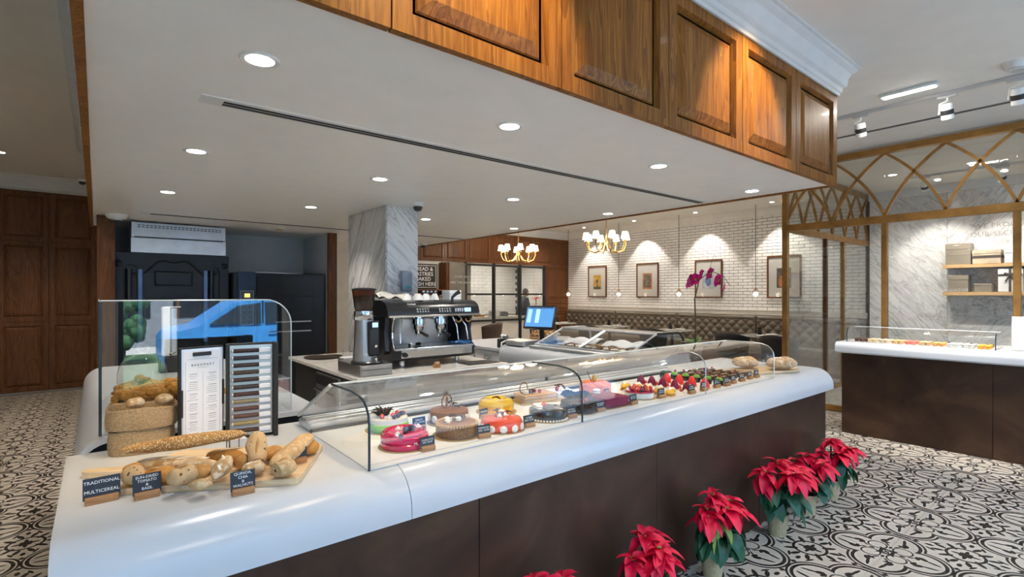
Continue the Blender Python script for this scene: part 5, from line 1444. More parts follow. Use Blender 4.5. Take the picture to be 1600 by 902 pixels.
# knock drawer + grinder
t = thing('knock_box_drawer', 'brushed steel knock-box drawer under the coffee grinder', 'drawer box', (1.67, 3.86, CT))
B().box(-0.13, 0.13, -0.16, 0.30, 0.0, 0.085, bev=0.003).out('body', M['steel'], t)
B().box(-0.122, 0.122, -0.168, -0.16, 0.008, 0.078, bev=0.003).out('drawer_front', M['steel'], t)
B().box(-0.122, 0.122, -0.1705, -0.168, 0.050, 0.054).out('drawer_pull', M['black_matt'], t)
g = thing('coffee_grinder', 'tall chrome coffee grinder with a smoked bean hopper left of the espresso machine', 'coffee grinder', (1.635, 3.86, CT + 0.087))
B().lathe([(0, 0), (0.125, 0), (0.128, 0.012), (0.118, 0.022), (0, 0.022)], 32).out('base_tray', M['black'], g, (0.02, -0.02, 0))
B().lathe([(0.0, 0.02), (0.088, 0.02), (0.086, 0.06), (0.078, 0.18), (0.074, 0.30), (0.074, 0.34), (0, 0.34)], 32, sx=0.95).out('body', M['steel'], g)
B().lathe([(0.075, 0.34), (0.078, 0.345), (0.074, 0.41), (0, 0.41)], 32).out('collar', M['chrome'], g)
B().box(-0.005, 0.085, -0.105, -0.03, 0.06, 0.33, bev=0.01).out('front_block', M['black'], g)
B().box(0.01, 0.075, -0.115, -0.10, 0.265, 0.335, bev=0.006).out('display_housing', M['black'], g)
B().box(0.02, 0.065, -0.1175, -0.115, 0.285, 0.32).out('display', emit('grinder_display', (0.30, 0.55, 0.95), 0.8), g)
B().tube([(0.04, -0.10, 0.15), (0.04, -0.14, 0.14)], 0.012, 10).out('fork', M['chrome'], g)
B().lathe([(0, 0), (0.016, 0), (0.016, 0.02), (0.006, 0.03), (0.006, 0.05), (0.014, 0.06), (0, 0.07)], 14).out('tamper', M['chrome'], g, (0.06, -0.09, 0.022))
B().lathe([(0, 0), (0.016, 0), (0.016, 0.006), (0, 0.007)], 16).out('badge', M['plastic_w'], g, (-0.02, -0.088, 0.07), (PI / 2, 0, 0))
B().lathe([(0.060, 0.40), (0.074, 0.44), (0.092, 0.575), (0.090, 0.575), (0.072, 0.44), (0.058, 0.40)], 28).out('hopper', M['hopper'], g)
B().lathe([(0, 0.402), (0.057, 0.402), (0.070, 0.44), (0.080, 0.52), (0.04, 0.535), (0, 0.54)], 28).out('coffee_beans', speck('coffee_beans', (0.035, 0.015, 0.008), (0.10, 0.05, 0.025), 110, 0.55), g)
B().lathe([(0.094, 0.573), (0.096, 0.583), (0.05, 0.593), (0, 0.593)], 28).out('lid', M['black'], g)
# tray, mugs and boxes at the left end of the back counter
t = thing('serving_tray', 'flat round dark serving tray on the back counter', 'tray', (1.74, 5.10, CT))
B().lathe([(0, 0), (0.17, 0), (0.185, 0.014), (0.181, 0.014), (0.168, 0.004), (0, 0.004)], 36).out('plate', plain('bronze_tray', (0.08, 0.06, 0.045), 0.35, 0.6), t)
for k, (x, y) in enumerate(((1.88, 4.85), (1.98, 4.78))):
    t = thing('glass_mug', 'clear glass mug beside the column, %s' % ('left one' if k == 0 else 'right one'), 'mug', (x, y, CT), 2.5, 'glass mugs')
    B().lathe([(0, 0.004), (0.035, 0.004), (0.038, 0.10), (0.040, 0.10), (0.037, 0), (0, 0)], 20).out('cup', M['dome'], t)
    B().tube([(0.037, 0, 0.02), (0.065, 0, 0.03), (0.065, 0, 0.07), (0.038, 0, 0.085)], 0.005, 6).out('handle', M['dome'], t)
t = thing('sugar_box', 'steel sachet box behind the coffee grinder', 'box', (1.70, 4.32, CT))
B().box(-0.08, 0.08, -0.06, 0.06, 0, 0.075, bev=0.003).out('body', M['steel'], t)
B().box(-0.07, 0.07, -0.05, 0.05, 0.075, 0.085, bev=0.002).out('sachets', M['paper'], t)
t = thing('pump_bottle', 'white pump bottle standing against the column', 'bottle', (2.09, 4.55, CT))
B().lathe([(0, 0), (0.025, 0), (0.025, 0.14), (0.012, 0.16), (0.012, 0.18), (0, 0.18)], 18).out('bottle', M['plastic_w'], t)
B().tube([(0, 0, 0.18), (0, 0, 0.205), (0.03, 0, 0.205)], 0.005, 6).out('pump', M['plastic_w'], t)
o = B().box(-0.17, 0.17, -0.10, 0.10, 0, 0.006, bev=0.002).out('rubber_mat', M['black_matt'], None, (2.72, 3.83, CT))
tag(o, 'black rubber mat on the back counter right of the espresso machine', 'mat')
t = thing('tamping_stand', 'small orange wooden tamping stand under the espresso machine', 'stand', (2.26, 3.80, CT))
B().box(-0.03, 0.03, -0.02, 0.02, 0, 0.035, bev=0.004).out('block', M['sign_wood'], t)
B().box(-0.02, 0.02, -0.015, 0.015, 0.035, 0.05, bev=0.002).out('top', M['oak'], t)
# towel dispenser on the column
t = thing('wall_dispenser', 'grey translucent wall dispenser on the marble column', 'dispenser', (2.385, 4.625, 1.53))
B().box(-0.055, 0.055, -0.06, 0.0, 0, 0.20, bev=0.012, seg=2).out('cover', plain('smoky_plastic', (0.30, 0.36, 0.43), 0.25), t)
B().box(-0.02, 0.03, -0.063, -0.06, 0.03, 0.05).out('logo_tab', plain('teal', (0.05, 0.35, 0.40), 0.5), t)

# ================================================================ TILL AND SALAD CASE
t = thing('till_terminal', 'black touch-screen till with a blue lit screen on the drawer counter', 'till', (3.85, 4.22, 0.951), math.radians(-68))
B().box(-0.14, 0.14, -0.14, 0.14, 0, 0.035, bev=0.006).out('base', M['black_matt'], t)
B().cyl((0, 0.04, 0.03), (0, 0.02, 0.18), 0.03, 0.025).out('neck', M['black_matt'], t)
mo = B().box(-0.185, 0.185, -0.02, 0.025, -0.125, 0.145, bev=0.008, seg=2).out('monitor', M['black'], t, (0, -0.02, 0.28), (math.radians(-22), 0, 0))
sc_m = B().box(-0.165, 0.165, -0.023, -0.02, -0.105, 0.125).out('screen', emit('till_screen', (0.07, 0.24, 0.52), 0.42), mo)
B().box(-0.155, 0.155, -0.0245, -0.0232, 0.112, 0.122).out('title_bar', M['ink'], mo)
B().box(-0.15, -0.10, -0.0245, -0.0232, -0.06, 0.10).out('list_column', emit('screen_list', (0.30, 0.50, 0.75), 0.5), mo)
B().box(-0.05, 0.0, -0.0245, -0.0232, -0.06, 0.10).out('list_column', emit('screen_keys', (0.34, 0.54, 0.80), 0.5), mo)
t = thing('receipt_printer', 'dark receipt printer with paper curling out below the till screen', 'printer', (3.66, 4.56, 0.896), math.radians(-70))
B().box(-0.09, 0.09, -0.11, 0.11, 0, 0.10, bev=0.01, seg=2).out('body', M['black_matt'], t)
B().grid(lambda u, v: ((u - 0.5) * 0.08, -0.06 - 0.05 * v, 0.10 + 0.05 * math.sin(2.4 * v)), 4, 8).out('receipt', M['paper'], t)
t = thing('cash_drawer', 'wide steel cash drawer under the till', 'cash drawer', (3.55, 4.20, 0.951), math.radians(-88))
B().box(-0.15, 0.15, -0.10, 0.10, 0, 0.06, bev=0.005).out('body', M['steel'], t)
B().box(-0.14, 0.14, -0.108, -0.10, 0.006, 0.052, bev=0.002).out('front', M['alu'], t)
t = thing('telephone', 'white desk telephone right of the till', 'telephone', (4.15, 4.20, 0.951), math.radians(-60))
B().prism([(-0.09, 0), (0.09, 0), (0.09, 0.06), (-0.09, 0.025)], 'x', -0.08, 0.08).out('base', M['plastic_w'], t)
B().tube([(-0.06, -0.07, 0.05), (-0.06, -0.03, 0.07), (-0.06, 0.05, 0.085), (-0.06, 0.09, 0.075)], [0.022, 0.014, 0.014, 0.022], 8).out('handset', M['plastic_w'], t)
o = B().tube([(3.60, 4.35, 0.93), (3.50, 4.38, 1.0), (3.44, 4.41, 0.97), (3.43, 4.42, 0.80), (3.43, 4.42, 0.45), (3.44, 4.42, 0.01)], 0.009, 8).out('white_cable', M['plastic_w'])
tag(o, 'white cable looping from the till down the end of the drawer counter', 'cable')

dc = thing('pastry_service_case', 'white bodied display case with sloping glass service doors beyond the cake case', 'display case', (0, 0, 0))
pb = [(4.42, 0.95)] + [(3.40 + 0.09 + 0.09 * math.cos(q), 0.95 - 0.09 + 0.09 * math.sin(q)) for q in [PI / 2 + PI / 2 * i / 8 for i in range(9)]] + [(3.40, 0.78), (3.42, 0.74), (3.50, 0.74), (3.50, 0.05), (4.42, 0.05)]
B().prism(pb, 'y', 2.72, 4.40).out('body', M['solid'], dc, ang=30)
B().box(3.505, 3.52, 2.74, 4.38, 0.06, 0.73).out('grille', M['walnut_dark'], dc) if False else None
B().box(3.46, 3.58, 2.76, 3.98, 0.95, 0.975, bev=0.004).out('sill', M['alu'], dc)
for y0, y1 in ((2.78, 3.37), (3.39, 3.98)):
    B().prism([(3.555, 0.975), (3.95, 1.128), (3.952, 1.133), (3.553, 0.981)], 'y', y0, y1).out('service_door', M['glass'], dc, smooth=False)
    for yy in (y0, y1):
        B().cyl((3.555, yy, 0.980), (3.95, yy, 1.133), 0.009, n=8).out('door_stile', M['alu'], dc)
for (x, z) in ((3.555, 0.981), (3.95, 1.134)):
    B().cyl((x, 2.77, z), (x, 3.99, z), 0.012, n=8).out('door_rail', M['alu'], dc)
cg = [(3.95, 1.134)] + [(4.28 + 0.12 * math.cos(q), 1.014 + 0.12 * math.sin(q)) for q in [PI / 2 - PI / 2 * i / 8 for i in range(9)]] + [(4.40, 0.952)]
ci = [(x - 0.005, z - 0.005) for x, z in cg][::-1]
B().prism(cg + ci, 'y', 2.78, 3.98).out('front_glass', M['glass'], dc, ang=40)
for yy in (2.78, 3.98):
    B().prism([(3.555, 0.978)] + cg + [(4.40, 0.952), (3.555, 0.952)], 'y', yy - 0.004, yy + 0.004).out('end_pane', M['glass_part'], dc, smooth=False)
    B().tube([(x, yy, z) for x, z in cg], 0.012, 8).out('end_frame', M['black_matt'] if yy < 3 else M['alu'], dc)
B().box(3.60, 4.38, 2.80, 3.96, 0.951, 0.957).out('deck', M['black_matt'], dc)
nk = [('chocolate_bark', M['choc_matt']), ('nougat_piece', M['cream']), ('praline_piece', M['choc_milk']), ('nut_cluster', M['pastry'])]
for k in range(36):
    nm, mt = nk[k % 4]
    x = 3.68 + 0.10 * (k % 4) + random.uniform(-0.02, 0.02); y = 2.88 + 0.12 * (k // 4) + random.uniform(-0.02, 0.02)
    o = B().box(-0.035, 0.035, -0.025, 0.025, 0, 0.028, bev=0.008).out(nm, mt, None, (x, y, 0.958), (0, 0, random.uniform(0, 3)))
    tag(o, 'small confection piece laid out in the service case beyond the cakes', 'confection', 'confections in the service case')
for k, (x, y, mt) in enumerate(((3.9, 3.7, 'paper'), (3.95, 3.2, 'paper'))):
    o = B().grid(lambda u, v: ((u - 0.5) * 0.30, (v - 0.5) * 0.42, 0.05 * math.sin(PI * u) + 0.012 * math.sin(12 * v) + 0.01), 12, 14).out('parchment_sheet', M['paper'], None, (x + 0.12, y, 0.975), (0, 0, 0.1))
    o.modifiers.new('thick', 'SOLIDIFY').thickness = 0.002
    tag(o, 'curved white parchment sheet inside the service case, %s one' % ('far' if k == 0 else 'near'), 'paper')
# basket of wrapped rolls beside the till
bk = thing('bread_basket', 'wicker basket of small bagged rolls beyond the till', 'basket', (4.28, 4.62, 0.896))
B().lathe([(0, 0), (0.10, 0), (0.15, 0.07), (0.145, 0.07), (0.098, 0.006), (0, 0.006)], 28, sx=1.1, sy=1.5).out('bowl', M['burlap'], bk)
for k in range(6): B().tube([(1.1 * (0.10 + 0.05 * k / 6) * math.cos(q), 1.5 * (0.10 + 0.05 * k / 6) * math.sin(q), 0.006 + 0.062 * k / 6) for q in [2 * PI * i / 24 for i in range(25)]], 0.006, 5).out('weave_band', M['sign_wood'], bk)
for k in range(16):
    a_ = k * 2.4; rr = 0.033 * math.sqrt(k)
    o = B().ell((0, 0, 0), (0.036, 0.028, 0.030), 10, 8).tube([(0.02, 0, 0.02), (0.03, 0.005, 0.05)], [0.008, 0.016], 6).out('wrapped_roll', M['crust_flour'] if k % 2 else M['crust'], None, (4.28 + rr * math.cos(a_), 4.62 + 1.3 * rr * math.sin(a_), 0.985 + 0.04 * math.exp(-rr * 9)), (random.uniform(-0.4, 0.4), random.uniform(-0.4, 0.4), a_))
    tag(o, 'small wrapped roll heaped in the wicker basket beyond the till', 'roll', 'wrapped rolls in the wicker basket')

# ================================================================ OVENS
ov = thing('bread_oven', 'black cast-iron bread oven with arched front and embossed plate in the alcove', 'oven', (0.14, 7.46, 0))
OW = 1.19
B().box(0, OW, 0.05, 0.85, 0.0, 1.99, bev=0.01).out('body', M['oven_black'], ov)
fp = [(0.0, 1.10), (0.0, 1.99), (OW, 1.99), (OW, 1.10), (OW - 0.10, 1.10), (OW - 0.10, 1.75)] + [(OW - 0.17 + 0.07 * math.cos(q), 1.78 + 0.07 * math.sin(q)) for q in [0.3 + 2.6 * i / 6 for i in range(7)]] + [(OW - 0.24, 1.45), (0.24, 1.45)] + [(0.17 + 0.07 * math.cos(q), 1.78 + 0.07 * math.sin(q)) for q in [0.3 + 2.6 * i / 6 for i in range(7)]] + [(0.10, 1.75), (0.10, 1.10)]
B().prism(fp, 'y', 0.0, 0.05).out('front_plate', M['oven_black'], ov, smooth=False)
B().tube([(0.14 + (OW - 0.28) * i / 20, -0.004, 1.82 + 0.09 * math.cos(2 * PI * (i / 20 - 0.5)) - 0.03 * math.cos(6 * PI * (i / 20 - 0.5))) for i in range(21)], 0.012, 6).out('scroll_moulding', M['oven_black'], ov)
B().box(0.40, OW - 0.40, -0.012, 0.0, 1.60, 1.78, bev=0.008).out('nameplate', M['oven_black'], ov)
B().tube([(0.415, -0.014, 1.615), (OW - 0.415, -0.014, 1.615), (OW - 0.415, -0.014, 1.765), (0.415, -0.014, 1.765), (0.415, -0.014, 1.615)], 0.006, 6).out('nameplate_border', M['black'], ov)
for x in (0.15, OW - 0.20):
    B().cyl((x, -0.02, 1.42), (x, -0.02, 1.80), 0.030, n=14).out('counterweight', M['black'], ov)
for x in (0.235, OW - 0.285):
    B().box(x, x + 0.05, -0.02, 0.02, 0.9, 1.80, bev=0.006).out('guide_rail', plain('blue_steel', (0.10, 0.16, 0.26), 0.3, 0.7) if x < 0.5 else bpy.data.materials['blue_steel'], ov)
B().box(0.30, OW - 0.30, 0.0, 0.045, 0.95, 1.44, bev=0.004).out('oven_door', M['oven_black'], ov)
B().cyl((OW * 0.53, -0.03, 1.20), (OW * 0.53, -0.03, 1.44), 0.022, 0.018).out('wooden_handle', M['sign_wood'], ov)
for s_ in (0.05, OW - 0.05): B().lathe([(0, 0), (0.04, 0), (0.04, 0.01), (0.015, 0.02), (0, 0.02)], 16).out('rosette', M['oven_black'], ov, (s_, 0, 1.86), (PI / 2, 0, 0))
hd_ = thing('oven_hood', 'stainless steel extraction hood above the black bread oven', 'hood', (0.315, 7.47, 1.995))
B().box(0, 0.98, 0, 0.6, 0, 0.36, bev=0.004).out('body', M['steel'], hd_)
B().box(-0.005, 0.985, -0.012, 0.0, 0.0, 0.175, bev=0.003).out('lower_panel', M['steel'], hd_)
B().box(0.0, 0.98, -0.014, 0.0, 0.185, 0.36, bev=0.003).out('upper_panel', M['steel'], hd_)
B().box(0.03, 0.95, -0.024, -0.012, 0.178, 0.190).out('drip_rail', M['black_matt'], hd_)
vs2 = B().box(-0.0145, 0.0145, -0.001, 0.001, -0.0045, 0.0045).mesh('vent_slot', M['void'])
for r_ in range(2):
    for k in range(22): inst('vent_slot', vs2, hd_, (0.075 + 0.040 * k, -0.0145, 0.325 - 0.022 * r_))
o2 = thing('proofing_cabinet', 'black proofing oven with a control panel right of the bread oven', 'oven', (1.35, 7.28, 0))
B().box(0, 1.17, 0.02, 0.9, 0, 1.78, bev=0.008).out('body', M['oven_black'], o2)
B().box(0.05, 0.26, -0.01, 0.02, 0.2, 1.79, bev=0.004).out('control_column', plain('navy_steel', (0.022, 0.040, 0.075), 0.3, 0.5), o2)
cp = B().box(0.075, 0.235, -0.018, -0.01, 1.10, 1.55, bev=0.006).out('control_panel', plain('grey_panel', (0.28, 0.31, 0.38), 0.4), o2)
B().box(0.085, 0.225, -0.021, -0.018, 1.115, 1.535, bev=0.004).out('panel_face', plain('navy_face', (0.05, 0.08, 0.14), 0.4), cp)
B().box(0.125, 0.19, -0.024, -0.021, 1.46, 1.51).out('display', emit('amber_display', (0.8, 0.45, 0.12), 0.8), cp)
kn = B().lathe([(0, 0), (0.017, 0), (0.014, 0.014), (0, 0.015)], 12).mesh('knob', M['black'])
for r_ in range(5):
    for c_ in range(2): inst('knob', kn, cp, (0.125 + 0.065 * c_, -0.021, 1.40 - 0.065 * r_), (PI / 2, 0, 0))
B().box(0.28, 1.0, 0.0, 0.022, 1.50, 1.74, bev=0.004).out('upper_door', M['oven_black'], o2)
B().box(0.28, 1.0, 0.0, 0.022, 0.55, 1.47, bev=0.004).out('lower_door', M['oven_black'], o2)
for z in (1.12, 0.99): B().box(0.50, 0.96, -0.03, -0.01, z, z + 0.016).out('door_handle', M['steel'], o2)
t = thing('tray_pile', 'flat baking trays lying on top of the black proofing oven', 'baking trays', (1.75, 7.75, 1.781))
for k in range(3): B().box(-0.35 + 0.1 * k, 0.30 + 0.08 * k, -0.25, 0.2, 0.008 * k, 0.008 * k + 0.006).out('tray', M['steel'], t, rot=(0, 0.01 * k, 0.05 * k))

# ================================================================ REAR SHELVING WITH CHALKBOARD
sh = thing('rear_shelving', 'dark open shelving beside the kitchen window behind the column', 'shelf', (5.45, 10.25, 0))
for x in (0.0, 0.93, 0.98):
    B().box(x - 0.015, x + 0.015, 0, 0.35, 0, 2.25).out('upright', M['walnut_dark'], sh)
for z in (0.5, 1.0, 1.28, 1.60):
    B().box(0.015, 0.915, 0, 0.35, z - 0.015, z + 0.015).out('shelf_board', M['walnut_dark'], sh)
B().box(0.0, 0.95, 0.33, 0.345, 0.2, 1.6).out('back', M['walnut'], sh)
t = thing('chalkboard_sign', 'chalkboard sign lettered BREAD & PASTRIES BAKED FRESH HERE on the rear shelving', 'sign', (5.82, 10.36, 1.62))
B().box(-0.36, 0.34, 0.0, 0.03, 0, 0.58, bev=0.004).out('board', M['black_matt'], t)
B().tube([(-0.33, -0.004, 0.04), (0.31, -0.004, 0.04), (0.31, -0.004, 0.54), (-0.33, -0.004, 0.54), (-0.33, -0.004, 0.04)], 0.008, 5).out('border', M['chalk'], t)
inst('lettering', text_mesh('lettering', 'BREAD &\nPASTRIES\nBAKED\nFRESH HERE', 0.125, M['chalk'], line=0.92, extr=0.002), t, (-0.01, -0.006, 0.285), (PI / 2, 0, 0))
for k in range(7):
    t = thing('bagged_bread', 'small cellophane-wrapped bread bag on the rear shelving, %s from the left' % ORD[k], 'bread bag', (5.56 + 0.12 * k, 10.40, 1.296 if k % 2 else 1.296), 0, 'bread bags on the rear shelving')
    B().ell((0, 0, 0.07), (0.05, 0.045, 0.07), 10, 8).out('bag', M['crust_flour'] if k % 2 else M['crust_pale'], t)
    B().lathe([(0.012, 0.13), (0.04, 0.19), (0.038, 0.19)], 8).out('gathered_top', M['paper'], t)
for k in range(8):
    t = thing('glass_jar', 'glass jar on the lower rear shelf, %s from the left' % ORD[k], 'jar', (5.53 + 0.105 * k, 10.40, 1.016), 0, 'jars on the rear shelving')
    B().lathe([(0, 0), (0.04, 0), (0.04, 0.14), (0.03, 0.16), (0, 0.16)], 14).out('body', M['dome'], t)
    B().lathe([(0, 0.19), (0.032, 0.19), (0.032, 0.16), (0, 0.16)], 14).out('lid', M['gold'] if k % 2 else M['alu'], t)

# ================================================================ DINING AREA
def tuft(loc_y0, loc_y1, label):
    t = thing('banquette', label, 'banquette', (10.735, loc_y0, 0), 0, 'tufted banquette sections')
    L = loc_y1 - loc_y0 - 0.01
    zt, zb = 1.055, 0.46
    cw, chh = 0.10, 0.098
    nu = int(L / 0.018); nv = 38
    def f(u, v):
        y = u * L; z = zb + (zt - zb) * v
        a_ = y / cw; c_ = (z - zb - 0.03) / chh
        d1 = abs(math.sin(PI * (a_ + c_) / 1.0 * 0.5)); d2 = abs(math.sin(PI * (a_ - c_) * 0.5))
        puff = 0.045 * (d1 * d2) ** 0.55
        e = min(1.0, (1 - v) / 0.06, 1.0) ; e2 = min(1.0, y / 0.04, (L - y) / 0.04)
        if v > 0.86: puff = 0.035
        if v > 0.84 and v < 0.87: puff = 0.018
        return (-0.07 - puff * max(0.0, e2) * max(0.0, e) ** 0.5, y, z)
    B().grid(f, nu, nv).out('tufted_back', M['leather'], t, ang=80)
    B().box(-0.075, 0, 0.005, L - 0.005, 0.0, zt - 0.004).out('back_frame', M['leather'], t)
    B().box(-0.62, -0.08, 0.005, L - 0.005, 0.32, 0.47, bev=0.03, seg=3).out('seat', M['leather'], t)
    B().box(-0.56, -0.08, 0.01, L - 0.01, 0.0, 0.32).out('plinth', M['walnut_dark'], t)
    bt_ = B()
    for r_ in range(5):
        for k in range(int(L / cw)):
            y = (k + (0.0 if r_ % 2 else 1.0) * 1.0) * cw * 1.0
            y = k * 2 * cw / 2 + (cw if r_ % 2 else 0) * 0.5 * 0
        n_ = int(L / (2 * cw))
    for i in range(int(L / cw) + 1):
        for j in range(6):
            if (i + j) % 2 == 0 and 0.03 < i * cw < L - 0.03:
                bt_.ell((-0.074, i * cw, zb + 0.03 + j * chh), (0.008, 0.011, 0.011), 6, 4)
    bt_.out('tufting_buttons', M['leather'], t)['kind'] = 'stuff'
for k, (a_, b_) in enumerate(((8.77, 10.60), (6.92, 8.76), (5.06, 6.91), (3.20, 5.05))):
    tuft(a_, b_, 'tufted taupe leather banquette section below the brick wall, %s from the wood panelling' % ORD[k])
# pictures
art = [((0.55, 0.32, 0.06), (0.10, 0.09, 0.08)), ((0.50, 0.20, 0.07), (0.16, 0.13, 0.10)), ((0.42, 0.46, 0.50), (0.10, 0.16, 0.32)), ((0.10, 0.085, 0.08), (0.45, 0.17, 0.06))]
alb = ['small ochre poster', 'small orange-bordered poster', 'pale blue figure behind the orchid', 'dark photograph behind the corner post']
for k, y in enumerate((9.48, 7.82, 6.17, 4.53)):
    t = thing('framed_print', 'walnut-framed print with white mount and %s on the brick wall' % alb[k], 'picture', (10.765, y, 1.85), 0, 'framed prints on the brick wall')
    w_, h_ = 0.66, 0.86
    for nm, (a0, a1, b0, b1) in {'frame_top': (-w_ / 2, w_ / 2, h_ / 2 - 0.03, h_ / 2), 'frame_bottom': (-w_ / 2, w_ / 2, -h_ / 2, -h_ / 2 + 0.03), 'frame_left': (-w_ / 2, -w_ / 2 + 0.03, -h_ / 2 + 0.03, h_ / 2 - 0.03), 'frame_right': (w_ / 2 - 0.03, w_ / 2, -h_ / 2 + 0.03, h_ / 2 - 0.03)}.items():
        B().box(-0.03, 0.0, a0, a1, b0, b1, bev=0.003).out(nm, M['walnut_dark'], t)
    B().box(-0.012, -0.004, -w_ / 2 + 0.03, w_ / 2 - 0.03, -h_ / 2 + 0.03, h_ / 2 - 0.03).out('mount', plain('mount_card_%d' % k, (0.55, 0.53, 0.49), 0.7, var=0.01), t)
    c0, c1 = art[k]
    pz = -0.02
    B().box(-0.015, -0.012, -0.14, 0.14, pz - 0.20, pz + 0.20).out('print', plain('print_ground_%d' % k, c0, 0.6, var=0.15, vs_=9), t)
    ink_ = plain('print_figure_%d' % k, c1, 0.6, var=0.2, vs_=14)
    if k == 0:
        b = B().box(-0.017, -0.015, -0.13, 0.13, pz - 0.19, pz - 0.12).ell((-0.016, 0.0, pz + 0.03), (0.002, 0.05, 0.055), 10, 6).box(-0.017, -0.015, -0.02, 0.02, pz - 0.12, pz + 0.0)
    elif k == 1:
        b = B().box(-0.017, -0.015, -0.11, 0.11, pz - 0.16, pz + 0.17).ell((-0.018, 0.02, pz + 0.03), (0.002, 0.06, 0.09), 10, 6)
    elif k == 2:
        b = B().ell((-0.016, 0.0, pz - 0.02), (0.002, 0.07, 0.13), 12, 8).ell((-0.016, -0.04, pz + 0.1), (0.002, 0.035, 0.045), 10, 6)
    else:
        b = B().ell((-0.016, 0.05, pz - 0.07), (0.002, 0.055, 0.12), 12, 8).box(-0.017, -0.015, -0.12, -0.02, pz - 0.02, pz + 0.10)
    b.out('print_figure', ink_, t)
    B().box(-0.0195, -0.0185, -w_ / 2 + 0.03, w_ / 2 - 0.03, -h_ / 2 + 0.03, h_ / 2 - 0.03).out('glazing', M['glass_pic'], t)
# tables and chairs
def table(y, label):
    t = thing('dining_table', label, 'table', (9.45, y, 0), 0, 'dining tables along the banquette')
    B().box(-0.33, 0.33, -0.36, 0.36, 0.725, 0.75, bev=0.004).out('tabletop', M['marble_floor'], t)
    B().cyl((0, 0, 0.02), (0, 0, 0.725), 0.03).out('pedestal', M['black_matt'], t)
    B().lathe([(0, 0), (0.22, 0), (0.22, 0.012), (0.04, 0.03), (0, 0.03)], 24).out('foot', M['black_matt'], t)
    b = thing('bud_vase', 'small dark bud vase on the %s' % label.replace('white-topped ', ''), 'vase', (9.55, y + 0.1, 0.751))
    B().lathe([(0, 0), (0.035, 0), (0.045, 0.04), (0.03, 0.08), (0.032, 0.10), (0, 0.10)], 14).out('body', M['black'], b)
    B().ell((0, 0, 0.13), (0.045, 0.045, 0.035), 8, 6).out('flowers', M['stem'], b)
    for s_ in (-1, 1):
        pl_ = thing('place_setting', 'napkin and plate, %s side, table %s from the wood panelling' % ('aisle' if s_ < 0 else 'banquette', label.split(', ')[1].split()[0]), 'place setting', (9.45 + 0.18 * s_, y - 0.08, 0.751))
        B().lathe([(0, 0), (0.07, 0), (0.11, 0.012), (0.108, 0.014), (0.07, 0.003), (0, 0.003)], 24).out('plate', M['plastic_w'], pl_)
        B().box(-0.05, 0.05, -0.03, 0.03, 0.006, 0.02, bev=0.004).out('napkin', M['paper'], pl_)
for k, y in enumerate((9.7, 7.95, 6.25, 4.35)):
    table(y, 'white-topped dining table at the banquette, %s from the wood panelling' % ORD[k])
def tub_chair(x, y, rz, mat, label, h=0.83):
    t = thing('tub_chair', label, 'chair', (x, y, 0), rz, 'upholstered dining chairs')
    B().lathe([(0, 0.40), (0.23, 0.40), (0.25, 0.43), (0.24, 0.48), (0, 0.49)], 24).out('seat', mat, t)
    def f(u, v):
        a_ = PI * (0.0 + 1.0 * u)
        r = 0.26 + 0.05 * v
        hh = 0.42 + (h - 0.42) * v * (0.80 + 0.20 * math.sin(a_))
        return (-r * math.sin(a_) * 1.0, r * math.cos(a_), hh)
    o = B().grid(f, 21, 7).out('backrest', mat, t)
    o.modifiers.new('thick', 'SOLIDIFY').thickness = 0.04
    for sx in (-1, 1):
        for sy in (-1, 1): B().cyl((sx * 0.15, sy * 0.15, 0.41), (sx * 0.20, sy * 0.20, 0), 0.018, 0.012, 10).out('leg', M['black_matt'], t)
for k, (y, r_) in enumerate(((3.75, 0), (4.55, 0), (6.2, 0.1), (7.9, 0), (9.6, 0.1))):
    tub_chair(8.75, y, r_, M['charcoal'], 'charcoal upholstered chair facing the banquette, %s from the boutique corner' % ORD[k], 0.83)
tub_chair(6.9, 9.3, 1.9, M['brownfab'], 'brown upholstered tub chair in front of the kitchen window', 0.87)

# ================================================================ CHOCOLATE CASE AND BOUTIQUE
cs = thing('chocolate_display_case', 'low curved-glass case of chocolates on the right-hand counter', 'display case', (0, 0, 0))
cpf = [(6.36, 0.986), (6.36, 1.08), (6.372, 1.11), (6.40, 1.132), (6.44, 1.14), (6.62, 1.14)]
cth = [(x + 0.005, z - 0.005) for x, z in cpf][::-1]
B().prism(cpf + cth, 'y', 0.83, 2.02).out('front_glass', M['glass'], cs, ang=40)
for y in (0.83, 2.02):
    B().prism(cpf + [(6.80, 1.0), (6.80, 0.986)], 'y', y - 0.003, y + 0.003).out('end_pane', M['glass'], cs, smooth=False)
    B().tube([(x, y, z) for x, z in cpf[:4]], 0.005, 6).out('pane_edge', M['edge'], cs)
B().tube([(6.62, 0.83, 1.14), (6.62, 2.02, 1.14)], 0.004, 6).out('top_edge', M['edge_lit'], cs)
B().box(6.37, 6.80, 0.84, 2.01, 0.9855, 0.989).out('deck', M['plastic_w'], cs)
B().prism([(6.63, 1.138), (6.79, 1.0), (6.795, 1.004), (6.635, 1.142)], 'y', 0.84, 2.01).out('rear_door', M['glass'], cs, smooth=False)
mc = [('brown', (0.10, 0.045, 0.03)), ('cream', (0.75, 0.58, 0.36)), ('ivory', (0.74, 0.60, 0.42)), ('caramel', (0.68, 0.42, 0.18)), ('pink', (0.75, 0.20, 0.16)), ('tan', (0.62, 0.40, 0.20)), ('apricot', (0.72, 0.38, 0.12)), ('white', (0.74, 0.73, 0.70)), ('milk-white', (0.74, 0.73, 0.70)), ('yellow', (0.82, 0.42, 0.04))]
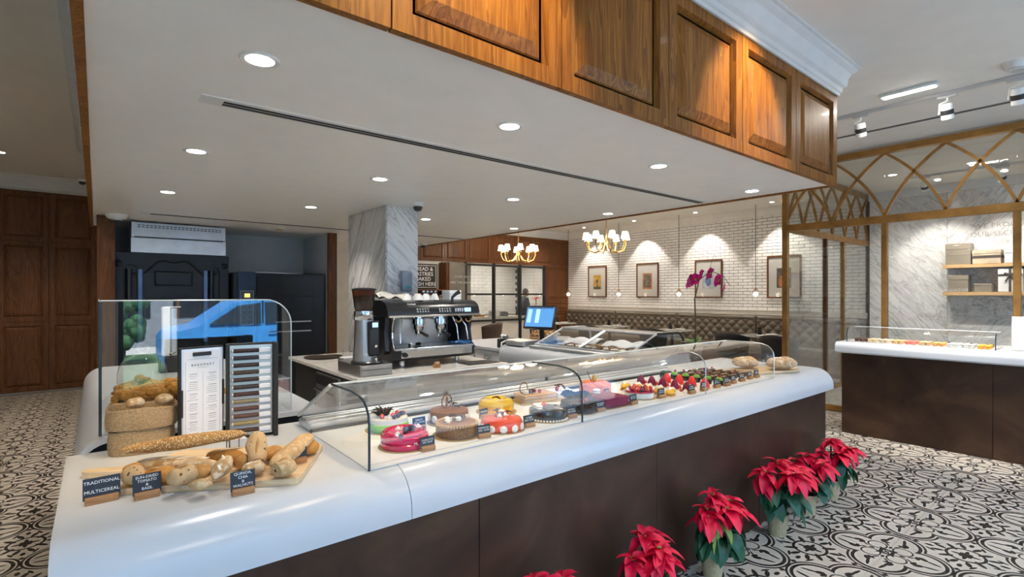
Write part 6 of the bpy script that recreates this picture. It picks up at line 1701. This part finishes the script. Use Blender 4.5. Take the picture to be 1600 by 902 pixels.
for g_, (nm, c) in enumerate(mc):
    mt = bpy.data.materials.get('macaron_' + nm) or plain('macaron_' + nm, c, 0.5)
    me = B().lathe([(0, 0), (0.018, 0.001), (0.0215, 0.008), (0.018, 0.014), (0.0195, 0.016), (0.0195, 0.019), (0.018, 0.021), (0.0215, 0.027), (0.016, 0.034), (0, 0.036)], 14).mesh('macaron', mt)
    for r_ in range(4):
        for k in range(2 if g_ else 3):
            y = 1.94 - 0.111 * g_ - 0.05 * k
            o = inst('macaron', me, None, (6.41 + 0.05 * r_, y, 0.9895))
            tag(o, '%s macaron, column %d from the left, %s from the glass, %s one' % (nm, (g_ + 1), ORD[r_], ('left', 'right', 'middle')[k]), 'macaron', 'macarons in the chocolate case')
for k, y in enumerate((1.20, 1.05, 0.90)):
    sign(6.63, y, 0.9895, 0.05, 0.022, '', 'tiny dark label at the rear of the chocolate case, %s from the boutique side' % ORD[k], -PI / 2, group='labels in the chocolate case')
t = thing('till_screen', 'blank white back of a tablet stand on the right-hand counter', 'tablet stand', (6.50, 0.50, 0.986))
B().box(-0.02, 0.02, -0.24, 0.24, 0.0, 0.31, bev=0.006).out('panel', M['plastic_w'], t)
B().box(-0.06, 0.10, -0.10, 0.10, 0.0, 0.014, bev=0.004).out('foot', M['plastic_w'], t)
for k, z in enumerate((1.965, 1.535)):
    s_ = thing('wall_shelf', '%s light oak shelf on the boutique marble wall' % ('upper' if k == 0 else 'lower'), 'shelf', (10.755, 0, z))
    B().box(-0.30, 0.0, 0.2, 1.98, -0.055, 0.0, bev=0.003).out('board', M['oak'], s_)
    for y in (0.5, 1.6): B().box(-0.22, 0, y - 0.01, y + 0.01, -0.065, -0.055).out('bracket', M['alu'], s_)
    b_ = B().box(-0.012, 0.0, 0.25, 1.93, -0.42, -0.06).out('back_panel', M['marble'], s_, smooth=False)
def gift(name, label, y0, y1, z, h, mat, band=None, bow=False, d=0.24):
    t = thing(name, label, 'gift box', (10.60, (y0 + y1) / 2, z), 0, 'gift boxes on the boutique shelves')
    w_ = abs(y1 - y0) / 2
    B().box(-d / 2, d / 2, -w_, w_, 0, h * 0.72, bev=0.004).out('box', mat, t)
    B().box(-d / 2 - 0.004, d / 2 + 0.004, -w_ - 0.004, w_ + 0.004, h * 0.72, h, bev=0.004).out('lid', mat, t)
    if band:
        B().box(-d / 2 - 0.006, d / 2 + 0.006, -w_ - 0.006, w_ + 0.006, h * 0.42, h * 0.60).out('ribbon', band, t)
    if bow:
        B().box(-d / 2 - 0.007, -d / 2 - 0.003, -0.015, 0.015, 0, h).box(-d / 2 - 0.007, -d / 2 - 0.003, -w_, w_, h * 0.70, h * 0.78).out('ribbon', M['brownfab'], t)
        for s_ in (-1, 1):
            B().ell((-d / 2 - 0.015, 0.035 * s_, h * 0.78), (0.008, 0.036, 0.018), 10, 6, Matrix.Rotation(0.5 * s_, 3, 'X')).out('bow_loop', M['brownfab'], t)
            B().tube([(-d / 2 - 0.012, 0, h * 0.74), (-d / 2 - 0.014, 0.05 * s_, h * 0.45)], 0.010, 6).out('bow_tail', M['brownfab'], t)
taupe = plain('taupe_card', (0.25, 0.21, 0.165), 0.5); beige = plain('beige_card', (0.52, 0.43, 0.31), 0.6)
gift('gift_box', 'large square taupe gift box on the upper oak shelf', 1.65, 1.95, 1.966, 0.33, taupe)
gift('gift_box', 'flat beige gift box with a dark ribbon band on the upper oak shelf', 1.31, 1.63, 1.966, 0.21, beige, M['brownfab'])
gift('gift_box', 'white gift box at the right of the upper oak shelf', 1.05, 1.27, 1.966, 0.20, M['plastic_w'])
gift('gift_box', 'tall taupe gift box on the lower oak shelf', 1.68, 1.92, 1.536, 0.26, taupe)
gift('gift_box', 'small taupe gift box on the lower oak shelf', 1.41, 1.61, 1.536, 0.13, taupe)
gift('gift_box', 'white gift box tied with a dark bow on the lower oak shelf', 1.08, 1.34, 1.536, 0.34, M['plastic_w'], bow=True)
o = inst('wall_lettering', text_mesh('wall_lettering', '"WE PROUDLY KEEP\nOUR SECRET RECIPES', 0.105, M['grey_print'], align='LEFT', line=1.25, spacing=1.08), None, (10.748, 1.70, 2.50), (PI / 2, 0, -PI / 2))
tag(o, 'grey lettering WE PROUDLY OUR SECRET on the boutique marble wall', 'lettering')
o = inst('glass_lettering', text_mesh('glass_lettering', 'CHOCOLATIER', 0.044, M['grey_print'], spacing=1.1), None, (7.378, 1.34, 1.545), (PI / 2, 0, -PI / 2))
tag(o, 'small CHOCOLATIER lettering on the boutique glass', 'lettering')

# ================================================================ POINSETTIAS
def leaf_mesh(name, mat, L=0.11, w=0.055, droop=0.03, lobes=0.12):
    def f(u, v):
        s = 2 * v - 1
        wd = w / 2 * (math.sin(PI * min(1, u ** 0.75)) ** 0.85) * (1 + lobes * math.sin(9 * u))
        return (L * u, s * wd, 0.010 * math.sin(PI * u) + 0.35 * abs(s) * wd - droop * u * u)
    return B().grid(f, 9, 5).mesh(name, mat, ang=80, recalc=False)
br_me = [leaf_mesh('bract', M['bract'], 0.115, 0.060, 0.035), leaf_mesh('bract', M['bract'], 0.085, 0.045, 0.015)]
gl_me = [leaf_mesh('leaf', M['green_leaf'], 0.125, 0.080, 0.06), leaf_mesh('leaf', M['green_pale'], 0.08, 0.045, 0.04)]
eye_me = B().ell((0, 0, 0), (0.007, 0.007, 0.006), 6, 4).mesh('flower_eye', M['green_pale'])
pot_me = B().lathe([(0, 0), (0.048, 0), (0.064, 0.125), (0.068, 0.128), (0.068, 0.142), (0.062, 0.142), (0.058, 0.12), (0, 0.12)], 28).mesh('pot', M['pot_gold'])
soil_me = B().lathe([(0.058, 0.121), (0.05, 0.128), (0, 0.13)], 20).mesh('soil', M['soil'])
def poinsettia(x, y, rz, label, sc=1.0, heads=6, seed=1):
    rnd = random.Random(seed)
    def keep(px_, py_, b_, ln):
        wy = y + px_ * math.sin(rz) + py_ * math.cos(rz)
        if wy + ln * math.sin(b_ + rz) > 1.545: b_ = -b_ - 2 * rz
        return b_
    t = thing('potted_poinsettia', label, 'plant', (x, y, 0), rz, 'poinsettias along the counter front')
    inst('pot', pot_me, t); inst('soil', soil_me, t)
    for h in range(heads):
        a_ = 2 * PI * h / (heads - 1) + rnd.uniform(-0.3, 0.3) if h else 0
        rr = 0 if h == 0 else rnd.uniform(0.085, 0.125) * sc
        if math.sin(a_ + rz) * rr + y > 1.49: a_ = -a_ - 2 * rz + rnd.uniform(-0.5, 0.5)
        top_ = Vector((rr * math.cos(a_), rr * math.sin(a_), (0.39 if h == 0 else rnd.uniform(0.315, 0.37)) * sc + 0.02))
        B().tube([(0, 0, 0.12), (top_.x * 0.35, top_.y * 0.35, 0.20), (top_.x, top_.y, top_.z)], [0.006, 0.005, 0.003], 6).out('stem', M['stem'], t)
        n1 = 7
        for k in range(n1):
            b_ = 2 * PI * k / n1 + rnd.uniform(-0.25, 0.25)
            b_ = keep(top_.x, top_.y, b_, 0.135 * sc)
            inst('bract', br_me[0], t, top_ - Vector((0, 0, 0.006)), (rnd.uniform(-0.3, 0.3), rnd.uniform(-0.1, 0.75), b_), sc * rnd.uniform(0.75, 1.15))
        for k in range(5):
            b_ = 2 * PI * k / 5 + rnd.uniform(-0.3, 0.3)
            b_ = keep(top_.x, top_.y, b_, 0.09 * sc)
            inst('bract', br_me[1], t, top_ + Vector((0, 0, 0.004)), (rnd.uniform(-0.3, 0.3), rnd.uniform(-0.45, 0.05), b_), sc * rnd.uniform(0.7, 1.0))
        for k in range(3): inst('flower_eye', eye_me, t, top_ + Vector((rnd.uniform(-0.008, 0.008), rnd.uniform(-0.008, 0.008), 0.01)))
        for k in range(4):
            b_ = a_ + rnd.uniform(-1.5, 1.5)
            zz = rnd.uniform(0.20, 0.30) * sc
            b_ = keep(top_.x * 0.6, top_.y * 0.6, b_, 0.15 * sc)
            inst('leaf', gl_me[0] if rnd.random() > 0.12 else gl_me[1], t, (top_.x * 0.6, top_.y * 0.6, zz), (rnd.uniform(-0.4, 0.4), rnd.uniform(0.1, 0.9), b_), sc * rnd.uniform(0.8, 1.15))
PLB = ['poinsettia at the near end of the row, only its red tips in frame', 'second poinsettia from the near end, half cut by the frame bottom', 'third poinsettia from the near end, with its whole gilded pot showing', 'widest poinsettia in the middle of the row, full of red bracts', 'darker poinsettia behind the widest one, second from the far end', 'farthest poinsettia at the corner of the counter']
for k, (x, y, s, n_) in enumerate(((1.28, 1.43, 1.02, 5), (1.93, 1.43, 0.96, 6), (2.55, 1.44, 1.04, 6), (3.30, 1.43, 1.08, 9), (3.77, 1.44, 0.95, 5), (4.20, 1.44, 1.0, 6))):
    poinsettia(x, y, k * 1.1, PLB[k], s, n_, 40 + k)

# orchid on the counter
t = thing('potted_orchid', 'magenta orchid on a tall dark stem behind the cake case', 'plant', (4.22, 2.55, 0.911))
B().lathe([(0, 0), (0.05, 0), (0.065, 0.11), (0.068, 0.115), (0.062, 0.115), (0.055, 0.10), (0, 0.10)], 24).out('pot', M['black'], t)
B().lathe([(0.058, 0.10), (0, 0.112)], 16).out('moss', M['soil'], t)
st = [(0, 0, 0.10), (0.01, 0.0, 0.30), (0.0, 0.005, 0.55), (0.02, -0.03, 0.72), (0.06, -0.12, 0.80), (0.09, -0.22, 0.75), (0.10, -0.28, 0.66)]
B().tube(st, [0.008, 0.008, 0.006, 0.005, 0.004, 0.003, 0.002], 8).out('stem', M['stem'], t)
B().tube([(0.012, 0, 0.10), (0.014, 0.01, 0.56)], 0.004, 6).out('support_stake', M['black_matt'], t)
ol = leaf_mesh('leaf', plain('orchid_leaf', (0.10, 0.20, 0.05), 0.35), 0.16, 0.075, 0.05, 0.0)
for k in range(5): inst('leaf', ol, t, (0, 0, 0.11), (0, -0.9 + 0.15 * k, 1.3 * k), 0.9)
pet = leaf_mesh('petal', M['orchid'], 0.062, 0.066, -0.004, 0.0)
lipm = B().ell((0, 0, 0), (0.012, 0.010, 0.010), 8, 6).mesh('lip', plain('orchid_lip', (0.62, 0.30, 0.06), 0.5))
for k, (p, s_) in enumerate((((0.0, 0.04, 0.69), 1.1), ((0.02, 0.0, 0.72), 1.15), ((0.03, -0.06, 0.765), 0.95), ((0.06, -0.13, 0.77), 1.1), ((0.09, -0.19, 0.71), 1.15), ((0.10, -0.235, 0.64), 0.8), ((0.0, 0.03, 0.73), 0.9))):
    fl = bpy.data.objects.new('flower', None); link(fl, t); fl.location = p; fl.rotation_euler = (0.2 * math.sin(k), math.radians(-75), math.radians(-35) + 0.3 * math.sin(2.1 * k)); fl.scale = (s_, s_, s_); fl.empty_display_size = 0.02
    for q in range(5): inst('petal', pet, fl, (0, 0, 0), (0, -0.15, 2 * PI * q / 5 + 0.3))
    inst('lip', lipm, fl, (0, 0, 0.01))
B().tube([(0.05, -0.1, 0.79), (0.05, -0.16, 0.95)], 0.0015, 5).out('twig', M['stem'], t)

# ================================================================ KITCHEN CONTENTS AND PERSON
kc = thing('kitchen_counter', 'white kitchen counter under the tiled wall beyond the grid window', 'counter', (7.2, 12.3, 0))
B().box(0, 3.4, 0, 0.65, 0.88, 0.92, bev=0.004).out('worktop', M['worktop'], kc)
for k in range(5): B().box(0.02 + 0.67 * k, 0.66 + 0.67 * k, 0.02, 0.6, 0.1, 0.88, bev=0.004).out('cabinet_unit', M['plaster'], kc)
kf = thing('kitchen_island', 'low pale counter just behind the grid window', 'counter', (7.2, 10.95, 0))
B().box(0, 2.2, 0, 0.5, 0.86, 0.90, bev=0.004).out('worktop', M['worktop'], kf)
B().box(0.03, 2.17, 0.03, 0.47, 0, 0.86).out('base', M['plaster'], kf)
for k, (x, c_, h_) in enumerate(((7.5, 'steel', 0.10), (7.9, 'crust_tomato', 0.05), (8.4, 'plastic_w', 0.14), (8.7, 'steel', 0.12))):
    t = thing('kitchen_container', '%s container on the low kitchen counter, %s from the left' % (('steel', 'orange', 'white', 'brushed metal')[k], ORD[k]), 'container', (x, 11.1, 0.901))
    B().box(-0.12, 0.12, -0.10, 0.10, 0, h_, bev=0.01).out('tub', M[c_], t)
    B().box(-0.125, 0.125, -0.105, 0.105, h_, h_ + 0.012, bev=0.004).out('rim', M['alu'], t)
t = thing('flower_pot', 'red flowers in a pot beside the kitchen worker', 'plant', (9.75, 11.55, 0.921))
t.location = (10.22, 11.42, 1.041)
B().lathe([(0, 0), (0.07, 0), (0.09, 0.16), (0, 0.15)], 20).out('pot', M['plastic_w'], t)
for k in range(9):
    a_ = k * 2.4; r_ = 0.03 * math.sqrt(k)
    inst('bract', br_me[0], t, (r_ * math.cos(a_) * 0.4, r_ * math.sin(a_) * 0.4, 0.30 + 0.02 * (k % 3)), (0, -0.3, a_), 1.2)
B().tube([(0, 0, 0.15), (0, 0, 0.32)], 0.012, 6).out('stem', M['stem'], t)
t = thing('work_lamp', 'white angled lamp head above the kitchen counter', 'lamp', (8.45, 12.5, 0.921))
B().tube([(0, 0, 0), (0, 0, 0.55), (0.1, -0.05, 0.78)], 0.015, 8).out('arm', M['plastic_w'], t)
B().box(0.0, 0.34, -0.11, -0.01, 0.74, 0.78, bev=0.01).out('head', M['plastic_w'], t, rot=(0, -0.25, 0))
t = thing('kitchen_worker_table', 'wooden work table in front of the kitchen worker', 'table', (9.35, 11.35, 0))
B().box(0, 0.75, 0, 0.6, 1.0, 1.04, bev=0.004).out('top', M['oak'], t)
for x in (0.05, 0.70):
    for y in (0.05, 0.55): B().box(x - 0.03, x + 0.03, y - 0.03, y + 0.03, 0, 1.0).out('leg', M['oak'], t)
t.location = (9.95, 11.2, 0)

def person(loc, rz):
    t = thing('person', 'person in dark clothes bending over a table in the kitchen behind the window', 'person', loc, rz)
    V = {}; E = []; R = {}
    def add(n, p, r, par=None):
        V[n] = p; R[n] = r
        if par: E.append((par, n))
    # facing +x
    add('pelvis', (0, 0, 0.90), 0.14)
    add('belly', (0.02, 0, 1.05), 0.135, 'pelvis')
    add('chest', (0.07, 0, 1.26), 0.155, 'belly')
    add('neckb', (0.11, 0, 1.40), 0.085, 'chest')
    add('neck', (0.135, 0, 1.45), 0.05, 'neckb')
    for s, n in ((1, 'l'), (-1, 'r')):
        add('hip' + n, (0.0, 0.09 * s, 0.83), 0.105, 'pelvis')
        add('knee' + n, (0.03, 0.10 * s, 0.48), 0.068, 'hip' + n)
        add('ankle' + n, (0.0, 0.10 * s, 0.09), 0.048, 'knee' + n)
        add('toe' + n, (0.15, 0.11 * s, 0.04), 0.04, 'ankle' + n)
        add('sh' + n, (0.09, 0.17 * s, 1.34), 0.075, 'chest')
        add('elb' + n, (0.12, 0.23 * s, 1.08), 0.052, 'sh' + n)
        add('wri' + n, (0.34, 0.15 * s, 1.09), 0.036, 'elb' + n)
    names = list(V)
    me = bpy.data.meshes.new('body')
    me.from_pydata([V[n] for n in names], [(names.index(a), names.index(c)) for a, c in E], [])
    ob = bpy.data.objects.new('body', me); link(ob, t)
    sk = ob.modifiers.new('skin', 'SKIN'); 
    lay = me.skin_vertices[0].data if me.skin_vertices else None
    if lay is None:
        bm = bmesh.new(); bm.from_mesh(me); bm.verts.layers.skin.verify(); bm.to_mesh(me); bm.free(); lay = me.skin_vertices[0].data
    for i, n in enumerate(names):
        lay[i].radius = (R[n], R[n] * (1.25 if n in ('chest', 'belly', 'pelvis') else 1.0)); lay[i].use_root = (n == 'pelvis')
    ob.modifiers.new('sub', 'SUBSURF').levels = 2
    ob.modifiers['sub'].render_levels = 2
    me.materials.append(plain('navy_uniform', (0.030, 0.036, 0.058), 0.8))
    skin = plain('skin', (0.34, 0.18, 0.11), 0.5)
    hc = Vector((0.175, 0, 1.545))
    b = B().ell(hc, (0.088, 0.072, 0.112), 18, 14, Matrix.Rotation(0.35, 3, 'Y'))
    b.ell(hc + Vector((0.085, 0, -0.03)), (0.016, 0.012, 0.02), 8, 6).ell(hc + Vector((0.055, 0, -0.085)), (0.03, 0.03, 0.022), 10, 6)
    for s in (-1, 1): b.ell(hc + Vector((-0.005, 0.072 * s, -0.015)), (0.018, 0.008, 0.028), 8, 6)
    b.tube([(0.12, 0, 1.42), (0.15, 0, 1.50)], [0.052, 0.05], 12)
    hd = b.out('head', skin, t)
    B().ell(hc + Vector((-0.022, 0, 0.032)), (0.092, 0.080, 0.100), 16, 12, Matrix.Rotation(0.3, 3, 'Y')).out('hair', M['black_matt'], hd)
    for s in (-1, 1):
        B().ell(hc + Vector((0.078, 0.028 * s, 0.005)), (0.008, 0.011, 0.007), 8, 6).out('eye', M['black'], hd)
    B().ell(hc + Vector((0.085, 0, -0.062)), (0.008, 0.020, 0.005), 8, 4).out('mouth', M['strawberry'], hd)
    for s in (-1, 1):
        b = B().ell((0.375, 0.145 * s, 1.09), (0.045, 0.038, 0.016), 12, 8)
        for k in range(4):
            l = (0.055, 0.065, 0.062, 0.05)[k]; yy = 0.145 * s + (k - 1.5) * 0.018
            b.tube([(0.40, yy, 1.092), (0.40 + l * 0.5, yy, 1.085), (0.40 + l, yy, 1.062)], [0.0095, 0.009, 0.0075], 8)
        b.tube([(0.355, 0.145 * s - 0.03 * s, 1.088), (0.385, 0.145 * s - 0.052 * s, 1.078), (0.41, 0.145 * s - 0.055 * s, 1.066)], [0.011, 0.010, 0.008], 8)
        b.out('hand', skin, t)
person((9.70, 11.5, 0), -0.1)

# ================================================================ CAR OUTSIDE (seen mirrored in the left pane)
cr = thing('parked_car', 'car with blue daylight tint parked on the street, mirrored in the left glass pane', 'car', (0.95, -6.9, -0.13))
def car_body():
    b = B()
    side = [(0.0, 0.35), (0.0, 0.78), (0.10, 0.92), (0.55, 1.02), (1.15, 1.46), (1.6, 1.55), (2.5, 1.53), (3.2, 1.10), (4.2, 0.95), (4.45, 0.72), (4.45, 0.35)]
    rows = []
    for yy, k in ((-0.86, 0.0), (-0.80, 0.02), (0.80, 0.02), (0.86, 0.0)):
        rows.append([b._v((x, yy * (0.84 if z > 1.2 else (0.93 if z > 1.0 else 1.0)), z)) for x, z in side])
    n = len(side)
    for A, C in zip(rows[:-1], rows[1:]):
        for i in range(n - 1): b.face([A[i], C[i], C[i + 1], A[i + 1]])
    b.face(rows[0]); b.face(rows[-1][::-1])
    return b
car_body().out('body', plain('car_blue_daylight_tint', (0.055, 0.28, 0.66), 0.3, 0.0, coat=0.3), cr, ang=40)  # white car, the blue outdoor light is put into its paint colour
wg = plain('car_window', (0.03, 0.045, 0.06), 0.08, spec=0.8)
for pts in ([(0.72, 1.06), (1.20, 1.40), (1.62, 1.46), (1.62, 1.05)], [(1.70, 1.05), (1.70, 1.47), (2.40, 1.45), (2.95, 1.10)]):
    b = B(); b.prism([(x, z) for x, z in pts], 'y', 0.742, 0.775); 
    for v in b.bm.verts:
        v.co.y += (1.46 - v.co.z) * 0.14
    b.out('side_window', wg, cr, smooth=False)
b = B().prism([(1.65, 1.04), (1.67, 1.04), (1.67, 1.5), (1.65, 1.5)], 'y', 0.74, 0.80); b.out('door_pillar', M['black'], cr)
for x in (0.85, 3.55):
    for y in (-0.78, 0.78):
        w = B().lathe([(0.0, -0.11), (0.20, -0.11), (0.33, -0.10), (0.34, 0.0), (0.33, 0.10), (0.20, 0.11), (0, 0.11)], 28).out('wheel', M['black_matt'], cr, (x, y, 0.34), (PI / 2, 0, 0))
        B().lathe([(0, -0.118), (0.18, -0.118), (0.21, -0.112), (0.21, 0.112), (0.18, 0.118), (0, 0.118)], 20).out('rim', M['alu'], w)
B().ell((2.80, 0.95, 1.10), (0.10, 0.09, 0.07), 12, 8).out('wing_mirror', M['black'], cr)
B().box(1.75, 1.95, 0.86, 0.885, 0.86, 0.89, bev=0.005).out('door_handle', M['chrome'], cr)
hg = thing('street_hedge', 'green hedge across the street, mirrored in the left glass pane', 'hedge', (-3.4, -9.6, -0.15))
b = B()
rnd = random.Random(5)
for k in range(160): b.ell((rnd.uniform(0, 4.2), rnd.uniform(-0.4, 0.4), rnd.uniform(0.1, 1.5)), rnd.uniform(0.12, 0.25), 6, 5)
b.out('foliage', plain('hedge_leaf', (0.03, 0.10, 0.03), 0.7, var=0.3, vs_=9, bmp=0.4, bs=30), hg)
bl = thing('street_building', 'dark blue-grey building front across the street, mirrored in the left pane', 'building', (-12, -15, -0.15))
B().box(0, 28, 0, 0.6, 0, 7).out('facade', plain('facade', (0.20, 0.21, 0.23), 0.8), bl)
for k in range(14):
    w = B().box(0.6 + 1.9 * k, 1.9 + 1.9 * k, 0.58, 0.63, 0.9, 2.7).out('window', M['black'], bl)
    B().box(0.55 + 1.9 * k, 1.95 + 1.9 * k, 0.6, 0.66, 2.7, 2.8).out('lintel', M['plaster'], w)
